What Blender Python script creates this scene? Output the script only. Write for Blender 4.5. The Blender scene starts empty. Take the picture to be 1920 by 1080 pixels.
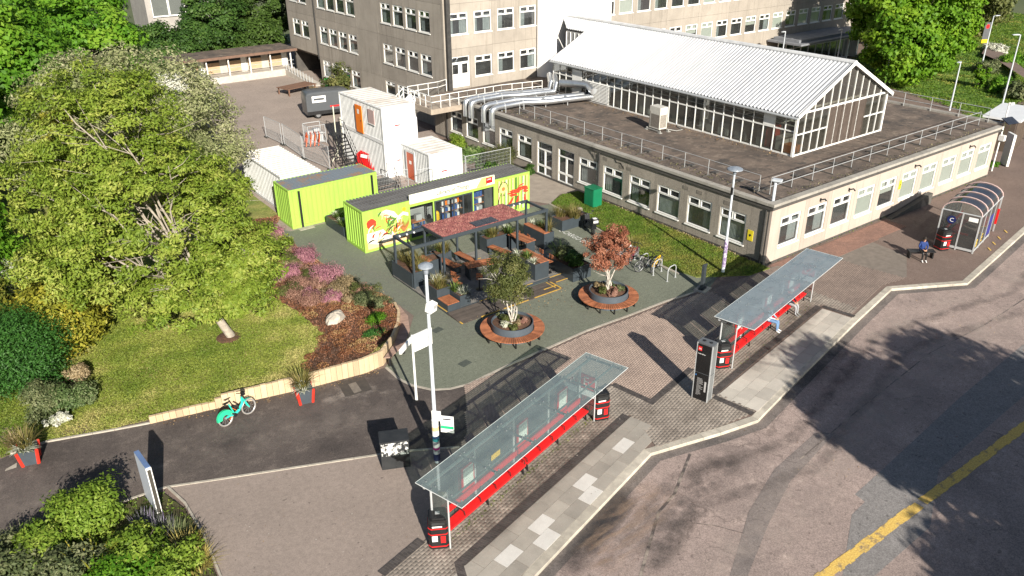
import bpy, math, random
import numpy as np
from mathutils import Vector, Matrix, Quaternion
random.seed(7); RNG = np.random.default_rng(11)
SC = bpy.context.scene
COL = SC.collection
R = math.radians
# ---------------------------------------------------------------- camera, sky, sun, exposure
cam = bpy.data.cameras.new('camera'); co = bpy.data.objects.new('camera', cam); COL.objects.link(co)
co.matrix_world = Matrix([[0.800813, 0.270523, -0.534337, -36.6262], [-0.598872, 0.350959, -0.719847, -24.8493], [-0.007205, 0.896462, 0.443061, 19.3], [0, 0, 0, 1]])
cam.sensor_width = 36; cam.lens = 28.2665; cam.clip_start = 0.5; cam.clip_end = 3000
SC.camera = co
SUN_EL, SUN_AZ = 25.5, 254.0            # the sun stands over -x -y: shadows run to azimuth 74 degrees
wd = bpy.data.worlds.new('World'); SC.world = wd; wd.use_nodes = True
sk = wd.node_tree.nodes.new('ShaderNodeTexSky'); sk.sky_type = 'NISHITA'; sk.sun_disc = False
sk.sun_elevation = R(SUN_EL); sk.sun_rotation = R(90 - SUN_AZ); sk.altitude = 80
bg = wd.node_tree.nodes['Background']; bg.inputs['Strength'].default_value = 0.05
wd.node_tree.links.new(sk.outputs['Color'], bg.inputs['Color'])
sl = bpy.data.lights.new('sun', 'SUN'); sl.energy = 5.0; sl.angle = R(0.5); sl.color = (1.0, 0.93, 0.82)
so = bpy.data.objects.new('sun', sl); COL.objects.link(so)
sd = Vector((math.cos(R(SUN_AZ)) * math.cos(R(SUN_EL)), math.sin(R(SUN_AZ)) * math.cos(R(SUN_EL)), math.sin(R(SUN_EL))))
so.rotation_euler = sd.to_track_quat('Z', 'Y').to_euler(); so.location = (-30, -60, 60)
SC.view_settings.view_transform = 'Standard'; SC.view_settings.look = 'None'
SC.view_settings.exposure = 0.92; SC.view_settings.gamma = 1; SC.view_settings.use_curve_mapping = False
SC.render.engine = 'CYCLES'
SC.cycles.max_bounces = 6; SC.cycles.transparent_max_bounces = 10; SC.cycles.caustics_reflective = False; SC.cycles.caustics_refractive = False

# ---------------------------------------------------------------- materials
MT = {}
def nodes(name):
    m = bpy.data.materials.new(name); m.use_nodes = True
    nt = m.node_tree; return m, nt, nt.nodes['Principled BSDF']
class NT:
    """short node helper"""
    def __init__(s, nt):
        s.nt = nt; s.pos = nt.nodes.new('ShaderNodeNewGeometry').outputs['Position']
    def n(s, t, **kw):
        nd = s.nt.nodes.new(t)
        for k, v in kw.items(): setattr(nd, k, v)
        return nd
    def link(s, a, b): s.nt.links.new(a, b)
    def noise(s, scale, detail=4, rough=.55, stretch=None, vec=None, dist=0):
        nd = s.n('ShaderNodeTexNoise'); nd.inputs['Scale'].default_value = scale; nd.inputs['Detail'].default_value = detail
        nd.inputs['Roughness'].default_value = rough; nd.inputs['Distortion'].default_value = dist
        v = vec or s.pos
        if stretch:
            mp = s.n('ShaderNodeMapping'); mp.inputs['Scale'].default_value = stretch[:3]
            if len(stretch) > 3: mp.inputs['Rotation'].default_value = (0, 0, stretch[3])
            s.link(v, mp.inputs['Vector']); v = mp.outputs['Vector']
        s.link(v, nd.inputs['Vector']); return nd.outputs['Fac']
    def ramp(s, f, lo, hi):
        nd = s.n('ShaderNodeMapRange'); nd.inputs['From Min'].default_value = lo; nd.inputs['From Max'].default_value = hi
        s.link(f, nd.inputs['Value']); return nd.outputs['Result']
    def mix(s, f, a, b, mode='MIX'):
        nd = s.n('ShaderNodeMix', data_type='RGBA', blend_type=mode)
        for sock, v in ((nd.inputs['Factor'], f), (nd.inputs['A'], a), (nd.inputs['B'], b)):
            if isinstance(v, (int, float)): sock.default_value = v
            elif isinstance(v, (tuple, list)): sock.default_value = (*v[:3], 1)
            else: s.link(v, sock)
        return nd.outputs['Result']
    def math(s, op, a, b=0.0):
        nd = s.n('ShaderNodeMath', operation=op)
        for sock, v in ((nd.inputs[0], a), (nd.inputs[1], b)):
            if isinstance(v, (int, float)): sock.default_value = v
            else: s.link(v, sock)
        return nd.outputs[0]
    def attr(s, name, out='Fac'):
        nd = s.n('ShaderNodeAttribute', attribute_name=name); return nd.outputs[out]
    def bump(s, h, strength, dist, bsdf):
        nd = s.n('ShaderNodeBump'); nd.inputs['Strength'].default_value = strength; nd.inputs['Distance'].default_value = dist
        s.link(h, nd.inputs['Height']); s.link(nd.outputs['Normal'], bsdf.inputs['Normal'])
def M(name, c, c2=None, s=2.0, rough=.7, bump=0, bs=40, metal=0, spec=.4, lo=.35, hi=.65, fine=.12, fs=60, tint=0, stretch=None):
    """general surface: c/c2 blended by a broad noise, fine grain, optional per-piece tint attribute"""
    if name in MT: return MT[name]
    m, nt, b = nodes(name); k = NT(nt)
    col = k.mix(k.ramp(k.noise(s, 6, .6, stretch), lo, hi), c, c2 or tuple(x * .82 for x in c))
    if fine:
        g = k.ramp(k.noise(fs, 2), .25, .75)
        col = k.mix(fine * 2, col, k.mix(g, (.2, .2, .2), (.8, .8, .8)), 'OVERLAY')
    if tint:
        t = k.attr('tint'); col = k.mix(1.0, col, k.mix(t, (1 - tint,) * 3, (1 + tint,) * 3), 'MULTIPLY')
    k.link(col, b.inputs['Base Color']); b.inputs['Roughness'].default_value = rough
    b.inputs['Metallic'].default_value = metal; b.inputs['Specular IOR Level'].default_value = spec
    if bump: k.bump(k.noise(bs, 4), bump, .02, b)
    MT[name] = m; return m
def flat(name, c, rough=.5, metal=0, spec=.5):
    return M(name, c, tuple(x * .9 for x in c), 1.5, rough, 0, 40, metal, spec, fine=.04)
def asphalt(name, base, dark, light, crack=0, patch=.6, streak=None, fine=.42):
    m, nt, b = nodes(name); k = NT(nt)
    col = k.mix(k.ramp(k.noise(.35, 6, .6), .35, .68), base, dark)
    col = k.mix(k.math('MULTIPLY', k.ramp(k.noise(1.3, 8, .7), .52, .75), patch), col, light)
    if streak:
        st = k.ramp(k.noise(.5, 6, .7, (1, .12, 1, streak)), .54, .72)
        col = k.mix(k.math('MULTIPLY', st, .55), col, dark)
    col = k.mix(fine, col, k.mix(k.ramp(k.noise(22, 3, .8), .3, .7), (.1, .1, .1), (.9, .9, .9)), 'OVERLAY')
    col = k.mix(.22, col, k.mix(k.ramp(k.noise(5.5, 5, .75), .3, .7), (.15,.15,.15), (.85,.85,.85)), 'OVERLAY')
    sp = k.ramp(k.noise(4.5, 2, .5), .69, .73)
    col = k.mix(k.math('MULTIPLY', sp, .6), col, tuple(x * .35 for x in base))
    if crack:
        wv = k.n('ShaderNodeTexNoise'); wv.inputs['Scale'].default_value = 1.1; wv.inputs['Detail'].default_value = 5
        k.link(k.pos, wv.inputs['Vector'])
        vm = k.n('ShaderNodeVectorMath', operation='MULTIPLY_ADD'); k.link(wv.outputs['Color'], vm.inputs[0])
        vm.inputs[1].default_value = (1.4, 1.4, 0); k.link(k.pos, vm.inputs[2])
        vo = k.n('ShaderNodeTexVoronoi', feature='DISTANCE_TO_EDGE'); vo.inputs['Scale'].default_value = .33
        k.link(vm.outputs['Vector'], vo.inputs['Vector'])
        cr = k.math('MULTIPLY', k.ramp(vo.outputs['Distance'], .008, .002), k.ramp(k.noise(.22, 2), .42, .56))
        col = k.mix(k.math('MULTIPLY', cr, crack), col, tuple(x * .22 for x in base))
    k.link(col, b.inputs['Base Color']); b.inputs['Roughness'].default_value = .9; b.inputs['Specular IOR Level'].default_value = .2
    k.bump(k.noise(26, 4, .8), .55, .012, b)
    MT[name] = m; return m
def leafmat(name, c1, c2, c3=None, trans=.35, rough=.55):
    """foliage: tint attribute runs c1 -> c2 -> c3 leaf by leaf, light passes through"""
    if name in MT: return MT[name]
    m, nt, b = nodes(name); k = NT(nt)
    rp = k.n('ShaderNodeValToRGB'); e = rp.color_ramp.elements
    e[0].color = (*c1, 1); e[1].color = (*(c3 or c2), 1)
    if c3: x = e.new(.55); x.color = (*c2, 1)
    k.link(k.attr('tint'), rp.inputs['Fac'])
    k.link(rp.outputs['Color'], b.inputs['Base Color']); b.inputs['Roughness'].default_value = rough; b.inputs['Specular IOR Level'].default_value = .25
    tr = k.n('ShaderNodeBsdfTranslucent'); k.link(rp.outputs['Color'], tr.inputs['Color'])
    mx = k.n('ShaderNodeMixShader'); mx.inputs[0].default_value = trans
    k.link(b.outputs[0], mx.inputs[1]); k.link(tr.outputs[0], mx.inputs[2])
    k.link(mx.outputs[0], nt.nodes['Material Output'].inputs['Surface']); MT[name] = m; return m
def glass(name, tint, gloss=(.9, .95, 1), f0=.06, rough=.03, dirt=0, dirtc=(.6, .62, .62)):
    """a thin pane: tinted see-through, fresnel reflection, a film of dirt"""
    if name in MT: return MT[name]
    m, nt, b = nodes(name); k = NT(nt); nt.nodes.remove(b)
    t = k.n('ShaderNodeBsdfTransparent'); t.inputs[0].default_value = (*tint, 1)
    g = k.n('ShaderNodeBsdfGlossy'); g.inputs['Roughness'].default_value = rough; g.inputs[0].default_value = (*gloss, 1)
    fr = k.n('ShaderNodeLayerWeight'); fr.inputs[0].default_value = .35
    mx = k.n('ShaderNodeMixShader'); k.link(k.math('ADD', k.math('MULTIPLY', fr.outputs['Facing'], .35), f0), mx.inputs[0])
    k.link(t.outputs[0], mx.inputs[1]); k.link(g.outputs[0], mx.inputs[2]); out = mx.outputs[0]
    if dirt:
        d = k.n('ShaderNodeBsdfDiffuse'); d.inputs[0].default_value = (*dirtc, 1)
        m2 = k.n('ShaderNodeMixShader'); k.link(k.math('MULTIPLY', k.ramp(k.noise(1.6, 6, .7), -.5, 1.0), dirt), m2.inputs[0])
        k.link(out, m2.inputs[1]); k.link(d.outputs[0], m2.inputs[2]); out = m2.outputs[0]
    k.link(out, nt.nodes['Material Output'].inputs['Surface']); MT[name] = m; return m

# ---------------------------------------------------------------- mesh building
class MB:
    def __init__(s): s.v = []; s.f = []; s.mi = []; s.t = []; s.m = 0; s.tint = .5
    def add(s, vs, fs):
        n = len(s.v); s.v += [tuple(v) for v in vs]
        for f in fs: s.f.append([i + n for i in f]); s.mi.append(s.m); s.t.append(s.tint)
        return s
    def box(s, x0, y0, z0, x1, y1, z1):
        return s.add([(x0,y0,z0),(x1,y0,z0),(x1,y1,z0),(x0,y1,z0),(x0,y0,z1),(x1,y0,z1),(x1,y1,z1),(x0,y1,z1)],
                     [(3,2,1,0),(4,5,6,7),(0,1,5,4),(1,2,6,5),(2,3,7,6),(3,0,4,7)])
    def cbox(s, c, d, rz=0, rx=0, ry=0):
        m = Matrix.Translation(c) @ Matrix.Rotation(rz, 4, 'Z') @ Matrix.Rotation(ry, 4, 'Y') @ Matrix.Rotation(rx, 4, 'X')
        h = [x / 2 for x in d]
        vs = [m @ Vector((a * h[0], b * h[1], e * h[2])) for e in (-1, 1) for a, b in ((-1,-1),(1,-1),(1,1),(-1,1))]
        return s.add(vs, [(3,2,1,0),(4,5,6,7),(0,1,5,4),(1,2,6,5),(2,3,7,6),(3,0,4,7)])
    def bar(s, a, b, w, h=None):
        a, b = Vector(a), Vector(b); d = b - a; q = d.to_track_quat('X', 'Z').to_matrix(); h = h or w
        vs = []
        for p in (a, b):
            for y, z in ((-1,-1),(1,-1),(1,1),(-1,1)): vs.append(p + q @ Vector((0, y * w / 2, z * h / 2)))
        return s.add(vs, [(0,3,2,1),(4,5,6,7),(0,1,5,4),(1,2,6,5),(2,3,7,6),(3,0,4,7)])
    def tube(s, pts, r, n=8, cap=True):
        pts = [Vector(p) for p in pts]; rs = r if isinstance(r, (list, tuple)) else [r] * len(pts)
        vs = []; fs = []; q = None
        for i, p in enumerate(pts):
            d = (pts[min(i + 1, len(pts) - 1)] - pts[max(i - 1, 0)]).normalized()
            if q is None: q = d.to_track_quat('Z', 'Y')
            else: q = (q @ Vector((0, 0, 1))).rotation_difference(d) @ q
            for j in range(n):
                a = 2 * math.pi * j / n; vs.append(p + q @ Vector((math.cos(a) * rs[i], math.sin(a) * rs[i], 0)))
        for i in range(len(pts) - 1):
            for j in range(n):
                k = (j + 1) % n; fs.append((i*n+j, i*n+k, (i+1)*n+k, (i+1)*n+j))
        if cap: fs += [tuple(range(n))[::-1], tuple(range((len(pts)-1)*n, len(pts)*n))]
        return s.add(vs, fs)
    def prism(s, pts, z0, z1, bottom=False):
        n = len(pts); A = sum(pts[i][0]*pts[(i+1)%n][1] - pts[(i+1)%n][0]*pts[i][1] for i in range(n))
        if A < 0: pts = pts[::-1]
        vs = [(p[0], p[1], z0) for p in pts] + [(p[0], p[1], z1) for p in pts]
        fs = [tuple(range(n, 2*n))] + [(i, (i+1)%n, n+(i+1)%n, n+i) for i in range(n)]
        if bottom: fs.append(tuple(range(n))[::-1])
        return s.add(vs, fs)
    def lathe(s, prof, n=24, c=(0,0,0)):
        vs = []; fs = []
        for r, z in prof:
            for j in range(n):
                a = 2*math.pi*j/n; vs.append((c[0]+r*math.cos(a), c[1]+r*math.sin(a), c[2]+z))
        for i in range(len(prof)-1):
            for j in range(n):
                k = (j+1) % n; fs.append((i*n+j, i*n+k, (i+1)*n+k, (i+1)*n+j))
        if prof[0][0] > 1e-4: fs.append(tuple(range(n))[::-1])
        if prof[-1][0] > 1e-4: fs.append(tuple(range((len(prof)-1)*n, len(prof)*n)))
        return s.add(vs, fs)
    def torus(s, c, R0, r, axis='Y', n=24, k=6, a0=0, a1=2*math.pi):
        pts = []
        full = abs(a1 - a0) > 6.28
        for i in range(n + 1):
            a = a0 + (a1 - a0) * i / n
            x, y = R0*math.cos(a), R0*math.sin(a)
            pts.append((c[0]+x, c[1], c[2]+y) if axis == 'Y' else (c[0]+x, c[1]+y, c[2]) if axis == 'Z' else (c[0], c[1]+x, c[2]+y))
        return s.tube(pts, r, k, cap=not full)
    def mesh(s, name, mats, smooth=False):
        me = bpy.data.meshes.new(name); me.from_pydata(s.v, [], s.f)
        for m in (mats if isinstance(mats, (list, tuple)) else [mats]): me.materials.append(m)
        me.polygons.foreach_set('material_index', s.mi)
        a = me.attributes.new('tint', 'FLOAT', 'FACE'); a.data.foreach_set('value', s.t)
        if smooth:
            me.polygons.foreach_set('use_smooth', [True]*len(s.f))
            try: me.set_sharp_from_angle(angle=R(40))
            except Exception: pass
        me.update(); return me
    def build(s, name, mats, parent=None, loc=None, rz=0, smooth=False):
        return put(name, s.mesh(name, mats, smooth), parent, loc, rz)
def put(name, me, parent=None, loc=None, rz=0):
    o = bpy.data.objects.new(name, me); COL.objects.link(o)
    if parent: o.parent = parent
    if loc: o.location = loc
    if rz: o.rotation_euler = (0, 0, rz)
    return o
def tag(o, label=None, cat=None, group=None, kind=None):
    if label: o['label'] = label
    if cat: o['category'] = cat
    if group: o['group'] = group
    if kind: o['kind'] = kind
    return o
def thing(name, label, cat, loc=(0,0,0), rz=0, group=None):
    return tag(put(name, None, None, loc, rz), label, cat, group)
def copy_tree(o, parent=None):
    c = o.copy(); COL.objects.link(c)
    if parent: c.parent = parent
    for ch in o.children: copy_tree(ch, c)
    return c
def dup(o, loc, rz=0, label=None, group=None, sc=None):
    c = copy_tree(o); c.location = loc; c.rotation_euler = (0, 0, rz)
    if sc: c.scale = (sc,)*3
    if label: c['label'] = label
    if group: c['group'] = group
    return c
def struct(name, mb, m, smooth=False): return tag(mb.build(name, m, smooth=smooth), kind='structure')
def sheet(name, pts, z, m): return struct(name, MB().add([(p[0], p[1], z) for p in pts], [tuple(range(len(pts)))]), m)
def text(name, s, size, m, parent, loc, rot, depth=.004, align='LEFT', sx=1, bold=0):
    cu = bpy.data.curves.new(name, 'FONT'); cu.body = s; cu.size = size; cu.extrude = depth; cu.align_x = align; cu.resolution_u = 2; cu.offset = bold
    tmp = bpy.data.objects.new(name, cu); COL.objects.link(tmp)
    dg = bpy.context.evaluated_depsgraph_get(); me = bpy.data.meshes.new_from_object(tmp.evaluated_get(dg))
    bpy.data.objects.remove(tmp); me.materials.clear(); me.materials.append(m)
    o = put(name, me, parent, loc); o.rotation_euler = rot; o.scale = (sx, 1, 1); return o
def inpoly(x, y, poly):
    c = np.zeros(np.shape(x), bool); n = len(poly)
    for i in range(n):
        x0, y0 = poly[i]; x1, y1 = poly[(i+1) % n]
        if y0 == y1: continue
        c ^= ((y0 > y) != (y1 > y)) & (x < (x1-x0)*(y-y0)/(y1-y0)+x0)
    return c

# ---------------------------------------------------------------- foliage
def leaf_mesh(name, pos, nrm, L, W, mat, tint, fold=.25):
    """one bent quad per leaf: pos, nrm arrays (n,3)"""
    n = len(pos); nrm = nrm / np.linalg.norm(nrm, axis=1, keepdims=True)
    a = RNG.normal(size=(n, 3)); a -= (a*nrm).sum(1, keepdims=True)*nrm; a /= np.linalg.norm(a, axis=1, keepdims=True)
    b = np.cross(nrm, a); L = np.broadcast_to(L, n)[:, None]; W = np.broadcast_to(W, n)[:, None]
    v = np.stack([pos - a*L/2, pos + b*W/2 - nrm*W*fold, pos + a*L/2, pos - b*W/2 - nrm*W*fold], 1).reshape(-1, 3)
    me = bpy.data.meshes.new(name); me.vertices.add(4*n); me.vertices.foreach_set('co', v.ravel().astype(np.float32))
    me.loops.add(4*n); me.loops.foreach_set('vertex_index', np.arange(4*n, dtype=np.int32))
    me.polygons.add(n); me.polygons.foreach_set('loop_start', np.arange(0, 4*n, 4, dtype=np.int32))
    me.update(calc_edges=True)
    at = me.attributes.new('tint', 'FLOAT', 'FACE'); at.data.foreach_set('value', np.clip(tint, 0, 1).astype(np.float32))
    me.materials.append(mat); return me
def unit(n):
    d = RNG.normal(size=(n, 3)); return d/np.linalg.norm(d, axis=1, keepdims=True)
def crown_points(ells, nclump, crad, nleaf, flat_=.7, shell=.55, low=-1):
    """clumps spread over ellipsoid shells, leaves spread over every clump; returns positions, normals, per-leaf clump tint"""
    vol = np.array([e[3]*e[4]+e[4]*e[5]+e[3]*e[5] for e in ells], float); pick = RNG.choice(len(ells), nclump, p=vol/vol.sum())
    E = np.array(ells, float)[pick]; d = unit(nclump)
    d[:, 2] = np.where(d[:, 2] < low, -d[:, 2], d[:, 2])
    rr = shell + (1-shell)*RNG.random(nclump)**.6
    c = E[:, :3] + d*E[:, 3:6]*rr[:, None]
    cr = crad*(.6+.8*RNG.random(nclump)); ct = RNG.random(nclump)
    per = np.maximum(4, (nleaf*cr**2/np.sum(cr**2)).astype(int)); idx = np.repeat(np.arange(nclump), per)
    q = unit(len(idx)); r = cr[idx]*RNG.random(len(idx))**.4
    p = c[idx] + q*np.stack([r, r, r*flat_], 1)
    nr = q*.5 + d[idx]*.5 + RNG.normal(size=q.shape)*.45 + np.array([0, 0, .35])
    return p, nr, .6*ct[idx] + .4*RNG.random(len(idx)), c
def trunk_mb(base, limbs, r0, forks, leader=None):
    mb = MB(); b0 = Vector(base); R0 = r0
    if leader:
        ld = Vector(leader); mb.tube([b0+Vector((0,0,-.05)), b0+Vector((0,0,.12)), b0.lerp(ld,.3), b0.lerp(ld,.65), ld], [r0*1.35, r0, r0*.85, r0*.6, r0*.3], 9)
    for top, r1, wob in limbs:
        base = b0; r0 = R0
        if leader: t_ = random.uniform(.22,.9); base = b0.lerp(ld, t_); r0 = R0*(1-.65*t_)*random.uniform(.35,.55)
        top = Vector(top); k = 6; pts = []; rs = []
        for i in range(k+1):
            t = i/k; j = Vector((random.uniform(-1,1), random.uniform(-1,1), random.uniform(-.4,.4)))*wob*math.sin(math.pi*t)
            pts.append(base.lerp(top, t) + Vector((0,0,(top-base).length*.08*math.sin(math.pi*t))) + j); rs.append(r0*(1-t)+r1*t)
        mb.tube(pts, rs, 7)
        for _ in range(forks):
            t = random.uniform(.35, .95); i = min(int(t*k), k-1); p = pts[i].lerp(pts[i+1], t*k-i)
            L = (top-base).length*random.uniform(.2, .42); d = ((top-base).normalized()*.6 + Vector(unit(1)[0])*.9).normalized(); d.z = abs(d.z)*.6+.1
            e = p + d*L; mid = p.lerp(e, .5)+Vector(unit(1)[0])*L*.08
            mb.tube([p, mid, e], [r0*.32*(1-t)+r1*.9, r1*.8, r1*.3], 5)
    return mb
def tree(name, label, base, ells, nclump, crad, nleaf, L, W, mat, bark, limbs=6, r0=.25, r1=.04, forks=5, group=None, cat='tree', flat_=.7, shell=.55, low=-1, crown='crown', reach=.92, leader=0):
    t = thing(name, label, cat, base, 0, group); b = Vector(base)
    p, nr, ti, c = crown_points(ells, nclump, crad, nleaf, flat_, shell, low)
    if len(p): put(crown, leaf_mesh(crown, p - np.array(base), nr, L*(.7+.6*RNG.random(len(p))), W*(.7+.6*RNG.random(len(p))), mat, ti), t)
    if limbs:
        ls = []
        zc = np.mean([e[2] for e in ells])
        for i in range(limbs):
            q = c[RNG.integers(len(c))]; q = np.array(q)
            e0 = np.array(ells[0][:3]); q = e0 + (q-e0)*reach
            ls.append((tuple(q - np.array(base)), r1, .25))
        mb = trunk_mb((0,0,-.1), ls, r0, forks, tuple((np.array(ells[0][:3])-np.array(base))*leader) if leader else None); mb.build('trunk', bark, t, smooth=True)
    return t
def shrub(name, label, base, rad, h, n, L, W, mat, group=None, cat='shrub', up=.3, bumps=7, part='foliage', stem=None):
    """a lobed bush standing on base"""
    t = thing(name, label, cat, base, 0, group)
    ells = []
    for i in range(bumps):
        a = random.uniform(0, 6.28); q = random.uniform(0, .6)
        ells.append((rad[0]*q*math.cos(a), rad[1]*q*math.sin(a), h*random.uniform(.3,.55), rad[0]*random.uniform(.4,.6), rad[1]*random.uniform(.4,.6), h*random.uniform(.35,.5)))
    p, nr, ti, c = crown_points(ells, max(12, n//60), min(rad)*.28, n, .8, .7)
    p[:, 2] = np.abs(p[:, 2]); nr[:, 2] += up
    put(part, leaf_mesh(part, p, nr, L*(.7+.6*RNG.random(len(p))), W*(.7+.6*RNG.random(len(p))), mat, ti), t)
    if stem:
        mb = MB()
        for i in range(7):
            a = random.uniform(0, 6.28); mb.tube([(0,0,-.05), (rad[0]*.3*math.cos(a), rad[1]*.3*math.sin(a), h*.45), (rad[0]*.6*math.cos(a), rad[1]*.6*math.sin(a), h*.8)], [.03,.02,.008], 5)
        mb.build('stem', stem, t)
    return t
def blades(n, rad, L, W, lean=.6, up=0):
    """arching strap leaves from one root: list of MB quads"""
    mb = MB()
    for i in range(n):
        a = random.uniform(0, 6.283); r = rad*math.sqrt(random.random()); x, y = r*math.cos(a), r*math.sin(a)
        b = a + random.uniform(-.6,.6); l = L*random.uniform(.55,1.1); le = lean*random.uniform(.3,1.2); w = W*random.uniform(.6,1.2)
        dx, dy = math.cos(b), math.sin(b); px, py = -dy*w/2, dx*w/2; mb.tint = random.random(); vs = []
        for t in (0, .4, .75, 1):
            rr = l*le*t**1.6; z = up + l*(t - le*.55*t**2.2); k = 1 - t**2*.9
            vs += [(x+dx*rr+px*k, y+dy*rr+py*k, z), (x+dx*rr-px*k, y+dy*rr-py*k, z)]
        mb.add(vs, [(0,1,3,2),(2,3,5,4),(4,5,7,6)])
    return mb

# ================================================================ GROUND
A_ROAD = asphalt('road_asphalt', (.345,.272,.243), (.24,.193,.175), (.43,.345,.302), .4, .75, R(-55))
A_GUT = asphalt('gutter_asphalt', (.20,.17,.155), (.10,.09,.086), (.28,.24,.21), .3, .5)
A_PATCH = asphalt('patch_asphalt', (.225,.212,.205), (.19,.18,.175), (.265,.248,.238), .2, .4)
A_PATCH2 = asphalt('trench_asphalt', (.225,.193,.178), (.16,.138,.13), (.29,.245,.225), .4, .5)
A_PAVE = asphalt('brown_tarmac', (.19,.142,.12), (.155,.117,.1), (.235,.182,.155), .25, .5)
A_TAN = asphalt('tan_tarmac', (.285,.235,.205), (.25,.207,.181), (.315,.262,.228), 0, .5, None, .15)
A_PATH = asphalt('dark_path_tarmac', (.115,.096,.087), (.062,.053,.050), (.22,.184,.161), 0, .65, R(15))
A_YARD = asphalt('yard_tarmac', (.33,.275,.24), (.28,.235,.206), (.38,.317,.277), .35, .5)
A_GREEN = asphalt('green_rubber', (.165,.178,.138), (.145,.157,.122), (.19,.2,.158), 0, .5, None, .35)
CONC = M('pale_concrete', (.42,.385,.325), (.32,.29,.245), 3, .85, .2, 60)
KERBM = M('kerb_stone', (.50,.46,.385), (.36,.33,.28), 2.5, .8, .2, 40, tint=.14)
FLAG = M('concrete_flag', (.49,.455,.40), (.42,.39,.345), 1.2, .85, .15, 60, tint=.12)
FLAGN = M('new_concrete_flag', (.60,.585,.55), (.53,.515,.485), 2, .8, .1, 60)
BPINK = M('pink_block', (.37,.285,.235), (.30,.23,.192), .8, .9, .08, 60, tint=.12)
BGREY = M('grey_block', (.31,.27,.23), (.185,.158,.134), .9, .9, .08, 40, tint=.13, lo=.36, hi=.64)
BDARK = M('dark_block', (.075,.065,.062), (.055,.049,.047), 2, .85, .2, 50, tint=.25)
BRED = M('red_block', (.27,.155,.118), (.2,.12,.096), .7, .9, .08, 60, tint=.12)
JOINT = M('joint_sand', (.20,.17,.145), (.15,.13,.11), 3, .95)
GRASS_G = M('lawn_soil', (.29,.27,.085), (.125,.175,.03), .55, .95, .5, 50, fine=.35, fs=9, lo=.38, hi=.62)
SOIL = M('bark_mulch', (.13,.066,.04), (.07,.04,.026), 4, .95, .8, 30, fine=.4, fs=25)
YELLOW = M('yellow_paint', (.62,.42,.11), (.27,.20,.12), 3.2, .85, .2, 50, fine=.3, fs=18, lo=.54, hi=.66)
WHITEP = M('white_paint', (.72,.72,.70), (.55,.55,.53), 7, .8, .1, 50)

big = [(-900,-900),(900,-900),(900,1100),(-900,1100)]
sheet('terrain', big, -.30, M('far_ground', (.10,.115,.05), (.07,.09,.035), .05, .95))
sheet('road', [(-160,-70),(160,-70),(160,2),(-160,2)], -.12, A_ROAD)
KO = [(-70,-27),(-40,-15.6), (-25.00,-10.28), (-17.66,-8.16), (-14.56,-8.92), (-12.69,-9.27), (-11.79,-9.06), (-7.68,-8.15), (-2.34,-7.01), (2.70,-6.03), (6.63,-8.15), (11.43,-7.47), (16.46,-6.74), (40,-3.4), (70,0.5), (110,6)]
def offs(pl, d):
    out = []
    for i, p in enumerate(pl):
        a = Vector(pl[max(i-1,0)]); b = Vector(pl[min(i+1,len(pl)-1)]); t = (b-a).normalized(); out.append((p[0]-t.y*d, p[1]+t.x*d))
    return out
KI = offs(KO, .34)
pv = struct('pavement', MB().prism(KI + [(110,40),(110,90),(-70,90)], -.29, 0), A_PAVE)
def pieces_along(name, line, inner, step, z0, z1, mat, parent, gap=.012, x0=-45, x1=45):
    """one mesh object per kerb stone between a line and its offset"""
    for i in range(len(line)-1):
        a, b, c, d = (Vector(q) for q in (line[i], line[i+1], inner[i], inner[i+1])); L = (b-a).length; n = max(1, round(L/step))
        for k in range(n):
            t0, t1 = k/n + gap/2/L, (k+1)/n - gap/2/L
            q = [a.lerp(b,t0), a.lerp(b,t1), c.lerp(d,t1), c.lerp(d,t0)]
            if not (x0 < q[0].x < x1): continue
            m = MB(); m.tint = random.random(); j = random.uniform(-.004,.004)
            w = [q[0].lerp(q[3],.06), q[1].lerp(q[2],.06)]
            vs = [(p.x,p.y,z0) for p in q] + [(w[0].x,w[0].y,z1+j), (w[1].x,w[1].y,z1+j), (q[2].x,q[2].y,z1+j), (q[3].x,q[3].y,z1+j), (q[0].x,q[0].y,z1-.03+j), (q[1].x,q[1].y,z1-.03+j)]
            m.add(vs, [(4,5,6,7),(0,1,9,8),(8,9,5,4),(1,2,6,5,9),(2,3,7,6),(3,0,8,4,7)]); m.build(name, mat, parent)
kerb = struct('kerb', MB().add([(p[0],p[1],-.05) for p in KO]+[(p[0],p[1],-.05) for p in KI], [(i,i+1,len(KO)+i+1,len(KO)+i) for i in range(len(KO)-1)]), JOINT)
pieces_along('kerb_stone', KO, KI, .91, -.13, .012, KERBM, kerb, x0=-29, x1=46)
# gutter strip and resurfaced patches on the road
GO = offs(KO, -.42)
struct('gutter', MB().add([(p[0],p[1],-.116) for p in KO]+[(p[0],p[1],-.116) for p in GO], [(i,len(KO)+i,len(KO)+i+1,i+1) for i in range(len(KO)-1)]), A_GUT)
sheet('road_patch', [(-17.22,-16.04), (-14.49,-14.63), (-13.54,-14.54), (-13.47,-14.10), (-11.35,-13.93), (-4.41,-13.30), (2.41,-12.89), (-2.15,-14.88), (-9.75,-15.19), (-12.93,-16.57), (-16.42,-16.65)], -.1155, A_PATCH)
sheet('road_trench', [(-20.04,-13.90), (-17.21,-12.39), (-14.59,-11.50), (-11.46,-11.08), (-10.82,-11.56), (-14.79,-12.30), (-17.22,-13.21), (-19.59,-14.24)], -.1145, A_PATCH2)
yl = MB(); ya, yb = Vector((-17.68,-15.69)), Vector((-3.54,-15.90)); dd = (yb-ya).normalized(); ya = ya-dd*6; yb = yb+dd*40; nn = Vector((-dd.y,dd.x))
n = 220
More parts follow.
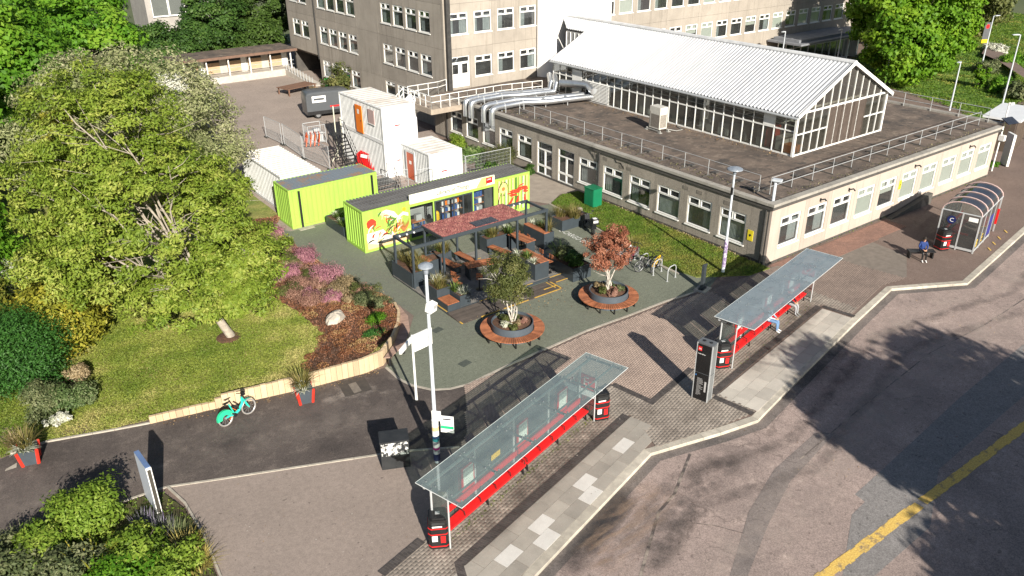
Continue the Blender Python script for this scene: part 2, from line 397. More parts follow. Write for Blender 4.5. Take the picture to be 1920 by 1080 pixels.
for i in range(n):
    p, q = ya.lerp(yb, i/n), ya.lerp(yb, (i+1)/n); e0, e1 = (.19+random.uniform(-.035,.02) for _ in range(2))
    if i % 37 == 5: continue
    yl.add([(*(p-nn*e0),-.111),(*(q-nn*e0),-.111),(*(q+nn*e1),-.111),(*(p+nn*e1),-.111)], [(0,1,2,3)])
struct('yellow_line', yl, YELLOW)
# road seam and worn joint: thin raised ridges and dark tar lines
sm = MB()
for pl, w in (([(7.35,-10.74), (3.10,-10.84), (-1.85,-10.61), (-9.04,-11.23), (-13.30,-11.69)], .05), ([(-16.40,-8.92), (-18.58,-10.14), (-19.74,-10.47), (-21.31,-11.50), (-22.51,-12.30)], .10), ([(-18.17,-12.96), (-18.66,-12.11), (-19.17,-11.57)], .03)):
    o = offs(pl, w)
    sm.add([(p[0],p[1],-.113) for p in pl]+[(p[0],p[1],-.113) for p in o], [(i,i+1,len(pl)+i+1,len(pl)+i) for i in range(len(pl)-1)])
struct('road_seam', sm, M('worn_seam', (.33,.28,.235), (.09,.075,.07), 2.2, .95, .4, 30, lo=.4, hi=.55))
# oil and tyre stains next to the kerb of the near bay
def blob(c, rx, ry, rot, n=22, j=.25):
    out = []
    for i in range(n):
        a = 2*math.pi*i/n; r = 1 + random.uniform(-j,j); x, y = rx*r*math.cos(a), ry*r*math.sin(a)
        out.append((c[0]+x*math.cos(rot)-y*math.sin(rot), c[1]+x*math.sin(rot)+y*math.cos(rot)))
    return out
def stainmat(name, c, amt, sc, stretch, lo=.45, hi=.62):
    """a soaked-in stain: alpha breaks up by noise, colour is the stain's own"""
    m, nt, b = nodes(name); k = NT(nt); b.inputs['Base Color'].default_value = (*c,1); b.inputs['Roughness'].default_value = .85
    tx = k.attr('tint'); f = k.math('MULTIPLY', k.ramp(k.noise(sc, 6, .65, stretch), lo, hi), amt)
    f = k.math('MULTIPLY', f, k.ramp(tx, 0, .8)); k.link(f, b.inputs['Alpha']); return m
def stain(name, line, width, z, m, nseg=40):
    """a strip whose tint attribute fades to its edges (per face), so that the stain has a soft rim"""
    mb = MB(); K = 10; pl = [Vector(p) for p in line]; L = [0]
    for i in range(len(pl)-1): L.append(L[-1]+(pl[i+1]-pl[i]).length)
    def at(t):
        d = t*L[-1]
        for i in range(len(pl)-1):
            if d <= L[i+1] or i == len(pl)-2: return pl[i].lerp(pl[i+1], (d-L[i])/(L[i+1]-L[i])), (pl[i+1]-pl[i]).normalized()
    for i in range(nseg):
        for j in range(-K, K):
            vs = []
            for a, b in ((i,j),(i+1,j),(i+1,j+1),(i,j+1)):
                p, t = at(a/nseg); w = width*b/K; vs.append((p.x-t.y*w, p.y+t.x*w, z))
            u = (i+.5)/nseg; e = min(1, min(u, 1-u)*6); mb.tint = e*(1-abs((j+.5)/K))**.8; mb.add(vs, [(0,1,2,3)])
    return struct(name, mb, m)
OIL = stainmat('oil_stain', (.03,.028,.03), .95, .8, (1,1,1), .18, .62)
RUST = stainmat('sandy_wash', (.46,.32,.22), .6, 1.1, (.7,3.5,1,R(14)), .42, .75)
stain('oil_stain', [(-24.17,-10.77), (-22.09,-9.98), (-19.55,-9.04)], .55, -.108, OIL)
stain('oil_stain', [(-22.01,-12.27), (-19.93,-11.15), (-16.76,-10.23), (-14.38,-10.05)], .9, -.107, stainmat('tyre_grime', (.05,.045,.045), .7, 1.3, (1,1,1), .34, .74))
stain('sandy_wash', [(-23.42,-11.19), (-21.12,-10.25), (-18.49,-9.48)], 1.1, -.106, RUST)
stain('oil_stain', [(-9.98,-8.53), (-7.03,-8.35), (-3.73,-7.86)], .5, -.105, stainmat('drip_grime', (.06,.055,.055), .6, 1.2, (1,1,1), .36, .74))

# ---- paved zones (each sheet 4 mm over the one below)
FC = [(-33.04,1.05), (-26.11,-1.92), (-24.99,-2.45), (-23.31,-3.44), (-26.87,-6.83), (-27.09,-6.93), (-29.21,-7.50), (-27.9,-13.6), (-33,-14.2), (-32.96,-4.51), (-32.78,-2.18), (-32.80,-0.19)]
sheet('forecourt', FC, .004, A_TAN)
PATHP = [(-60,-2.5), (-38.26,1.61), (-36.54,1.32), (-33.62,1.13), (-33.04,1.05), (-26.11,-1.92), (-24.99,-2.45), (-23.31,-3.44), (-22.56,-2.81), (-20.64,0.18), (-21.41,0.35), (-22.05,0.63), (-22.57,1.55), (-22.82,2.28), (-22.78,3.48), (-23.59,3.58), (-25.96,3.99), (-28.38,4.55), (-32.44,5.49), (-33.71,5.88), (-35.99,6.66), (-37.28,6.68), (-37.65,6.59), (-60,8.2)]
sheet('path', PATHP, .008, A_PATH)
def edging(name, pl, w, h, step, par=None):
    o = offs(pl, w); st = tag(put(name, None), kind='structure') if par is None else par
    pieces_along('edging_stone', pl, o, step, -.02, h, CONC, st, gap=.008)
    return st
edging('path_edging', [(-38.26,1.61), (-36.54,1.32), (-33.62,1.13), (-33.04,1.05), (-31.57,0.41), (-26.11,-1.92), (-24.99,-2.45), (-23.31,-3.44)], .10, .03, .9)
edging('path_edging', [(-32.95,-4.38), (-32.78,-2.18), (-32.80,-0.19), (-33.04,1.05)], -.08, .05, .9)
edging('path_edging', [(-37.28,6.68), (-35.99,6.66), (-33.71,5.88), (-32.44,5.49)], .10, .06, .9)
edging('path_edging', [(-28.70,-7.42), (-27.08,-6.91)], .10, .02, .9)
GE = [(-22.80,3.49), (-22.82,2.28), (-22.62,1.48), (-22.08,0.60), (-21.39,0.18), (-20.54,-0.00), (-18.06,0.21), (-15.47,0.31), (-13.35,0.43), (-10.59,0.31), (-7.93,0.27), (-4.97,-0.04)]
edging('green_edging', GE, .14, .02, .9)
GREENP = GE + [(-3.53,0.63), (-4.43,1.58), (-4.6,2.2), (-4.7,5.4), (-4.2,8), (-3.7,10.8), (-3.5,15.3), (-5,15.7), (-5,21), (-13,21.4), (-19.6,21.6), (-20.16,22.4), (-20.16,22.44), (-20.47,18.39), (-20.10,13.41), (-19.98,9.86), (-19.2,8.6), (-19.2,7), (-20,6), (-21.4,4.6)]
sheet('green_court', GREENP, .008, A_GREEN)
YARDP = [(-22,21.6),(-13,21.4),(-4.9,21),(-3.9,24),(-.2,35.5),(1.1,62),(3,69),(-14,70),(-24,60),(-24,40)]
sheet('yard', YARDP, .006, A_YARD)
sheet('concrete_slab', [(-3.5,15.3),(-1.75,16.4),(-.2,16.2),(-.2,22),(-4.6,22),(-4.9,18)], .012, M('slab_concrete', (.33,.285,.235), (.26,.222,.185), 1.5, .9, .2, 30))
# block paving as real blocks: herringbone-free running bond, joined because a block is only a few pixels across
def blockfield(name, poly, ang, bl, bw, z, mat, holes=(), herring=False):
    pa = np.array(poly); ca, sa = math.cos(ang), math.sin(ang); c0 = pa.mean(0)
    q = (pa-c0) @ np.array([[ca,-sa],[sa,ca]]); lo = q.min(0); hi = q.max(0)
    rows = np.arange(lo[1], hi[1], bw); cols = np.arange(lo[0]-bl, hi[0]+bl, bl)
    X, Y = np.meshgrid(cols, rows); X = X + (np.arange(len(rows)) % 2)[:, None]*bl/2
    X = X.ravel()+bl/2; Y = Y.ravel()+bw/2
    W = np.stack([X*ca-Y*sa, X*sa+Y*ca], 1)+c0
    ok = inpoly(W[:,0], W[:,1], poly)
    for h in holes: ok &= ~inpoly(W[:,0], W[:,1], h)
    X, Y = X[ok], Y[ok]; n = len(X); g = .003; hx, hy = bl/2-g, bw/2-g
    zz = z + RNG.random(n)*.001; co_ = np.zeros((n, 8, 3))
    for k, (a, b, s, t) in enumerate(((-1,-1,1,-.0025),(1,-1,1,-.0025),(1,1,1,-.0025),(-1,1,1,-.0025),(-1,-1,.97,0),(1,-1,.97,0),(1,1,.97,0),(-1,1,.97,0))):
        x, y = X+a*hx*s, Y+b*hy*(s if s == 1 else .95); co_[:,k,0] = x*ca-y*sa+c0[0]; co_[:,k,1] = x*sa+y*ca+c0[1]; co_[:,k,2] = zz+t
    f = np.array([(4,5,6,7),(0,1,5,4),(1,2,6,5),(2,3,7,6),(3,0,4,7)])
    F = (f[None]+8*np.arange(n)[:,None,None]).reshape(-1,4)
    me = bpy.data.meshes.new(name); me.vertices.add(8*n); me.vertices.foreach_set('co', co_.ravel())
    me.loops.add(F.size); me.loops.foreach_set('vertex_index', F.ravel().astype(np.int32)); me.polygons.add(len(F)); me.polygons.foreach_set('loop_start', np.arange(0, F.size, 4, dtype=np.int32))
    me.update(calc_edges=True); a = me.attributes.new('tint','FLOAT','FACE'); a.data.foreach_set('value', np.repeat(RNG.random(n),5).astype(np.float32))
    me.materials.append(mat); return tag(put(name, me), kind='stuff')
PINKP = [(-20.69,0.11), (-18.17,0.06), (-15.59,0.16), (-13.49,0.28), (-10.75,0.15), (-8.11,0.10), (-5.26,-0.22), (-2.25,-0.36), (-0.46,-0.42), (3.70,-0.32), (7.91,-0.45), (7.44,-4.19), (4.71,-5.73), (2.74,-5.48), (-1.57,-6.40), (-1.85,-4.87), (-7.63,-5.88), (-12.41,-6.90), (-11.72,-5.00), (-15.21,-5.77), (-15.60,-3.68), (-16.56,-3.88), (-20.84,-4.90), (-24.15,-5.35), (-23.31,-3.44), (-22.56,-2.81)]
sheet('block_bed', PINKP, .0165, JOINT)
EPT = (-27.05,-6.75); EDIR = R(15.8); DDIR = R(11.9)
SPL = -8.0
P1 = [p for p in [(-20.69,0.11), (-18.17,0.06), (-15.59,0.16), (-13.49,0.28), (-10.75,0.15), (-8.11,0.10), (-5.26,-0.22), (-5.23,-1.35), (-12.41,-6.90), (-11.72,-5.00), (-15.21,-5.77), (-15.60,-3.68), (-16.56,-3.88), (-20.84,-4.90), (-24.15,-5.35), (-23.31,-3.44), (-22.56,-2.81)]]
blockfield('block_paving', P1, EDIR, .2, .1, .020, BPINK)
P2 = [(-5.18,-1.38), (-5.26,-0.22), (-2.25,-0.36), (-0.46,-0.42), (3.90,-2.31), (4.58,-5.81), (2.74,-5.48), (-1.57,-6.40), (-1.85,-4.87), (-7.63,-5.88), (-12.41,-6.90)]
blockfield('block_paving', P2, DDIR, .2, .1, .020, M('brown_block', (.24,.185,.155), (.19,.147,.125), .6, .9, .08, 60, tint=.12))
P3 = [(-0.16,-0.20), (5.98,-0.23), (11.80,-0.27), (11.75,-1.75), (5.69,-1.86), (3.61,-1.81), (0.56,-0.75)]
blockfield('block_paving', P3, 0, .2, .1, .021, BRED)
EGP = [(-29.21,-7.50), (-27.11,-6.95), (-24.15,-5.35), (-20.84,-4.90), (-16.56,-3.88), (-15.66,-3.74), (-15.27,-5.82), (-11.78,-5.06), (-12.50,-6.98), (-12.32,-8.80), (-14.22,-8.64), (-17.24,-7.98), (-16.51,-5.83), (-26.51,-8.52), (-27.2,-11.4)]
sheet('block_bed', EGP, .0198, JOINT)
blockfield('block_paving', EGP, EDIR, .2, .13, .023, BGREY)
DGP = [(-12.50,-6.98), (-7.75,-5.98), (-1.92,-4.89), (-1.62,-6.44), (2.74,-5.48), (1.47,-3.23), (-1.51,-2.62), (-11.75,-4.97)]
blockfield('block_paving', [(-11.56,-5.12), (-12.41,-6.90), (-7.63,-5.88), (-1.82,-4.82), (-1.51,-6.31), (-0.78,-6.14), (-0.95,-2.89), (-6.23,-3.53)], DDIR, .2, .13, .024, BGREY)
# dark block bands
def band(pl, w):
    o = offs(pl, w)
    for i in range(len(pl)-1):
        a, b = Vector(pl[i]), Vector(pl[i+1])
        L = (b-a).length; n = int(L/.1); q0, q1 = Vector(o[i]), Vector(o[i+1]); mb = MB()
        for k in range(n):
            s0 = (k % 2)*.25
            for v0, v1 in (((0,.5),(.5,1)) if k % 2 else ((0,.25),(.25,.75),(.75,1))):
                mb.tint = random.random(); z = .029+random.uniform(0,.003); t0, t1 = k/n, (k+.94)/n
                e0, e1, e2, e3 = a.lerp(b,t0), a.lerp(b,t1), q0.lerp(q1,t1), q0.lerp(q1,t0)
                mb.add([(*e0.lerp(e3,v0),z),(*e1.lerp(e2,v0),z),(*e1.lerp(e2,v1-.012),z),(*e0.lerp(e3,v1-.012),z)], [(0,1,2,3)])
        tag(mb.build('dark_block_band', BDARK), kind='stuff'); sheet('band_bed', [pl[i],pl[i+1],o[i+1],o[i]], .0265, JOINT)
band([(-27.8,-11.75), (-26.56,-8.60), (-16.66,-5.95)], .36)
band([(-16.67,-4.00), (-15.70,-3.81)], .3); band([(-15.70,-3.81), (-15.31,-5.93)], .3); band([(-15.31,-5.93), (-11.85,-5.12)], .3)
band([(-12.38,-8.84), (-12.68,-7.05)], .3); band([(-12.68,-7.05), (-7.87,-6.07), (-2.12,-5.03)], .34); band([(-2.12,-5.03), (-1.83,-6.63)], .28)
band([(-28.78,-7.47), (-27.00,-6.97)], .34)
# flags between the band and the kerb: every slab its own object
def flags(name, o0, o1, n, w0, rows, inner, seed, new=()):
    fl = tag(put(name, None), kind='structure'); rnd = random.Random(seed)
    a, b, c, d = (Vector(q) for q in (o0[0], o0[1], o1[0], o1[1]))
    for r_ in range(rows):
        v0, v1 = r_/rows, (r_+1)/rows; sh = (r_ % 2)*.5
        for i in range(-1, n):
            u0, u1 = max(0,(i+sh)/n), min(1,(i+1+sh)/n)
            if u1-u0 < .2/n: continue
            q = [a.lerp(b,u0).lerp(c.lerp(d,u0),v0), a.lerp(b,u1).lerp(c.lerp(d,u1),v0), a.lerp(b,u1).lerp(c.lerp(d,u1),v1), a.lerp(b,u0).lerp(c.lerp(d,u0),v1)]
            ce = sum(q, Vector((0,0)))/4; q = [p+(ce-p)*(.012/max(.2,(ce-p).length)) for p in q]
            z = .024+rnd.uniform(-.003,.003); m = MB(); m.tint = rnd.random()
            isn = (r_, i) in new
            m.prism([tuple(p) for p in q], .0, z + (.004 if isn else 0)); m.build('flagstone', FLAGN if isn else FLAG, fl)
    sheet('flag_bed', [o0[0], o0[1], o1[1], o1[0]], .010, JOINT)
    return fl
flags('flag_paving', ((-26.4,-11.2), (-16.55,-5.99)), (KI[2] if False else (-26.1,-10.75+.12), (-17.03,-8.06)), 14, .7, 3, None, 5, {(1,3),(1,5),(2,5),(1,8),(2,8),(1,11)}) if False else None
e0, e1 = Vector((-26.54,-8.61)), Vector((-16.64,-5.97)); ed = (e1-e0).normalized()
ea = e0 - ed*1.5
k0, k1 = Vector(KI[2]), Vector(KI[3]); kd = (k1-k0).normalized()
def kat(p):                                  # the kerb's inner line straight across from p
    n_ = Vector((ed.y,-ed.x)); t = (n_.x*(k0.y-p.y)-n_.y*(k0.x-p.x))/(n_.y*kd.x-n_.x*kd.y); return k0+kd*t
FLAG = M('grey_concrete_flag', (.345,.318,.278), (.28,.258,.226), 1.0, .85, .15, 60, tint=.12)
flags('flag_paving', (tuple(ea), tuple(e1)), (tuple(kat(ea)), tuple(kat(e1))), 13, .7, 3, None, 5, {(1,2),(1,4),(2,4),(1,7),(2,7),(1,10)})
FLAG = MT['concrete_flag']
flags('flag_paving', ((-12.68,-7.10), (-2.21,-5.12)), ((-12.22,-8.88), (-1.93,-6.63)), 11, .7, 3, None, 9)
# access covers
cv = struct('access_cover', MB().prism([(-25.05,3.67), (-23.86,3.46), (-24.09,2.24), (-25.26,2.42)], .0, .014), M('recessed_cover', (.07,.06,.052), (.05,.044,.04), 5, .9, .3, 40))
MB().prism([(-24.72,3.25), (-24.38,3.21), (-24.49,2.44), (-24.84,2.45)], .014, .019).build('cover_plate', M('cover_plate', (.2,.175,.15), (.15,.13,.11), 6, .8), cv)
for px, py in ((827,591),(888,696)):
    c = Vector(((-19.05,5.0) if px == 827 else (-19.7,1.6))); struct('drain_cover', MB().cbox((c.x,c.y,.012), (.55,.4,.01), .2), M('drain_iron', (.085,.095,.08), (.06,.07,.06), 9, .7, .4, 30))
sheet('path_repair', [(-37.55,5.81), (-37.16,5.98), (-37.22,5.67), (-37.60,5.69)], .012, CONC)
# side path bottom left corner wall
# ---- garden ground: lawn, mulch and grass strip as height fields
GARD = [(-60,8.2),(-37.6,6.68),(-36,6.72),(-33.7,5.98),(-32.44,5.55),(-28.38,4.62),(-25.96,4.06),(-23.7,3.7),(-22.8,3.8),(-21.7,4.75),(-20.75,5.75),(-20.15,6.7),(-19.9,7.6),(-19.74,8.3),(-19.98,9.86),(-20.1,13.4),(-20.5,18.4),(-20.3,22.4),(-19.2,24.4),(-19,32),(-22,45),(-24,60),(-60,60)]
WALLP = GARD[4:14]
def lawn_h(x, y):
    x = np.asarray(x, float); y = np.asarray(y, float)
    h = np.clip((x+34.6)/9.6, 0, 1)*.66
    near = np.clip((y-8.8)/5, 0, 1)*np.clip((x+24)/4, 0, 1)   # the bed drops to the court's level past the bench
    h = h*(1-near*.85) + .10*np.clip((y-7)/20, 0, 1)
    return h + .015*np.sin(x*1.7+y)*np.sin(y*1.3)
def field(name, poly, res, hfun, split, mats):
    pa = np.array(poly); x = np.arange(pa[:,0].min(), pa[:,0].max(), res); y = np.arange(pa[:,1].min(), pa[:,1].max(), res)
    X, Y = np.meshgrid(x, y); Z = hfun(X, Y); ins = inpoly(X, Y, poly)
    # snap outside vertices by clamping to nearest boundary points is overkill: cells that touch the inside are kept
    cell = ins[:-1,:-1] & ins[1:,:-1] & ins[:-1,1:] & ins[1:,1:]
    idx = np.arange(X.size).reshape(X.shape); V = np.stack([X.ravel(), Y.ravel(), Z.ravel()], 1)
    sp = split(X[:-1,:-1]+res/2, Y[:-1,:-1]+res/2)
    for nm, k, m in mats:
        sel = cell & (sp == k); F = np.stack([idx[:-1,:-1][sel], idx[:-1,1:][sel], idx[1:,1:][sel], idx[1:,:-1][sel]], 1)
        u, inv = np.unique(F, return_inverse=True); me = bpy.data.meshes.new(nm); me.from_pydata(V[u].tolist(), [], inv.reshape(F.shape).tolist()); me.materials.append(m)
        me.polygons.foreach_set('use_smooth', [True]*len(me.polygons)); tag(put(nm, me), kind='structure')
BEDP = [(-26.18,4.16), (-26.11,4.82), (-25.17,5.69), (-24.15,6.87), (-24.15,9.69), (-24.58,12.07), (-24.29,15.06), (-23.12,19.00), (-24,24), (-19,24.4)] + GARD[9:18][::-1] + [GARD[7], GARD[6]]
rw = RNG.random(5)*6
def split_bed(x, y):
    xx = x+.15*np.sin(y*3+1)+.1*np.sin(y*7); yy = y+.15*np.sin(x*4)
    return inpoly(xx, yy, BEDP).astype(int)
field('lawn', GARD, .16, lawn_h, split_bed, [('lawn', 0, GRASS_G), ('mulch_bed', 1, SOIL)])
def scatter_grass(name, poly, n, hfun, L, W, mat, avoid=None):
    pa = np.array(poly); lo, hi = pa.min(0), pa.max(0); q = lo+(hi-lo)*RNG.random((int(n*2.5),2)); ok = inpoly(q[:,0], q[:,1], poly)
    if avoid: ok &= ~inpoly(q[:,0], q[:,1], avoid)
    q = q[ok][:n]; n = len(q); z = hfun(q[:,0], q[:,1]); p = np.column_stack([q, z+L*.3])
    f = .5+.0*z
    for k in range(14):
        w = RNG.normal(size=2)*(.35+.22*k); f = f + np.sin(q@w+RNG.random()*6.28)*.17/(1+.12*k)
    nr = np.column_stack([RNG.normal(size=(n,2))*.8, .5+RNG.random(n)])
    me = leaf_mesh(name, p, nr, L*(.6+.8*RNG.random(n)), W, mat, .75*f+.35*RNG.random(n)-.05); return tag(put(name, me), kind='stuff')
GRASSL = leafmat('grass_blades', (.115,.18,.02), (.245,.29,.05), (.47,.41,.16), .3)
scatter_grass('grass', GARD[1:17]+[(-24,20),(-38,20)], 150000, lawn_h, .10, .035, GRASSL, BEDP)
MULCHL = leafmat('mulch_bits', (.05,.028,.018), (.20,.085,.045), (.36,.2,.11), 0)
scatter_grass('mulch', BEDP, 26000, lawn_h, .09, .05, MULCHL)
GSTRIP = [(-3.4,15.3),(-1.74,16.2),(-.35,16),(-.35,-.45),(-1.9,-.35),(-4.5,1.3),(-4.75,3),(-4.75,5.4),(-4.2,8),(-3.69,10.8)]
hz = lambda x, y: np.full(np.shape(x), .05)
struct('grass_verge', MB().prism(GSTRIP, -.02, .05), M('verge_soil', (.11,.16,.025), (.17,.17,.045), .8, .95, .5, 50, fine=.3, fs=9))
GRASSV = leafmat('verge_grass', (.07,.15,.014), (.15,.23,.03), (.27,.26,.06), .35)
scatter_grass('grass', GSTRIP, 26000, hz, .12, .035, GRASSV)
edging('verge_edging', [(-4.85,2.2),(-4.88,5.4),(-4.33,8),(-3.83,10.8),(-3.5,15.3)], .10, .07, .9)
BLP = [(-60,-2.3),(-38.2,1.55), (-36.57,1.17), (-33.66,0.99), (-33.24,0.84), (-32.88,-0.47), (-32.85,-2.28), (-33.01,-4.34), (-32.3,-9),(-34,-14),(-60,-14)]
struct('planted_island', MB().prism(BLP, -.02, .06), M('island_soil', (.07,.075,.025), (.06,.045,.025), 1.2, .95, .5, 30))
scatter_grass('grass', BLP, 30000, lambda x, y: np.full(np.shape(x), .06), .14, .04, GRASSV)
# far lawn and path, upper right
FARL = [(28,1.9),(44,11.3),(47.5,20.5),(54,31),(75,36),(110,42),(110,10),(62,11.5),(52,8.6),(46.5,6.8),(36,3)]
def far_h(x, y): return .02+np.clip((np.asarray(x,float)-50)/30,0,1)*.9
field('far_lawn', FARL, .9, far_h, lambda x, y: np.zeros(x.shape), [('far_lawn', 0, M('far_grass', (.12,.21,.026), (.08,.15,.02), .3, .95, .4, 20, fine=.2, fs=6))])
scatter_grass('grass', FARL, 40000, far_h, .3, .10, GRASSV)

# ================================================================ BUILDINGS
WHITE = M('white_upvc', (.80,.80,.78), (.74,.74,.71), 3, .35, fine=.03)
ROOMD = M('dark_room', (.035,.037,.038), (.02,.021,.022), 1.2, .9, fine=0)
PANE = glass('window_glass', (.62,.67,.67), f0=.09, dirt=.06)
BLIND = M('cream_blind', (.78,.77,.68), (.70,.69,.61), 2, .8, fine=.05)
CURT = M('grey_curtain', (.42,.44,.43), (.30,.32,.32), 4, .9)
def concrete(name, a, b, stain, peb=0):
    m, nt, bs = nodes(name); k = NT(nt)
    col = k.mix(k.ramp(k.noise(.7, 6, .6), .35, .66), a, b)
    st = k.math('MULTIPLY', k.ramp(k.noise(1, 5, .65, (2.6,2.6,.16)), .52, .74), .6)
    col = k.mix(st, col, stain)
    col = k.mix(k.math('MULTIPLY', k.ramp(k.noise(3.2, 7, .75), .58, .72), .45), col, stain)
    col = k.mix(.3+peb*.35, col, k.mix(k.ramp(k.noise(26 if peb else 40, 3, .8), .3, .7), (.12,.12,.12), (.88,.88,.88)), 'OVERLAY')
    t = k.attr('tint'); col = k.mix(1.0, col, k.mix(t, (.92,.92,.92), (1.08,1.08,1.08)), 'MULTIPLY')
    k.link(col, bs.inputs['Base Color']); bs.inputs['Roughness'].default_value = .9; bs.inputs['Specular IOR Level'].default_value = .2
    k.bump(k.noise(35, 3, .7), .2+peb*.4, .012, bs); MT[name] = m; return m
CW_L = concrete('pebble_concrete', (.315,.285,.245), (.255,.23,.198), (.125,.11,.095), 1)
CW_R = concrete('pale_render', (.42,.36,.31), (.375,.32,.275), (.29,.25,.215))
CW_T = concrete('tower_concrete', (.35,.315,.272), (.295,.265,.228), (.17,.15,.128))
FASC = M('fascia_dark', (.085,.08,.074), (.06,.057,.053), 3, .7)
COPE = concrete('coping_stone', (.36,.34,.305), (.28,.265,.235), (.14,.13,.115))
GALV = M('galvanised_steel', (.50,.52,.53), (.42,.44,.45), 6, .45, metal=.25, fine=.1)
DSTEEL = M('dark_steel', (.045,.055,.062), (.035,.043,.05), 4, .45, fine=.06)
BLACK = M('black_paint', (.014,.014,.015), (.02,.02,.021), 4, .4, fine=.04)
PIPEM = M('black_pipe', (.03,.03,.03), (.05,.048,.045), 3, .6)
_pc = {}
def panel_mesh(w, h, holes, mat, t=.14, ch=.012):
    key = (round(w,2), round(h,2), tuple(tuple(round(v,2) for v in q) for q in holes), mat.name)
    lst = _pc.setdefault(key, [])
    if len(lst) >= 3: return random.choice(lst)
    mb = MB(); mb.tint = random.random(); g = .009
    xs = sorted({g, w-g} | {v for q in holes for v in (q[0], q[2])}); zs = sorted({g, h-g} | {v for q in holes for v in (q[1], q[3])})
    for i in range(len(xs)-1):
        for j in range(len(zs)-1):
            cx, cz = (xs[i]+xs[i+1])/2, (zs[j]+zs[j+1])/2
            if any(q[0] < cx < q[2] and q[1] < cz < q[3] for q in holes): continue
            mb.add([(xs[i],0,zs[j]),(xs[i+1],0,zs[j]),(xs[i+1],0,zs[j+1]),(xs[i],0,zs[j+1])], [(0,1,2,3)])
    def ring(x0,z0,x1,z1,inner):
        v = [(x0,0,z0),(x1,0,z0),(x1,0,z1),(x0,0,z1),(x0,t,z0),(x1,t,z0),(x1,t,z1),(x0,t,z1)]
        f = [(0,4,5,1),(1,5,6,2),(2,6,7,3),(3,7,4,0)]; mb.add(v, [q[::-1] for q in f] if inner else f)
    ring(g,g,w-g,h-g,False)
    for q in holes: ring(*q, True)
    me = mb.mesh('wall_panel', mat); lst.append(me); return me
_wc = {}
def win_parts(w, h, style):
    key = (round(w,2), round(h,2), style)
    if key in _wc: return _wc[key]
    fr = MB(); panes = []; f = .075; y0, y1 = .05, .12
    def rect(x0,z0,x1,z1,b,ya=y0,yb=y1):
        fr.box(x0,ya,z0,x1,yb,z0+b); fr.box(x0,ya,z1-b,x1,yb,z1); fr.box(x0,ya,z0+b,x0+b,yb,z1-b); fr.box(x1-b,ya,z0+b,x1,yb,z1-b)
    rect(0,0,w,h,f)
    def pane(x0,z0,x1,z1):
        panes.append(MB().add([(x0,.10,z0),(x1,.10,z0),(x1,.10,z1),(x0,.10,z1)], [(0,1,2,3)]).mesh('pane', PANE))
    if style == 'door':
        t = h*.78; fr.box(f,y0,t-.04,w-f,y1,t+.05); fr.box(w/2-.07,y0,f,w/2+.07,y1,t-.04); pane(f,t+.05,w-f,h-f)
        for a, b in ((f,w/2-.07),(w/2+.07,w-f)):
            fr.box(a,y0,t*.36,b,y1,t*.36+.14); fr.box(a,y0,f,b,y1,f+.12); pane(a,f+.12,b,t*.36); pane(a,t*.36+.14,b,t-.04)
    elif style == 'solid':
        t = h*.80; fr.box(f,y0,t-.04,w-f,y1,t+.05); fr.box(f,y0+.02,f,w-f,y1-.02,t*.5); fr.box(w/2-.1,y0,t*.5,w/2+.1,y1,t-.04); pane(f,t+.05,w-f,h-f)
        for a, b in ((f,w/2-.1),(w/2+.1,w-f)): rect(a,t*.5,b,t-.04,.09,y0+.01,y1-.01); pane(a+.09,t*.5+.09,b-.09,t-.13)
    else:
        t = h*.70; fr.box(f,y0,t-.035,w-f,y1,t+.035); fr.box(w/2-.05,y0,t+.035,w/2+.05,y1,h-f)
        pane(f,f,w-f,t-.035)
        for a, b in ((f,w/2-.05),(w/2+.05,w-f)): rect(a,t+.035,b,h-f,.05,y0-.015,y1-.02); pane(a+.05,t+.085,b-.05,h-f-.05)
    # the room behind: five dark faces
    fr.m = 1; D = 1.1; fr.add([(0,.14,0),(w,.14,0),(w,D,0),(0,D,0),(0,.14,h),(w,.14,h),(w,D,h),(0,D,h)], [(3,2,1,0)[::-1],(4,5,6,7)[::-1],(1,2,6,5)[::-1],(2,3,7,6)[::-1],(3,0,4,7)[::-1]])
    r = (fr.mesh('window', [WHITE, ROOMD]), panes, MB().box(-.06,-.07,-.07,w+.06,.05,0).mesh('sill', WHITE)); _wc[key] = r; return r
_bc = {}
def blind_mesh(w, h, kind):
    key = (round(w,2), round(h,2), kind)
    if key in _bc: return _bc[key]
    mb = MB(); mat = BLIND
    if kind == 'slats':
        n = int(w/.11)
        for i in range(n): mb.cbox((.08+(w-.16)*(i+.5)/n,.24,h*.36), (.085,.01,h*.64), R(35)); 
        mat = CURT
    elif kind == 'cream': mb.box(.05,.15,.06,w-.05,.16,h*.99)
    elif kind == 'half': mb.box(.05,.22,h*.45,w-.05,.23,h*.98)
    else:
        mat = CURT; a, b = (.05, w*.36) if kind == 'left' else (w*.6, w-.05)
        n = 7
        for i in range(n): mb.cbox((a+(b-a)*(i+.5)/n,.25,h*.42), ((b-a)/n*1.15,.02,h*.74), R(30 if i % 2 else -30))
        if kind == 'both':
            for i in range(4): mb.cbox((.08+w*.06*i,.25,h*.42), (w*.07,.02,h*.74), R(30 if i % 2 else -30))
    r = mb.mesh('blind', mat); _bc[key] = r; return r
def add_window(parent, org, rz, x, z, w, h, style='casement', kind=None, sill=True):
    fm, pm, sm_ = win_parts(w, h, style); c, s = math.cos(rz), math.sin(rz)
    o = put('door' if style in ('door','solid') else 'window', fm, parent, (org[0]+x*c, org[1]+x*s, z), rz)
    for p in pm: put('pane', p, o)
    if sill and style == 'casement': put('sill', sm_, o)
    if kind: put('blind', blind_mesh(w, h, kind), o)
    return o
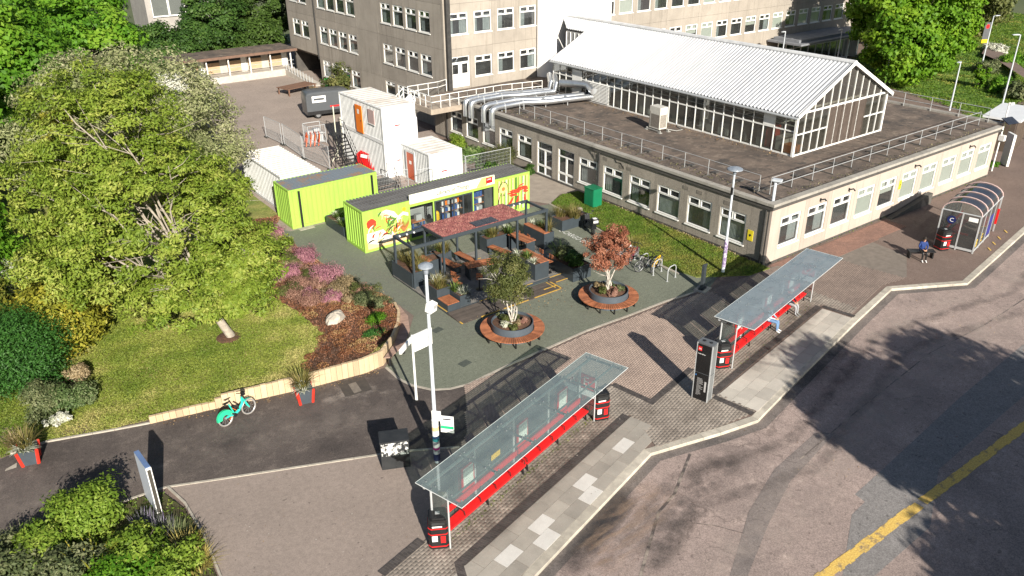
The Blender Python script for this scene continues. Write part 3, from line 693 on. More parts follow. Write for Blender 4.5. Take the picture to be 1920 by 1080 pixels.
def facade(parent, org, rz, panels, wins, mat):
    """panels (xa,xb,za,zb) and windows (x,z,w,h,style,kind) along a wall whose outside is local -y"""
    c, s = math.cos(rz), math.sin(rz)
    for xa, xb, za, zb in panels:
        hs = [(q[0]-xa, q[1]-za, q[0]+q[2]-xa, q[1]+q[3]-za) for q in wins if xa < q[0]+q[2]/2 < xb and za < q[1]+q[3]/2 < zb]
        put('wall_panel', panel_mesh(xb-xa, zb-za, hs, mat), parent, (org[0]+xa*c, org[1]+xa*s, za), rz)
    for q in wins: add_window(parent, org, rz, *q)
# ---------------- low flat-roofed block
XW, YL = -.2, 35.4
low = thing('office_building', 'low flat-roofed concrete block with two long rows of white windows', 'building')
kR = ['both','right','slats','cream','half','cream','cream','cream','cream','cream']
wr = [(.75+2.535*i, .90, 1.84, 1.80, 'casement', kR[i]) for i in range(10)]
pr = [(-.2 if i == 0 else .40+2.535*i, .40+2.535*(i+1) if i < 9 else 25.95, 0, 3.36) for i in range(10)]
facade(low, (0,0), 0, pr, wr, CW_R)
wl = []; pl_ = []; org = (XW, YL)
ys = [1.66+2.53*i for i in range(6)]
kL = ['slats','right','slats','left','left','left']
for i, y in enumerate(ys): wl.append((YL-y-1.9, .72, 1.9, 1.85, 'casement', kL[i]))
for y in (16.72, 19.16): wl.append((YL-y-1.78, .02, 1.78, 2.62, 'door', None))
for i, y in enumerate((21.6,24.0,26.3,28.72,31.08)): wl.append((YL-y-1.75, .85, 1.75, 1.82, 'casement', 'left'))
edges = [0, 1.3] + [YL-e for e in (31.0-.12+2.2,30.75,28.4,26.0,23.65,21.2,18.8,16.45,14.0,11.45,8.92,6.4,3.87,1.35,.06)]
edges = sorted(set([0]+[e for e in edges if e > .5])); edges = [e for i, e in enumerate(edges) if i == 0 or e-edges[i-1] > .4]
facade(low, org, R(-90), [(edges[i], edges[i+1], 0, 3.36) for i in range(len(edges)-1)], wl, CW_L)
MB().box(XW-.03,-.02,0,.10,.14,3.38).build('corner_post', CW_R, low)
# right end and rear walls (seen from a step aside)
MB().box(25.81,.16,0,25.95,20,3.36).build('end_wall', CW_R, low)
# plinth, fascia, coping, roof deck
MB().box(XW-.02,-.05,-.02,XW+.02,YL,.16).box(XW+.03,-.03,-.02,25.97,.03,.12).build('plinth', FASC, low)
MB().box(XW-.10,-.10,3.36,26.05,.06,3.58).box(XW-.10,.06,3.36,XW+.06,33.6,3.58).build('fascia', FASC, low)
cop = MB(); 
for i in range(13): cop.tint = random.random(); cop.box(XW-.16+2.04*i+.01,-.16,3.58,XW-.16+2.04*(i+1)-.01,.26,3.74)
for i in range(16): cop.tint = random.random(); cop.box(XW-.16,.27+2.05*i,3.58,XW+.26,.27+2.05*(i+1)-.02,3.74)
for i in range(10): cop.tint = random.random(); cop.box(26.95,.3+2*i,3.5,27.35,.3+2*(i+1)-.02,3.74)
cop.build('coping', COPE, low)
m, nt, b = nodes('roof_felt'); k = NT(nt)
col = k.mix(k.ramp(k.noise(.5, 7, .65), .38, .62), (.155,.118,.093), (.078,.062,.052))
col = k.mix(k.math('MULTIPLY', k.ramp(k.noise(1.5, 8, .75), .52, .68), .75), col, (.27,.215,.168))
col = k.mix(k.math('MULTIPLY', k.ramp(k.noise(.9, 6, .7), .53, .62), .85), col, (.05,.044,.04))
col = k.mix(.3, col, k.mix(k.ramp(k.noise(20, 3, .8), .3, .7), (.1,.1,.1), (.9,.9,.9)), 'OVERLAY')
k.link(col, b.inputs['Base Color']); b.inputs['Roughness'].default_value = .95; k.bump(k.noise(9, 6, .7), .5, .03, b); FELT = m
# low roof: plain slab, with felt lap lines as slight ridges
rf = MB().prism([(XW+.2,.2),(27.0,.2),(27.0,22),(19.2,35.2),(XW+.2,35.2)], 3.3, 3.6).build('roof_deck', FELT, low)
lp = MB()
for i in range(8): lp.box(.4, 1.9+2.6*i, 3.6, 8.2, 1.96+2.6*i, 3.612)
for i in range(9): lp.box(9+2*i, .4, 3.6, 9.06+2*i, 4.7, 3.613)
lp.build('felt_lap', FELT, rf)
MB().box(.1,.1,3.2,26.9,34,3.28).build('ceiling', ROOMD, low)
# roof-edge upstand scraps, vents and cables on the pebble wall
vt = MB()
for y, z in ((14.6,3.0),(13.5,3.02),(11.9,2.86),(11.2,2.9),(6.3,2.95),(5.2,2.95),(3.1,2.9)): vt.box(XW-.02, y-.22, z-.11, XW, y+.22, z+.11)
vt.build('wall_vent', M('grey_vent', (.20,.18,.155), None, 8, .8), low)
for y in (14.05,.35,33.3): MB().tube([(XW-.08,y,0),(XW-.08,y,3.3)], .055, 8).build('drainpipe', PIPEM, low)
cb = MB()
for a in (0, .35): cb.tube([(XW+.3,14.6+a,3.76),(XW-.2,14.5+a*.6,3.6),(XW-.14,14.45,3.2),(XW-.06,14.2,2.6)], .02, 5)
cb.tube([(XW-.03,12.6,3.3),(XW-.03,12.4,3.05),(XW-.03,12,3.1),(XW-.03,11.7,2.8)], .018, 5)
cb.build('cable', BLACK, low)
def wall_lamp(x, z):
    o = MB(); o.box(x-.05,-.05,z-.1,x+.05,-.02,z+.1); o.tube([(x,-.04,z),(x,-.3,z+.12),(x,-.42,z+.02)], .045, 6); return o.build('wall_lamp', BLACK, low)
for x in (4.3, 7.2, 14.7, 21.9): wall_lamp(x, 2.98)
YSIGN = M('yellow_sign', (.75,.62,.03), (.7,.58,.03), 3, .5)
so_ = MB().box(13.12,-.03,1.7,13.38,0,2.3).build('yellow_sign', YSIGN, low); MB().box(13.19,-.034,1.95,13.31,-.031,2.05).build('sign_print', BLACK, so_)
so_ = MB().box(XW-.03,1.05,1.15,XW,1.42,1.78).build('yellow_sign', YSIGN, low); MB().cbox((XW-.033,1.24,1.48),(.004,.12,.14),0,R(45)).build('sign_print', BLACK, so_)
# ramp and dwarf wall by the right facade
rp = thing('ramp_wall', 'dark sloping ramp upstand against the pale wall', 'ramp', (12.1,-.5,0))
MB().add([(0,0,0),(4.9,0,0),(4.9,0,.75),(0,0,.05),(0,.36,0),(4.9,.36,0),(4.9,.36,.75),(0,.36,.05)], [(0,1,2,3),(7,6,5,4),(3,2,6,7),(1,5,6,2),(0,3,7,4)]).build('ramp', M('ramp_concrete', (.10,.095,.085), (.07,.066,.06), 2, .9), rp)
# railings on the roof: posts on counterweight feet, two rails
def railing(name, label, pts, z, h, mat, post=.018, rail=.016, foot=True, group=None, cat='railing', mids=1):
    t = thing(name, label, cat, (pts[0][0], pts[0][1], z), 0, group); o = Vector((pts[0][0], pts[0][1], 0)); P_ = [Vector((p[0],p[1],p[2] if len(p) > 2 else 0))-o for p in pts]
    for p in P_:
        mb = MB(); mb.tube([p, p+Vector((0,0,h))], post, 6)
        mb.m = 1
        if foot: mb.bar(p+Vector((-.45,0,.03)) if foot == 'x' else p+Vector((0,-.1,.03)), p+Vector((.6,0,.03)) if foot == 'x' else p+Vector((0,1.1,.03)), .06); 
        if foot: mb.cbox(p+(Vector((.65,0,.06)) if foot == 'x' else Vector((0,1.15,.06))), (.35,.35,.09))
        mb.build('post', [mat, FASC], t)
    for i in range(mids+1):
        MB().tube([p+Vector((0,0,h*(1-i/(mids+1.0)))) for p in P_], rail, 6).build('rail', mat, t)
    return t
railing('roof_railing', 'thin grey guard rail along the left edge of the flat roof', [(1.1,2.0+i*1.9) for i in range(13)], 3.6, 1.0, GALV, .018, .013, 'x', 'guard rails on the flat roof')
railing('roof_railing', 'long grey guard rail along the street edge of the flat roof', [(1.1+i*2.02,1.25) for i in range(13)], 3.6, 1.05, GALV, .018, .018, 'y', 'guard rails on the flat roof')
railing('roof_railing', 'grey guard rail at the grass end of the flat roof', [(26.9,1.3+i*2.2) for i in range(8)], 3.6, 1.05, GALV, .022, .022, None, 'guard rails on the flat roof')
# ---------------- greenhouse on the roof
GX0, GX1, GY0, GY1, GZ, GE_, GR = 8.35, 18.55, 4.95, 29.5, 3.6, 6.45, 8.98
GXM = (GX0+GX1)/2
gh = thing('glasshouse', 'long glasshouse with a white ribbed roof standing on the flat roof', 'greenhouse')
RW = M('white_sheet_roof', (.52,.53,.55), (.43,.44,.455), .5, .5, fine=.05, stretch=(.25,1.6,.25))
sl_ = (GR-GE_)/(GXM-GX0)
def corr(side):
    mb = MB(); y = GY0-.25; xe = GX0-.35 if side < 0 else GX1+.35; p = .30; ze = GE_ - .35*sl_
    yend = 34.4; vs = []; fs = []
    n = int((yend-y)/p)
    for i in range(n):
        a = y+i*p
        # clipped far corner of the near slope
        for dy, dz in ((0,0),(.13,0),(.17,.065),(.26,.065)):
            yy = a+dy; xx, zz = xe, ze
            if side < 0 and yy > 29.6:
                u = 11.9 if yy < 32 else 11.9+(yy-32)/2.4*1.5; xx, zz = min(u, GXM-.05), GR-(GXM-min(u, GXM-.05))*sl_
            vs += [(xx,yy,zz+dz),(GXM,yy,GR+dz)]
    for i in range(len(vs)//2-1):
        q = (2*i,2*i+1,2*i+3,2*i+2); fs.append(q if side > 0 else q[::-1])
    return mb.add(vs, fs)
corr(-1).build('roof_slope', RW, gh); corr(1).build('roof_slope', RW, gh)
MB().tube([(GXM,GY0-.28,GR+.06),(GXM,34.4,GR+.06)], .17, 8).build('ridge_cap', M('ridge_grey', (.6,.61,.62), None, 2, .5), gh)
MB().tube([(GX0-.38,GY0-.25,GE_-.27),(GX0-.38,29.5,GE_-.27)], .09, 8).tube([(GX1+.38,GY0-.25,GE_-.27),(GX1+.38,34,GE_-.27)], .09, 8).build('gutter', GALV, gh)
bg_ = MB()
for a, b in (((GX0-.35,GE_-.18),(GXM,GR+.06)),((GXM,GR+.06),(GX1+.35,GE_-.18))): bg_.bar((a[0],GY0-.27,a[1]),(b[0],GY0-.27,b[1]), .06, .22)
bg_.build('barge_board', WHITE, gh)
GG = glass('glasshouse_glass', (.50,.54,.52), f0=.09, dirt=.10, dirtc=(.45,.43,.36))
GGF = glass('gable_glass', (.45,.45,.40), f0=.08, dirt=.13, dirtc=(.27,.26,.21))
fr = MB(); NB = 29; st_ = (GY1-GY0)/NB; mz = GZ+1.62
for i in range(NB+1):
    y = GY0+i*st_; fr.box(GX0-.03,y-.028,GZ+.04,GX0+.05,y+.028,GE_-.1)
fr.box(GX0-.02,GY0,GZ,GX0+.07,GY1,GZ+.09); fr.box(GX0-.025,GY0,mz-.04,GX0+.06,GY1,mz+.04); fr.box(GX0-.02,GY0,GE_-.16,GX0+.06,GY1,GE_-.06)
fr.build('side_frame', WHITE, gh)
for i in range(NB):
    y = GY0+i*st_
    for z0, z1 in ((GZ+.09,mz-.04),(mz+.04,GE_-.16)):
        if 20 < i < 24 and z0 < mz and i != 20: continue
        MB().add([(GX0+.02,y+st_-.03,z0),(GX0+.02,y+.03,z0),(GX0+.02,y+.03,z1),(GX0+.02,y+st_-.03,z1)], [(0,1,2,3)]).build('pane', GG, gh)
lv = MB()
for i in range(14): lv.cbox((GX0-.04, GY0+22*st_+.1, GZ+.15+.11*i), (.08, 2.9*st_, .05), 0, 0, R(30))
lv.build('louvre_vent', WHITE, gh)
MB().box(GX0-.03,GY0+2*st_+.03,mz+.05,GX0,GY0+3*st_-.03,GE_-.17).build('blank_panel', WHITE, gh)
MB().box(GX0-.035,GY0+24.6*st_,GZ+.1,GX0-.005,GY0+26*st_,GZ+2.3).build('blank_panel', WHITE, gh)
ff = MB(); NG = 12; sg = (GX1-GX0)/NG; tz = GE_-.05
for i in range(NG+1):
    x = GX0+i*sg; zt = GE_+(GXM-abs(x-GXM)-GX0)*sl_-.1; ff.box(x-.026,GY0-.03,GZ+.04,x+.026,GY0+.05,max(zt,tz))
ff.box(GX0,GY0-.035,tz-.06,GX1,GY0+.06,tz+.06); ff.box(GX0,GY0-.02,GZ,GX1,GY0+.07,GZ+.1); ff.box(GX0,GY0-.025,GZ+1.38,GX0+4*sg,GY0+.055,GZ+1.46); ff.box(GX0+9*sg,GY0-.025,GZ+1.38,GX1,GY0+.055,GZ+1.46)
ff.box(GX0-.10,GY0-.06,GZ,GX0+.06,GY0+.1,GE_); ff.box(GX1-.06,GY0-.06,GZ,GX1+.1,GY0+.1,GE_)
ff.build('gable_frame', WHITE, gh)
for i in range(NG):
    x0, x1 = GX0+i*sg+.035, GX0+(i+1)*sg-.035; za, zb = (GE_+(GXM-abs(x-GXM)-GX0)*sl_-.12 for x in (x0, x1))
    MB().add([(x0,GY0+.02,tz+.06),(x1,GY0+.02,tz+.06),(x1,GY0+.02,max(zb,tz+.07)),(x0,GY0+.02,max(za,tz+.07))], [(0,1,2,3)]).build('pane', GGF, gh)
    if i < 4 or i >= 9:
        for z0, z1 in ((GZ+.1,GZ+1.38),(GZ+1.46,tz-.06)): MB().add([(x0,GY0+.02,z0),(x1,GY0+.02,z0),(x1,GY0+.02,z1),(x0,GY0+.02,z1)], [(0,1,2,3)]).build('pane', GGF, gh)
LOUV = M('brown_louvre', (.105,.082,.068), (.08,.062,.052), 3, .6)
for j in range(3):
    a = GX0+4*sg+.04+j*(5*sg/3); ml = MB(); ml.box(a,GY0-.05,GZ+.12,a+.06,GY0+.04,tz-.08); ml.box(a+5*sg/3-.07,GY0-.05,GZ+.12,a+5*sg/3-.03,GY0+.04,tz-.08)
    for i in range(30): ml.cbox((a+5*sg/6,GY0-.01,GZ+.16+i*.085), (5*sg/3-.1,.08,.02), 0, R(35))
    ml.box(a,GY0+.03,GZ+.12,a+5*sg/3-.03,GY0+.04,tz-.08); ml.build('louvre_panel', LOUV, gh)
# inside: trusses, benches, plant stands and a red machine
ins = MB()
for i in range(9):
    y = GY0+1.5+i*2.9; ins.box(GX0+.3,y-.05,GE_-.5,GX1-.3,y+.05,GE_-.38); ins.box(GX0+.3,y-.04,GE_-1.0,GX0+3,y+.04,GE_-.93)
ins.box(GX0+.5,GY0+.5,GE_-.75,GX0+.56,GY1-.5,GE_-.69); ins.box(GX0+.8,GY0+.5,GE_-1.15,GX0+.86,GY1-.5,GE_-1.09)
ins.build('truss', WHITE, gh)
fl = MB(); fl.box(GX0+.1,GY0+.1,GZ,GX1-.1,GY1,GZ+.01); fl.box(GX1-.08,GY0+.2,GZ,GX1-.02,GY1,GE_-.2); fl.box(GX0+4.2,GY0+4,GZ,GX0+4.3,GY1,GE_); fl.build('inner_wall', M('glasshouse_inside', (.12,.12,.11), (.07,.07,.065), .8, .9), gh)
rd = random.Random(4)
for i in range(15):
    y = GY0+1.2+i*1.55; mb = MB(); h = rd.uniform(.7,1.5); mb.box(GX0+.6,y,GZ,GX0+1.9,y+rd.uniform(.6,1.2),GZ+h); mb.build('bench', [M('bench_grey',(.25,.26,.25),None,2,.7), M('bench_white',(.5,.5,.48),None,2,.6), M('bench_dark',(.06,.07,.075),None,2,.6)][rd.randrange(3)], gh)
MB().box(GX0+.5,GY0+.4,GZ,GX0+1.3,GY0+1.2,GZ+.5).build('machine', M('machine_orange',(.55,.17,.02),None,2,.5), gh)
MB().box(GX0+.6,GY0+2.0,GZ,GX0+1.2,GY0+2.7,GZ+1.5).build('machine', M('machine_red',(.4,.05,.03),None,2,.5), gh)
# lean-to glazing under the far clipped corner
MB().box(11.85,29.6,GZ,11.95,32,8.05).box(8.35,29.5,GZ,11.9,29.6,6.4).build('end_wall', M('end_cladding',(.35,.36,.36),(.2,.2,.2),2,.6), gh)
fe = MB()
for i in range(5): fe.box(11.78,29.7+i*.55,6.6,11.84,29.76+i*.55,8.0)
fe.build('end_frame', WHITE, gh)
# ---------------- heat pump and ducts on the roof
ac = thing('heat_pump', 'tall cream heat pump box on a low frame beside the glasshouse', 'air conditioner', (6.15,14.9,3.6), R(-4))
mb = MB().box(-.36,-.55,.22,.36,.55,1.78); mb.build('case', M('cream_metal',(.62,.60,.54),None,4,.4,fine=.04), ac)
mb = MB(); mb.box(-.37,.62-.16,.3,-.365,.5,1.4)
for i in range(10): mb.box(-.30+i*.06,-.565,.32,-.27+i*.06,-.55,1.25)
for i in range(9): mb.box(-.372,-.5+i*.1,.32,-.36,-.45+i*.1,1.25)
mb.build('grille', M('grille_brown',(.17,.145,.12),None,4,.6), ac)
mb = MB(); 
for x in (-.4,.4):
    mb.bar((x,-.75,.12),(x,.75,.12), .06)
    for y in (-.7,.7): mb.box(x-.04,y-.04,0,x+.04,y+.04,.2); mb.cbox((x,y,.03),(.25,.25,.05))
mb.tube([(.3,-.6,.2),(.8,-1.1,.1),(1.5,-1.0,.06),(1.8,-.2,.06),(2.1,.2,.06)], .03, 6)
mb.build('stand', M('stand_grey',(.35,.35,.33),None,4,.5), ac)
DUCT = M('shiny_duct', (.72,.75,.78), (.60,.63,.66), 3, .28, metal=.85, fine=.05)
dh = thing('duct_run', 'bright silver ventilation ducts crossing the roof to the glasshouse', 'ductwork', (0,0,0))
for j, y in enumerate((29.9,29.1,27.3,26.2)):
    z = 4.15; x0 = -.55
    pts = [(x0,y,2.75),(x0,y,3.7)] + [(x0+.55*(1-math.cos(a)), y, 3.7+.5*math.sin(a)) for a in (.5,1.0,1.57)]
    xe = (6.9,6.9,8.2,8.2)[j]; ye = (28.3,27.6,25.2,24.3)[j]
    pts += [(2.6,y,4.2),(4.2,y*.5+ye*.5,4.2),(xe,ye,4.2)] + ([(xe+.3,ye+.15,4.8),(xe+1.0,ye+1.2,5.2)] if j < 2 else [])
    pts = [(x,y_,z_-.12 if z_ > 4.1 else z_) for x, y_, z_ in pts]; MB().tube(pts, .235, 12).build('duct', DUCT, dh, smooth=True)
    fl_ = MB()
    for x in (.6,2.4,4.2,6.0):
        t = min(1,max(0,(x-2.6)/(xe-2.6))); yy = y+(ye-y)*t; fl_.tube([(x-.03,yy,4.08),(x+.03,yy,4.08)], .27, 12); fl_.box(x-.03,yy-.28,3.6,x+.03,yy-.24,4.0); fl_.box(x-.03,yy+.24,3.6,x+.03,yy+.28,4.0)
    fl_.build('flange', GALV, dh)
MB().tube([(7.4,27.4,4.8),(8.3,25.0,4.9),(8.0,23.9,4.6)], .3, 12).build('duct', DUCT, dh, smooth=True)
# ---------------- tall block: two faces at the corner (1.1, 35.4)
tw = thing('tower_block', 'tall grey concrete teaching block with rows of white windows behind the yard', 'building')
TX, TY = 1.1, 35.4; FL = [0, 2.95, 7.05, 10.75, 14.5]
wx = []; rd = random.Random(9)
lab = ['both','left','right',None,'left',None]
for zf in (4.45, 8.22, 12.0):
    for i in range(4):
        if zf == 4.45 and i == 0: wx.append((1.72-TX, 3.75, 1.9, 2.62, 'solid', None)); continue
        wx.append((1.72-TX+2.5*i, zf, 1.84, 1.8, 'casement', rd.choice(lab)))
    for i in range(18):
        x = 19.05+2.475*i
        if x > 62: break
        wx.append((x-TX, zf+.1, 1.86, 1.8, 'casement', rd.choice(lab+['cream','cream','half'])))
for i in range(18):
    x = 19.05+2.475*i
    if x < 46: wx.append((x-TX, .95, 1.86, 1.8, 'casement', rd.choice(lab)))
pxs = [0,10.0] ; seg = [(0,5.02),(5.02,10.05)] + [(17.9+4.95*i-.55, 17.9+4.95*(i+1)-.55) for i in range(9)]
pp = [(a,b,FL[j],FL[j+1]) for a, b in seg for j in range(1,4)] + [(a,b,0,FL[1]) for a, b in seg if 16 < a < 46]
facade(tw, (TX,TY), 0, pp, wx, CW_T)
wy = []; UY = 69.5
def ly(y): return UY-y
for zf, hh in ((.85,1.8),(4.43,1.85),(8.15,1.85),(12.0,1.8)):
    for g0 in (37.65, 52.02):
        for i in range(4): wy.append((ly(g0+2.33*i+1.86), zf + (.6 if zf < 1 and g0 < 40 else 0), 1.86, hh if not (zf < 1 and g0 < 40) else 1.3, 'casement', rd.choice(lab+['slats'])))
    if zf > 1:
        for y in (63.8, 66.2): wy.append((ly(y+1.9), zf+.1, 1.9, hh, 'casement', rd.choice(lab)))
ysp = [(ly(69.5), ly(61.6)), (ly(61.6), ly(56.6)), (ly(56.6), ly(51.7)), (ly(51.7), ly(47.2)), (ly(47.2), ly(42.2)), (ly(42.2), ly(35.4))]
ppy = [(a,b,FL[j],FL[j+1]) for a, b in ysp for j in range(4) if not (j == 0 and a < 1)]
facade(tw, (TX,UY), R(-90), ppy, wy, CW_T)
MB().tube([(TX-.08,61.6,2.6),(TX-.08,61.6,14.5)], .07, 8).build('drainpipe', PIPEM, tw)
MB().box(TX+.1,TY-.34,3.4,TX+.5,TY-.04,14.5).build('drainpipe', PIPEM, tw)
MB().box(TX-.02,TY+.02,FL[0],TX+.14,TY+.3,14.5).build('corner_post', CW_T, tw)
MB().box(TX+.2,TY+.2,14.3,62,69.4,14.5).box(TX+.2,61.4,2.7,14,69.4,2.9).build('roof', FELT, tw)
MB().box(TX+.15,61.45,0,12,61.6,2.8).box(8,61.6,0,8.2,69.4,2.8).box(TX+.3,69.1,0,8,69.4,2.8).build('undercroft_wall', M('undercroft',(.09,.082,.072),(.06,.055,.05),1.5,.9), tw)
MB().box(61.6,TY+.15,0,61.8,50,14.5).build('end_wall', CW_T, tw)
# white stair tower with a rounded near corner
cs = [(11.15,35.3)] + [(11.15+1.9*(1-math.cos(a)), 35.3-1.5*math.sin(a)) for a in [i*math.pi/2/9 for i in range(1,10)]] + [(18.95,33.8),(18.95,35.3)]
stw = MB().prism(cs, 0, 16).build('stair_tower', M('white_render',(.80,.79,.77),(.74,.73,.70),.6,.75,fine=.03), tw, smooth=True)
# dark entrance canopy under the big tree
MB().box(45.5,30.6,3.25,62,35.2,3.45).box(46.2,31.4,3.46,58,34.9,3.75).build('entrance_canopy', M('canopy_grey',(.22,.23,.25),(.16,.17,.19),1.5,.6), tw)
ew = MB(); 
for i in range(10): ew.box(46+i*1.5,33.95,0,46.1+i*1.5,34.05,3.25)
ew.box(46,33.94,2.2,61,34.04,2.3); ew.box(46,33.93,.0,61,34.05,.1); ew.build('entrance_frame', WHITE, tw)
MB().add([(46,34.02,0),(61,34.02,0),(61,34.02,3.25),(46,34.02,3.25)], [(0,1,2,3)]).build('entrance_glass', PANE, tw)
MB().box(61,33,0,61.3,35.3,3.2).build('canopy_wall', WHITE, tw)
for x in (56,60): MB().box(x,31.2,0,x+.2,31.4,3.2).build('canopy_post', WHITE, tw)
MB().cbox((36.6,35.37,3.95),(1.9,.04,.55)).build('wall_sign', M('sign_grey',(.27,.29,.30),(.4,.41,.42),5,.6), tw)
# external stair and landing between the blocks
sw = thing('outside_stair', 'white-railed concrete stair climbing to a landing on the roof', 'staircase')
LDM = M('landing_concrete',(.36,.30,.24),(.28,.235,.19),2,.9)
MB().box(-3.6,30.3,3.2,XW+.3,34.7,3.62).box(-3.75,30.1,3.28,-3.6,34.8,3.72).build('landing', LDM, sw)
for i in range(18): MB().box(-7.8+i*.25,33.5,0,-7.8+(i+1)*.25,34.7,.2+i*.19).build('step', LDM, sw)
MB().add([(-8.2,33.36,0),(-3.2,33.36,0),(-3.2,33.36,4.1),(-3.7,33.36,4.35),(-8.2,33.36,.9),(-8.2,33.5,0),(-3.2,33.5,0),(-3.2,33.5,4.1),(-3.7,33.5,4.35),(-8.2,33.5,.9)], [(0,1,2,3,4),(9,8,7,6,5),(3,8,9,4),(2,7,8,3),(1,6,7,2),(0,4,9,5)]).build('stair_side', M('white_balustrade',(.74,.75,.76),(.66,.67,.68),1,.6), sw)
rl = MB()
def rails(pts, h, n=2):
    for a, b in zip(pts, pts[1:]):
        a, b = Vector(a), Vector(b); L = (b-a).length; k = max(1, round(L/.9))
        for i in range(k+1): p = a.lerp(b, i/k); rl.tube([p, p+Vector((0,0,h))], .03, 6)
        for j in range(n): rl.tube([a+Vector((0,0,h*(1-j*.45))), b+Vector((0,0,h*(1-j*.45)))], .03, 6)
rails([(-3.6,34.6,3.7),(-3.6,30.2,3.65),(-.1,30.25,3.65),(3.4,30.3,3.62),(7.2,29.6,3.6)], 1.05)
rails([(-7.7,34.7,.3),(-3.6,34.7,3.6)], 1.0); rails([(-3.2,34.6,3.7),(-.2,34.6,3.7),(1.0,35.2,3.65)], 1.0)
rl.build('handrail', WHITE, sw)
# hut with a raised deck at the far end of the yard
ht = thing('timber_hut', 'low flat-roofed hut with white posts and boarded fronts behind the yard', 'hut')
HW = M('hut_board',(.46,.32,.20),(.38,.27,.17),2,.8); HS = M('hut_wall',(.48,.45,.40),(.38,.35,.31),2,.8)
HX0, HX1, HY = -12.5, .6, 68.2
MB().box(HX0,HY+1.6,0,HX1,HY+4.2,2.75).build('wall', HS, ht)
MB().box(HX0-.3,HY-.5,2.75,HX1+.4,HY+4.4,2.97).build('roof', FELT, ht)
MB().box(HX0-.3,HY-.62,2.72,HX1+.4,HY-.5,3.0).build('fascia', M('hut_fascia',(.17,.10,.07),(.12,.075,.055),3,.7), ht)
MB().box(HX0,HY-.2,0,HX1,HY+1.6,.75).build('deck', HS, ht)
for i in range(6): MB().box(HX0+.5+i*2.45,HY-.1,.75,HX0+.62+i*2.45,HY+.02,2.72).build('post', WHITE, ht)
for i in range(5):
    MB().box(HX0+.9+i*2.45,HY+1.55,.8,HX0+2.5+i*2.45,HY+1.6,2.05).build('board_front', HW, ht); MB().box(HX0+.9+i*2.45,HY+1.55,2.07,HX0+2.5+i*2.45,HY+1.6,2.6).build('window', ROOMD, ht)
    if i % 2 == 0: MB().box(HX0+2.55+i*2.45,HY+1.54,.75,HX0+3.15+i*2.45,HY+1.6,2.5).build('door', WHITE, ht)
hr = MB(); hr.tube([(HX0,HY-.15,1.65),(HX1,HY-.15,1.65)], .03, 5); hr.tube([(HX0,HY-.15,1.2),(HX1,HY-.15,1.2)], .025, 5); hr.build('rail', GALV, ht)
wr_ = thing('access_ramp', 'grey access ramp with a slatted side running down from the hut', 'ramp', (0,0,0))
MB().add([(-.6,60.2,0),(.5,60.2,0),(.5,67.9,0),(-.6,67.9,0),(-.6,60.2,.06),(.5,60.2,.06),(.5,67.9,.75),(-.6,67.9,.75)], [(4,5,6,7),(0,1,5,4),(3,0,4,7),(1,2,6,5)]).build('ramp', HS, wr_)
for i in range(10): MB().box(-.65,60.3+i*.8,.05+i*.07,-.6,60.38+i*.8,1.0+i*.07).build('post', GALV, wr_)
# white house far behind the trees, top left
wh = thing('white_house', 'white house with a big paned window behind the dark trees', 'building', (-9,93,0))
MB().box(.3,.2,0,9,8,9).build('wall', M('house_wall',(.36,.34,.31),(.3,.28,.26),1,.8), wh)
for i in range(3): add_window(wh, (0,0), R(0), 1.0+i*2.2, 4.6, 2.1, 3.2, 'casement', None)
# dark flat-roofed shelter / kiosk far right
kk = thing('kiosk', 'small white-roofed timber shelter at the right edge of the pavement', 'kiosk', (33.2,1.6,0), R(10))
MB().box(-.2,-.2,2.55,5.5,2.6,2.72).build('roof', M('kiosk_roof',(.66,.68,.70),(.6,.62,.64),2,.5), kk)
for i in range(9): MB().box(.1+i*.35,.05,0,.42+i*.35,.1,2.5).build('board', M('kiosk_board',(.10,.075,.055),(.07,.052,.04),2,.8,tint=.2), kk)
for i in range(6): MB().box(.05,.15+i*.38,0,.1,.5+i*.38,2.5).build('board', MT['kiosk_board'], kk)
MB().box(.2,2.35,0,5,2.4,2.5).build('back_wall', MT['kiosk_board'], kk)
for x, y in ((5.3,.1),(5.3,2.3)): MB().box(x-.06,y-.06,0,x+.06,y+.06,2.55).build('post', WHITE, kk)

# ================================================================ CONTAINERS AND CABINS
LIME = M('lime_paint', (.31,.51,.08), (.225,.36,.07), 1.6, .5, fine=.08, lo=.5, hi=.85, stretch=(1.8,1.8,.25))
CABW = M('cabin_white', (.74,.75,.75), (.52,.51,.48), 1.6, .5, fine=.06, lo=.52, hi=.85, stretch=(1.8,1.8,.3))
CABG = M('cabin_grey', (.56,.57,.57), (.47,.48,.48), 2, .5, fine=.05)
CROOF = M('dark_container_roof', (.17,.168,.165), (.10,.098,.096), 1.4, .6, .1, fine=.15, stretch=(.4,2,1))
RROOF = M('rusted_blue_roof', (.16,.19,.22), (.30,.17,.09), .8, .75, .2, 20, lo=.50, hi=.66, fine=.2)
WROOF = M('cabin_roof_sheet', (.60,.585,.55), (.44,.36,.29), .9, .7, .1, lo=.52, hi=.75, fine=.1)
ORANGE = M('orange_door', (.80,.20,.012), (.74,.18,.012), 2, .45, fine=.04)
DORANGE = M('brick_red_door', (.52,.095,.03), (.46,.085,.03), 2, .5)
RED = M('signal_red', (.62,.018,.018), (.56,.016,.018), 2, .4, fine=.05)
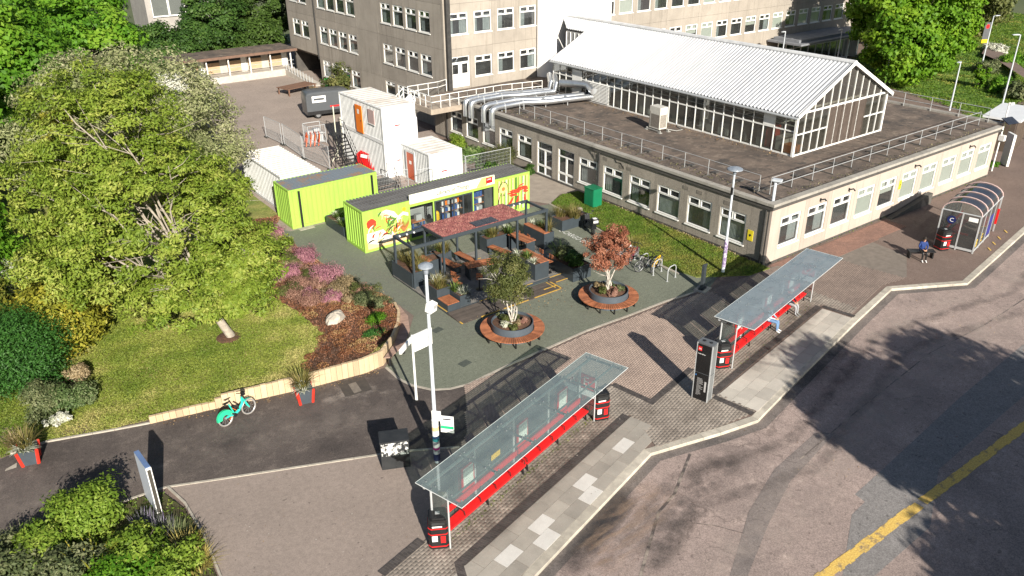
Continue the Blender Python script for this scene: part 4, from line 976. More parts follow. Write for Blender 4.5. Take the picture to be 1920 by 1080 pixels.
def corr_wall(a, b, z0, z1, pitch, depth, out):
    """ribbed sheet from a to b; out = outward unit normal; ribs sink inward by depth"""
    a, b, o = Vector(a), Vector(b), Vector(out); L = (b-a).length; d = (b-a)/L; n = max(2, int(L/pitch)); p = L/n
    prof = []
    for i in range(n):
        for f, q in ((0,0),(.38,0),(.5,1),(.88,1)): prof.append((i*p+f*p, -depth*q))
    prof.append((L,0)); mb = MB(); vs = []
    for x, q in prof:
        w = a+d*x+o*q; vs += [(w.x,w.y,z0),(w.x,w.y,z1)]
    fl = d.cross(o).z if False else (d.x*o.y-d.y*o.x)
    fs = [(2*i,2*i+2,2*i+3,2*i+1) if fl < 0 else (2*i,2*i+1,2*i+3,2*i+2) for i in range(len(prof)-1)]
    return mb.add(vs, fs)
def corr_roof(x0, y0, x1, y1, z, pitch, h, along='y'):
    mb = MB(); L = (x1-x0) if along == 'y' else (y1-y0); n = max(3, int(L/pitch)); p = L/n; vs = []
    for i in range(n):
        for f, q in ((0,0),(.45,0),(.55,1),(.9,1)):
            t = (i+f)*p; vs += [(x0+t,y0,z+h*q),(x0+t,y1,z+h*q)] if along == 'y' else [(x1,y0+t,z+h*q),(x0,y0+t,z+h*q)]
    t = L; vs += [(x0+t,y0,z),(x0+t,y1,z)] if along == 'y' else [(x1,y0+t,z),(x0,y0+t,z)]
    return mb.add(vs, [(2*i,2*i+2,2*i+3,2*i+1) for i in range(len(vs)//2-1)])
def container(name, label, org, L, W, H, side, roof, cat='shipping container', pitch=.28, dep=.04, front=True, leftw=None, rz=0, along='y', z0=.12, rp=.3, end=None, rh=.03):
    t = thing(name, label, cat, (org[0],org[1],org[2] if len(org) > 2 else 0), rz)
    f = MB()
    for x in (0, L-.12):
        for y in (0, W-.12): f.box(x,y,z0-.1,x+.12,y+.12,H)
    for y in (0, W-.1): f.box(.12,y+.002,H-.10,L-.12,y+.098,H-.002); f.box(.12,y+.002,z0-.1,L-.12,y+.098,z0+.06)
    for x in (0, L-.1): f.box(x+.002,.12,H-.10,x+.098,W-.12,H-.003); f.box(x+.002,.12,z0-.1,x+.098,W-.12,z0+.06)
    f.build('frame', side if end is None else end, t)
    if front: corr_wall((.12,.03,0),(L-.12,.03,0),z0+.05,H-.1,pitch,dep,(0,-1,0)).build('side_wall', side, t)
    corr_wall((.03,W-.12,0),(.03,.12,0),z0+.05,H-.1,pitch,dep,(-1,0,0)).build('end_wall', leftw or side, t)
    corr_wall((.12,W-.03,0),(L-.12,W-.03,0),z0+.05,H-.1,pitch,dep,(0,1,0)).build('side_wall', side, t)
    corr_wall((L-.03,.12,0),(L-.03,W-.12,0),z0+.05,H-.1,pitch,dep,(1,0,0)).build('end_wall', side, t)
    corr_roof(.05,.05,L-.05,W-.05,H-.02,rp,rh,along).build('roof', roof, t)
    return t
# ---- library container: front partly glazed
LX, LY, LL, LW, LH = -17.5, 15.5, 12.35, 2.42, 2.62
lib = container('library_container', 'long lime green container with a mural, glazed shopfront and Library of Things sign', (LX,LY), LL, LW, LH, LIME, CROOF, front=False, rp=.22, rh=.05)
MB().box(.12,.0,.17,3.1,.05,LH-.1).build('mural_panel', LIME, lib); MB().box(9.5,.0,.17,LL-.12,.05,LH-.1).build('mural_panel', LIME, lib)
MB().box(3.1,.0,2.2,9.5,.05,LH-.1).build('lintel', LIME, lib)
for x in (3.1, 4.82, 7.76, 9.42): MB().box(x,-.01,.15,x+.08,.06,2.2).build('jamb', LIME, lib)
MB().box(3.18,.02,.12,9.42,.05,.75).build('stall_riser', DSTEEL, lib)
df = MB()
for x in (4.93,5.6,6.3,7.0,7.68): df.box(x,.0,.15,x+.09,.05,2.2)
df.box(4.93,.001,2.1,7.76,.051,2.19); df.build('door_frame', DSTEEL, lib)
SHOPG = glass('shop_glass', (.80,.84,.84), f0=.05, dirt=.02)
for a, b in ((3.2,4.8),(5.03,5.59),(5.7,6.29),(6.4,6.99),(7.1,7.67),(7.86,9.4)): MB().add([(a,.035,.75),(b,.035,.75),(b,.035,2.12),(a,.035,2.12)], [(0,1,2,3)]).build('pane', SHOPG, lib)
MB().box(.2,2.2,.15,12.1,2.25,2.5).box(.2,.2,.13,12.1,2.2,.16).box(3.0,.2,.16,3.05,2.2,2.5).box(9.5,.2,.16,9.55,2.2,2.5).build('inner_lining', M('shop_lining',(.30,.31,.30),(.24,.25,.24),1,.8), lib)
sg_ = MB().box(3.15,-.10,2.42,9.42,-.02,3.0).build('sign_board', M('sign_cream',(.80,.80,.62),(.78,.79,.66),.5,.5,fine=.02), lib)
text('lettering', 'Library of Things', .38, M('sign_grey_print',(.05,.05,.035),None,3,.6), sg_, (5.05,-.106,2.58), (R(90),0,0), .003, sx=.92, bold=.004)
MB().box(3.2,-.108,2.45,4.5,-.102,2.9).build('sign_print', M('sign_white',(.80,.80,.78),None,3,.5,fine=.02), sg_)
MB().add([(8.0,-.104,2.43),(8.75,-.104,2.43),(9.4,-.104,2.98),(8.4,-.104,2.98)], [(0,1,2,3)]).build('sign_print', M('sign_peach',(.80,.50,.16),None,3,.5,fine=.02), sg_)
MB().box(8.75,-.112,2.55,9.25,-.106,2.92).build('sign_print', RED, sg_)
text('lettering', 'UWE', .15, WHITE, sg_, (8.8,-.114,2.75), (R(90),0,0), .002)
# mural in flat paint: sun, hills, stems, tree and a tangle of leaves
PC = {k: M('mural_'+k, c, tuple(x*.8 for x in c), 8, .6, fine=.05) for k, c in dict(red=(.60,.045,.02), orange=(.85,.36,.02), white=(.78,.76,.66), peach=(.72,.50,.28), grey=(.45,.50,.36), green=(.07,.16,.03), black=(.03,.03,.02), rust=(.45,.16,.05), tan=(.55,.46,.18), yellow=(.75,.68,.2)).items()}
_my = [0.0]
def mpoly(pts, col):
    _my[0] += .0012; y = -.003-_my[0]
    MB().add([(x,y,z) for x, z in pts], [tuple(range(len(pts)))] ).build('mural_patch', PC[col], lib)
def mdisc(cx, cz, r, col, n=14, j=0): mpoly([(cx+r*(1+random.uniform(-j,j))*math.cos(2*math.pi*i/n), cz+r*(1+random.uniform(-j,j))*math.sin(2*math.pi*i/n)) for i in range(n)], col)
def mstroke(pts, w, col):
    """a brush stroke that swells in the middle"""
    n = 10; P_ = []; up = []; dn = []
    def bz(t): a, b, c = (Vector(p) for p in pts); return a*(1-t)**2+b*2*t*(1-t)+c*t*t
    for i in range(n+1):
        t = i/n; p = bz(t); d = (bz(min(1,t+.02))-bz(max(0,t-.02))).normalized(); ww = w*math.sin(math.pi*min(max(t,.06),.94))**.6/2
        up.append((p.x-d.y*ww,p.y+d.x*ww)); dn.append((p.x+d.y*ww,p.y-d.x*ww))
    mpoly(dn+up[::-1], col)
mpoly([(1.2,2.35),(1.6,2.42),(2.1,2.2),(2.35,1.85),(2.7,2.05),(3.05,1.9),(3.05,1.7),(2.7,1.85),(2.35,1.65),(2.0,1.9),(1.5,2.2)], 'white')
mpoly([(1.0,2.3),(1.25,2.33),(1.9,1.95),(2.15,1.6),(1.9,1.62),(1.5,1.95)], 'grey')
mpoly([(.2,1.2),(1.3,1.25),(1.6,.8),(1.9,1.0),(2.2,.3),(.2,.25)], 'white'); mpoly([(.2,.6),(1.0,.35),(2.6,.6),(3.0,.9),(3.05,.2),(.2,.2)], 'peach')
mdisc(.55,1.75,.33,'red',16,.12); mdisc(2.78,2.18,.13,'orange')
rd = random.Random(3)
for i in range(58):
    x, z = rd.choice([(1.3,2.0),(1.7,1.5),(2.1,1.5),(2.3,1.2),(1.2,.8),(1.6,.9),(2.0,.8),(.5,.7),(.8,.6),(2.4,.55),(.5,1.3)]); x += rd.uniform(-.3,.3); z += rd.uniform(-.2,.2); a = rd.uniform(-.3,1.9); L = rd.uniform(.3,.65)
    mstroke([(x,z),(x+L*.5*math.cos(a+.5),z+L*.5*math.sin(a+.5)),(x+L*math.cos(a),max(.22,min(2.45,z+L*math.sin(a))))], rd.uniform(.05,.11), rd.choice(['rust','red','green','black','peach','rust','green','white']))
for c in range(8): mstroke([(2.65,.8),(2.4+c*.09,1.1),(2.35+c*.1,1.5+.15*math.sin(c))], .05, 'rust')
for i in range(9): mpoly([(9.7+i*.28,.25),(9.84+i*.28,.25),(9.86+i*.28+.04*math.sin(i),2.48),(9.73+i*.28,2.48)], ['peach','tan','grey','tan','peach','green','tan','grey','tan'][i])
mpoly([(9.75,1.75),(9.95,2.2),(10.25,2.3),(10.5,2.05),(10.4,1.75),(10.1,1.6)], 'yellow'); mdisc(10.12,1.9,.14,'rust')
for q in ([(9.75,1.7),(9.7,2.2),(10.1,2.38)],[(10.1,2.38),(10.5,2.3),(10.45,1.75)],[(9.95,1.6),(9.6,1.2),(9.75,.5)],[(10.1,1.55),(10.3,1.4),(10.0,1.45)]): mstroke(q, .06, 'black')
for i in range(26):
    x = 10.5+rd.random()*1.55; z = 1.3+.35*math.sin((x-10.5)*1.6)+rd.uniform(-.2,.2); a = rd.uniform(-.8,.8); mstroke([(x-.2,z),(x,z+.14*a),(min(12.15,x+.24),z+.2*a)], rd.uniform(.08,.15), 'red')
for q in ([(10.9,1.2),(10.8,.9),(10.3,.6)],[(11.3,1.2),(11.3,.9),(11.0,.5)],[(11.9,1.2),(11.8,.9),(11.95,.6)]): mstroke(q, .16, 'red')
# goods on show behind the glass
def good(name, label, cat, loc, build):
    t = thing(name, label, cat, loc); build(t); return t
BLUE = M('tool_blue', (.03,.09,.28), (.025,.07,.22), 3, .5); WOODO = M('orange_wood', (.45,.17,.06), (.36,.13,.05), 4, .6); YEL = M('machine_yellow', (.80,.48,.02), None, 3, .4); GRY = M('box_grey', (.40,.41,.41), None, 3, .6); WBOX = M('box_white', (.72,.72,.70), None, 3, .6)
def wb(t):
    MB().box(-.45,-.25,.75,.45,.25,.82).build('worktop', WOODO, t); m = MB()
    for x in (-.4,.4):
        for y in (-.2,.2): m.box(x-.04,y-.04,0,x+.04,y+.04,.75)
    m.box(-.4,-.2,.25,.4,.2,.3); m.build('stand', BLUE, t); MB().box(-.1,-.15,.82,.3,.15,1.2).build('machine_head', GRY, t)
good('workbench', 'blue-legged workbench with an orange top behind the left shop window', 'workbench', (LX+4.0,LY+.7,.16), wb)
def pw(t):
    MB().lathe([(.14,0),(.19,.1),(.17,.5),(.1,.62),(.0,.64)],12).build('body', YEL, t); MB().tube([(0,.15,.1),(0,.2,.9),(.12,.2,.95)],.02,6).build('handle', BLACK, t)
    for x in (-.17,.17): MB().cbox((x,.1,.1),(.05,.2,.2)).build('wheel', BLACK, t)
good('pressure_washer', 'yellow upright cleaner standing just inside the glass doors', 'pressure washer', (LX+5.25,LY+.35,.75), pw)
for i, (x, w, cl, lab) in enumerate(((5.75,.9,3,'tall shelving with white boxes and orange trays inside the middle doors'),(6.6,.9,1,'tall shelving with blue tool cases inside the right-hand doors'),(8.2,1.0,2,'grey cabinet shelving with blue boxes behind the right shop window'))):
    def sh(t, w=w, cl=cl):
        f = MB()
        for a in (0, w-.04): f.box(a,0,0,a+.04,.5,2)
        f.build('upright', DSTEEL, t); r2 = random.Random(i)
        for z in (.3,.8,1.25,1.7): MB().box(.04,.02,z,w-.04,.48,z+.03).build('shelf', WOODO, t)
        for z in (.33,.83,1.28,1.73):
            x_ = .06
            while x_ < w-.25:
                ww = r2.uniform(.14,.3); MB().box(x_,.03,z,min(w-.05,x_+ww),.4,z+r2.uniform(.2,.36)).build('box', [BLUE,WBOX,GRY,BLUE,WBOX,ORANGE][r2.randrange(6)], t); x_ += ww+.03
    good('shelving', lab, 'shelving', (LX+x,LY+.75,.16), sh)
# ---- plain lime container and the white ones
gc = container('lime_container', 'plain lime green container with a rusty blue roof and dark straps', (-19.4,21.75), 6.2, 2.4, 2.6, LIME, RROOF, pitch=.3, dep=.025, rp=.26)
for x in (.62, 5.75): MB().box(x,-.06,-.0,x+.13,.02,2.45).build('strap_post', BLACK, gc)
MB().box(.3,-.5,-.0,1.3,-.05,.03).build('pad', CONC, gc)
container('white_container', 'white ribbed-roof container behind the lime one, half hidden by leaves', (-18.75,24.6), 2.85, 7.2, 2.6, CABG, M('sheet_roof_cream',(.66,.63,.57),(.52,.46,.40),.8,.7,lo=.5,hi=.75), along='x', rp=.42, rh=.05)
def cabin(name, label, org, L, W, H, door=None, win=None):
    t = container(name, label, org, L, W, H, CABW, WROOF, 'site cabin', .22, .06, False, CABG, along='x', rp=.55, z0=.1, rh=.03)
    MB().box(.1,.01,.05,L-.1,.06,H-.05).build('end_panel', CABW, t)
    ps = MB().box(L*.36,.004,H*.44,L*.52,.009,H*.475).box(L*.36,.004,H*.50,L*.48,.009,H*.515).build('sign_print', RED, t)
    return t
c1 = cabin('site_cabin', 'upper white site cabin with an open orange door, stacked on the other cabin', (-9.7,27.1,2.66), 2.8, 7.0, 2.6)
c2 = cabin('site_cabin', 'lower white site cabin carrying the upper one, red panels leaning on it', (-9.7,27.1), 2.8, 7.0, 2.64)
c3 = cabin('site_cabin', 'single-storey white site cabin with a brick-red door nearest the library container', (-8.45,22.85), 2.8, 4.2, 2.6)
d = MB().box(-.10,3.05,.12,-.03,4.1,2.2).build('door', ORANGE, c1)
MB().box(-.105,3.45,1.55,-.101,3.75,1.9).build('notice', WHITE, d); MB().cbox((-.13,3.2,1.1),(.04,.1,.04)).build('handle', BLACK, d)
# open orange leaf standing out from the wall
w = MB().box(-.03,1.2,1.15,.02,2.15,2.2).build('window', M('shutter_pink',(.48,.35,.33),(.42,.31,.3),3,.6), c1); MB().box(-.05,1.15,1.1,-.02,2.2,1.16).build('sill', WHITE, w)
d = MB().box(-.06,2.1,.15,-.0,3.1,2.15).build('door', DORANGE, c3); MB().box(-.065,2.45,1.3,-.061,2.75,1.55).build('notice', WHITE, d)
MB().box(-.07,1.95,.1,.01,2.1,2.3).box(-.07,3.1,.1,.01,3.25,2.3).box(-.07,2.1,2.15,.01,3.1,2.3).build('door_frame', CABG, c3)
def steel_stair(name, label, loc, rz, H, run, n, w=1.0, plat=1.5):
    t = thing(name, label, 'staircase', loc, rz)
    MB().box(0,0,H-.06,plat,w,H).build('platform', BLACK, t)
    for i in range(n): z = H*(i+1)/(n+1); x = -run*(1-(i+1)/(n+1)); MB().box(x-.13,.03,z-.025,x+.13,w-.03,z).build('tread', BLACK, t)
    for y in (0, w): MB().bar((-run,y,0),(0,y,H), .04, .14).build('stringer', BLACK, t)
    for y in (0, w):
        m = MB(); m.tube([(-run,y,.95),(0,y,H+1.0),(plat,y,H+1.0)], .022, 6); m.tube([(-run,y,.5),(0,y,H+.5),(plat,y,H+.5)], .018, 6)
        for q in (0,.33,.66,1): m.tube([(-run+run*q,y,H*q),(-run+run*q,y,H*q+1)], .022, 6)
        m.tube([(plat,y,H),(plat,y,H+1)], .022, 6); m.build('handrail', BLACK, t)
    m = MB()
    for x in (0.05, plat-.05):
        for y in (.03, w-.03): m.tube([(x,y,0),(x,y,H)], .035, 6)
    m.build('support', BLACK, t); return t
steel_stair('steel_stair', 'black steel stair and landing up to the orange door', (-10.75,31.4,0), R(90), 2.66, 2.6, 11, 1.0, .9)
steel_stair('steel_stair', 'low black steel platform and steps outside the brick-red door', (-10.3,24.6,0), R(90), .62, .7, 2, 1.75, 1.2)
# scaffold poles, red and orange barriers, wire cage, mesh fence, green bin, table, van
pl = thing('lighting_pole', 'two thin pale poles with props standing by the cabin stair', 'pole', (-10.3,32.9,0))
for x, y, h in ((0,0,3.6),(-.1,.9,4.3)): MB().tube([(x,y,0),(x,y,h)], .045, 7).build('pole', M('pale_pole',(.62,.62,.50),None,3,.5), pl)
MB().tube([(-.9,.4,0),(0,0,1.7)], .04, 6).build('prop', MT['pale_pole'], pl)
def barrier(name, label, loc, rz, mat, tilt=R(20), group=None, w=1.6, h=1.0):
    t = thing(name, label, 'barrier', loc, 0, group); t.rotation_euler = (tilt, 0, rz)
    m = MB(); m.tube([(0,0,.12),(0,0,h-.15),(.15,0,h),(w-.15,0,h),(w,0,h-.15),(w,0,.12)], .045, 6); m.tube([(0,0,.2),(w,0,.2)], .035, 6); m.build('frame', mat, t)
    for i in range(9): MB().box(.12+i*(w-.24)/8-.025,-.012,.2,.12+i*(w-.24)/8+.025,.012,h).build('bar', mat, t)
    MB().box(.4,-.03,h-.35,1.1,-.02,h-.12).build('reflector', WHITE, t)
    for x in (.3,w-.3): MB().box(x-.06,-.28,0,x+.06,.28,.06).build('foot', BLACK, t)
    return t
for i in range(4): barrier('red_barrier', ['front red plastic barrier of the stack leaning on the cabin','second red plastic barrier from the front leaning on the cabin','third red plastic barrier leaning on the cabin','rearmost red plastic barrier touching the cabin wall'][i], (-10.3+i*.13,30.9+i*.1,0), R(-72), RED, R(-14), 'red barriers by the cabin', 1.9, 1.25)
for i in range(4): barrier('orange_barrier', ['orange barrier nearest the cabin stair','orange barrier second from the cabin stair','orange barrier third from the cabin stair','orange barrier beside the wire cage'][i], (-10.2-i*.32,38.0+i*.12,0), R(70), M('barrier_orange',(.80,.12,.02),None,3,.5), R(12), 'orange barriers by the wire cage', 1.5, 1.0)
cg = thing('wire_cage', 'grey wire cage trolley full of crates in the yard', 'cage', (-10.6,38.9,0), R(-5))
m = MB()
for x in (0,1.5):
    for y in (0,1.3): m.tube([(x,y,0),(x,y,1.6)], .03, 6)
for z in (.15,.9,1.6): m.tube([(0,0,z),(1.5,0,z),(1.5,1.3,z),(0,1.3,z),(0,0,z)], .025, 5)
m.build('frame', GALV, cg)
m = MB()
for i in range(1,8): m.tube([(0,1.3*i/8,.15),(0,1.3*i/8,1.6)], .01, 4); m.tube([(1.5*i/8,0,.15),(1.5*i/8,0,1.6)], .01, 4)
m.build('mesh_wire', GALV, cg); MB().box(.1,.1,.18,1.4,1.2,.25).build('floor', GALV, cg)
for k, (x, y) in enumerate(((.15,.15),(.8,.15),(.15,.7),(.8,.7))): tag(MB().box(0,0,0,.55,.45,.6+.1*k).build('crate', M('crate_grey',(.42,.43,.44),None,3,.6), None, (-10.6+x,38.9+y-.05,.25)), ['grey crate at the front left of the wire cage','grey crate at the front right of the wire cage','grey crate at the back left of the wire cage','tallest grey crate at the back right of the wire cage'][k], 'crate', 'crates in the wire cage')
def mesh_fence(name, label, a, b, h=1.9, group='mesh fence panels in the yard', mat=GALV):
    a, b = Vector((*a,0)), Vector((*b,0)); L = (b-a).length; t = thing(name, label, 'fence', a, math.atan2(b.y-a.y,b.x-a.x), group)
    for x in (0, L): MB().tube([(x,0,0),(x,0,h)], .024, 6).build('post', mat, t); MB().box(x-.3,-.1,0,x+.3,.1,.12).build('foot', FASC, t)
    m = MB(); m.tube([(0,0,h),(L,0,h)], .022, 6); m.tube([(0,0,.2),(L,0,.2)], .022, 6); m.build('rail', mat, t)
    m = MB(); n = int(L/.12)
    for i in range(1,n): m.bar((L*i/n,0,.2),(L*i/n,0,h), .007)
    for i in range(1,7): m.bar((0,0,.2+(h-.2)*i/7),(L,0,.2+(h-.2)*i/7), .007)
    m.build('mesh_wire', mat, t); return t
mesh_fence('mesh_fence', 'far mesh fence panel beyond the white container', (-12.6,43.5), (-12.4,40.4)); mesh_fence('mesh_fence', 'mesh fence panel beside the white container', (-12.3,40.2), (-12.6,35.6)); mesh_fence('mesh_fence', 'mesh fence panel at the near end of the white container', (-12.6,35.4), (-12.2,31.5))
mesh_fence('mesh_fence', 'mesh fence panel joining the lime container to the site cabin', (-13.1,23.0), (-10.2,22.9)); mesh_fence('mesh_fence', 'tall mesh panel behind the library container roof', (-9.9,22.0), (-8.5,21.9), 2.0); mesh_fence('mesh_fence', 'mesh panel beside the round clipped bush', (-5.5,22.6), (-1.6,22.4), 2.0); mesh_fence('mesh_fence', 'mesh panel between the brick-red door cabin and the bush', (-5.4,26.5), (-5.5,22.7), 2.0)
gb = thing('wheelie_bin', 'bright green plastic bin at the far end of the yard', 'bin', (.2,57.6,0), R(20)); GBM = M('bright_green',(.02,.55,.08),None,3,.4)
MB().add([(-.3,-.35,.1),(.3,-.35,.1),(.3,.35,.1),(-.3,.35,.1),(-.38,-.42,1.05),(.38,-.42,1.05),(.38,.42,1.05),(-.38,.42,1.05)], [(3,2,1,0),(4,5,6,7),(0,1,5,4),(1,2,6,5),(2,3,7,6),(3,0,4,7)]).build('body', GBM, gb); MB().cbox((0,0,1.12),(.82,.9,.1),0,R(5)).build('lid', GBM, gb)
for x in (-.3,.3): MB().cbox((x,.38,.1),(.06,.2,.2)).build('wheel', BLACK, gb)
tb = thing('timber_table', 'low brown timber table with planks standing in the yard', 'table', (-3.2,58.6,0), R(14))
for i in range(7): MB().box(-1.9,-1.0+i*.29,.7,1.9,-.74+i*.29,.76).build('plank', M('old_timber',(.19,.105,.07),(.14,.08,.055),3,.8,tint=.2), tb)
for x in (-1.7,1.7):
    for y in (-.9,.9): MB().box(x-.06,y-.06,0,x+.06,y+.06,.7).build('leg', MT['old_timber'], tb)
gcab = thing('utility_cabinet', 'dark green metal cabinet on the grass against the pebble wall', 'cabinet', (-1.35,13.35,.05), 0); GCM = M('cabinet_green',(.008,.16,.075),(.007,.14,.065),2,.4)
MB().box(-.42,-.5,0,.35,.42,1.22).build('body', GCM, gcab); MB().box(-.46,-.54,1.22,.39,.46,1.27).build('lid', GCM, gcab)
for y in (-.47,-.03): MB().box(-.44,y,.08,-.42,y+.42,1.17).build('door', GCM, gcab)
# ---- van
VG = M('van_grey', (.085,.092,.10), (.075,.082,.09), 2, .3, spec=.6, fine=.02); TYRE = M('tyre_rubber', (.018,.018,.018), None, 6, .85); RIM = M('wheel_rim', (.30,.31,.32), None, 4, .4, metal=.6); DGL = M('dark_glazing', (.012,.016,.02), None, 3, .08, spec=.8, fine=0)
vn = thing('panel_van', 'dark grey high-roofed panel van parked nose to the cabins', 'van', (-7.15,46.9,0), R(-10))
prof = [(0,.42),(0,2.25),(.15,2.45),(.6,2.53),(3.7,2.50),(4.15,2.38),(4.95,1.45),(5.5,1.2),(5.72,.95),(5.75,.42)]
def loft(prof, secs):
    vs = []; n = len(prof)
    for y, inset in secs:
        for x, z in prof: vs.append((x, y, z-(inset*(.35+.65*max(0,(z-1.3))/1.2) if z > 1.3 else 0)))
    fs = []
    for s_ in range(len(secs)-1):
        for i in range(n): j = (i+1) % n; fs.append((s_*n+i, s_*n+j, (s_+1)*n+j, (s_+1)*n+i))
    fs.append(tuple(range(n))); fs.append(tuple(range((len(secs)-1)*n, len(secs)*n))[::-1]); return MB().add(vs, fs)
loft(prof, [(0,.14),(.06,.04),(.14,.0),(1.86,0),(1.94,.04),(2.0,.14)]).build('body', VG, vn, smooth=True)
MB().add([(4.22,.16,2.27),(4.95,.10,1.5),(4.95,1.9,1.5),(4.22,1.84,2.27)], [(0,1,2,3)]).add([(4.24,.12,2.31),(4.99,.08,1.47),(4.99,1.92,1.47),(4.24,1.88,2.31)], [(0,1,2,3)]).build('windscreen', DGL, vn)
MB().add([(3.55,-.006,1.45),(4.65,-.006,1.45),(4.1,-.006,2.08),(3.55,-.006,2.08)], [(0,1,2,3)]).build('side_window', DGL, vn)
MB().box(0,-.012,.42,5.6,.0,.75).build('sill_trim', BLACK, vn)
MB().box(.55,-.008,1.55,1.85,-.004,2.15).build('name_panel', WHITE, vn); MB().box(.7,-.012,1.75,1.7,-.009,1.95).build('name_print', VG, vn); MB().box(2.2,-.008,1.0,3.2,-.004,1.14).build('name_panel', RED, vn)
MB().box(3.4,-.008,.6,3.43,-.003,2.2).box(4.62,-.008,.6,4.65,-.003,1.5).build('door_seam', BLACK, vn); MB().cbox((4.45,-.22,1.5),(.14,.28,.34)).build('wing_mirror', BLACK, vn)
for y in (.35,1.65): MB().cbox((5.62,y,1.02),(.12,.4,.16)).build('headlight', GRY, vn)
for x in (1.0,4.6):
    for y in (.12,1.88):
        w_ = MB().torus((x,y,.36), .26, .10, 'Y', 20, 8).build('wheel', TYRE, vn); MB().tube([(x,y-.09,.36),(x,y+.09,.36)], .2, 16).build('rim', RIM, w_)
# ================================================================ PERGOLA AND DECK
PS = M('pergola_steel', (.04,.052,.062), (.034,.044,.053), 3, .5, fine=.05)
WOODR = M('red_hardwood', (.36,.135,.062), (.25,.09,.043), 3, .6, .15, 60, tint=.28, stretch=(1,1,6))
DECKG = M('grey_deck', (.20,.19,.175), (.15,.143,.132), 2, .8, .1, 60, tint=.15)
DECKD = M('dark_deck', (.095,.078,.066), (.07,.058,.05), 2, .8, .1, 60, tint=.2)
pg = thing('pergola', 'dark steel pergola with a red sedum roof over the seating deck', 'pergola', (-17.7,9.4,0))
PGL, PGW, PH = 9.15, 1.95, 2.6
xs_ = [0,1.85,4.0,6.85,8.65,9.09]
for x in (0,1.9,4.02,6.9,9.05):
    for y in (0,PGW): MB().box(x-.055,y-.055,.15,x+.055,y+.055,PH-.06).build('post', PS, pg)
for y in (0,PGW): MB().box(-.06,y-.05,PH-.16,PGL,y+.05,PH).build('beam', PS, pg)
for x in (0,1.9,4.02,6.9,9.05): MB().box(x-.05,.051,PH-.14,x+.05,PGW-.051,PH-.01).build('beam', PS, pg)
# hanging rods of the screen on the far side and lamps on the end beams
m = MB()
for i in range(46): m.tube([(2.1+i*.1,PGW+.02,1.5),(2.15+i*.1,PGW+.02,PH-.16)], .012, 4)
tag(m.build('screen_rod', PS, pg), kind='stuff')
for x in (.3,.75,1.2,7.6,8.05,8.5): MB().tube([(x,PGW-.06,PH-.1),(x,PGW-.12,PH-.1)], .05, 8).build('spot_lamp', WHITE, pg)
SEDUM = M('red_sedum', (.33,.13,.12), (.25,.09,.085), 5, .95, .6, 40, fine=.35, fs=20)
for i in range(4): MB().box(1.86+i*1.38,-.12,PH+.03,1.86+(i+1)*1.38-.02,PGW+.14,PH+.10).build('sedum_tray', SEDUM, pg)
MB().box(1.83,-.15,PH,7.4,-.12,PH+.10).box(1.83,PGW+.14,PH,7.4,PGW+.17,PH+.10).box(1.80,-.15,PH,1.83,PGW+.17,PH+.1).box(7.38,-.15,PH,7.41,PGW+.17,PH+.1).build('tray_edge', PS, pg)
n = 9000; q = np.column_stack([1.86+RNG.random(n)*5.5, -.1+RNG.random(n)*(PGW+.2), np.full(n, PH+.12)]); f_ = np.sin(q[:,0]*7)*np.sin(q[:,1]*6)*.3+.4
tag(put('sedum_tuft', leaf_mesh('sedum_tuft', q, np.column_stack([RNG.normal(size=(n,2))*.7, np.ones(n)]), .06, .035, leafmat('sedum_leaf',(.20,.07,.065),(.34,.13,.12),(.45,.22,.18),.1), f_+RNG.random(n)*.5), pg), kind='stuff')
sp_ = thing('solar_panel', 'small dark solar panel lying on the red pergola roof', 'solar panel', (-12.9,9.55,PH+.13), 0); MB().box(-.75,-.2,0,.75,.5,.035).build('panel', M('solar_blue',(.03,.036,.05),None,3,.2), sp_); MB().box(-.02,-.201,.035,.02,.501,.04).build('seam', PS, sp_)
dk = thing('deck', 'grey boarded deck under the pergola with dark ramps and yellow nosings', 'deck', (-17.8,5.9,0))
for i in range(38): m = MB(); m.tint = random.random(); m.box(.0,.2+i*.145,.1,9.2,.2+i*.145+.138,.15); m.build('board', DECKG, dk)
MB().box(.02,.19,0,9.18,5.7,.1).build('joist', PS, dk); MB().box(0,.14,.0,9.2,.19,.155).build('edge_trim', PS, dk)
for i in range(9): m = MB(); m.tint = random.random(); z0, z1 = .02+.014*i, .02+.014*(i+1); m.add([(0,-1.15+.14*i,0),(2.4,-1.15+.14*i,0),(2.4,-1.15+.14*i+.132,0),(0,-1.15+.14*i+.132,0),(0,-1.15+.14*i,z0),(2.4,-1.15+.14*i,z0),(2.4,-1.15+.14*i+.132,z1),(0,-1.15+.14*i+.132,z1)], [(4,5,6,7),(0,1,5,4),(1,2,6,5),(2,3,7,6),(3,0,4,7)]); m.build('ramp_board', DECKD, dk)
for i in range(8): m = MB(); m.tint = random.random(); m.box(2.45,-1.2+i*.145,.02,6.55,-1.2+i*.145+.135,.075); m.build('step_board', DECKD, dk)
for i in range(4): m = MB(); m.tint = random.random(); m.box(6.55,-.45+i*.145,.02,8.0,-.45+i*.145+.135,.08); m.build('step_board', DECKD, dk)
NOS = M('yellow_nosing', (.56,.35,.06), (.34,.23,.07), 7, .7, lo=.5, hi=.7)
for a in ((0.02,-1.17,.03,.10,-.35,.045),(1.2,-1.19,.04,2.35,-1.11,.06),(2.6,-1.22,.075,4.2,-1.14,.085),(4.6,-1.22,.075,6.4,-1.14,.085),(5.6,-.75,.075,6.5,-.68,.085),(6.42,-1.1,.076,6.5,-.2,.086),(6.22,-.9,.076,6.28,-.1,.086),(6.7,-.45,.08,7.9,-.38,.09),(6.7,.1,.155,7.9,.17,.165),(2.0,.12,.155,5.5,.17,.165),(3.2,4.6,.15,5.2,4.66,.16),(0.0,.2,.15,.08,1.5,.165)): MB().box(*a).build('nosing', NOS, dk)
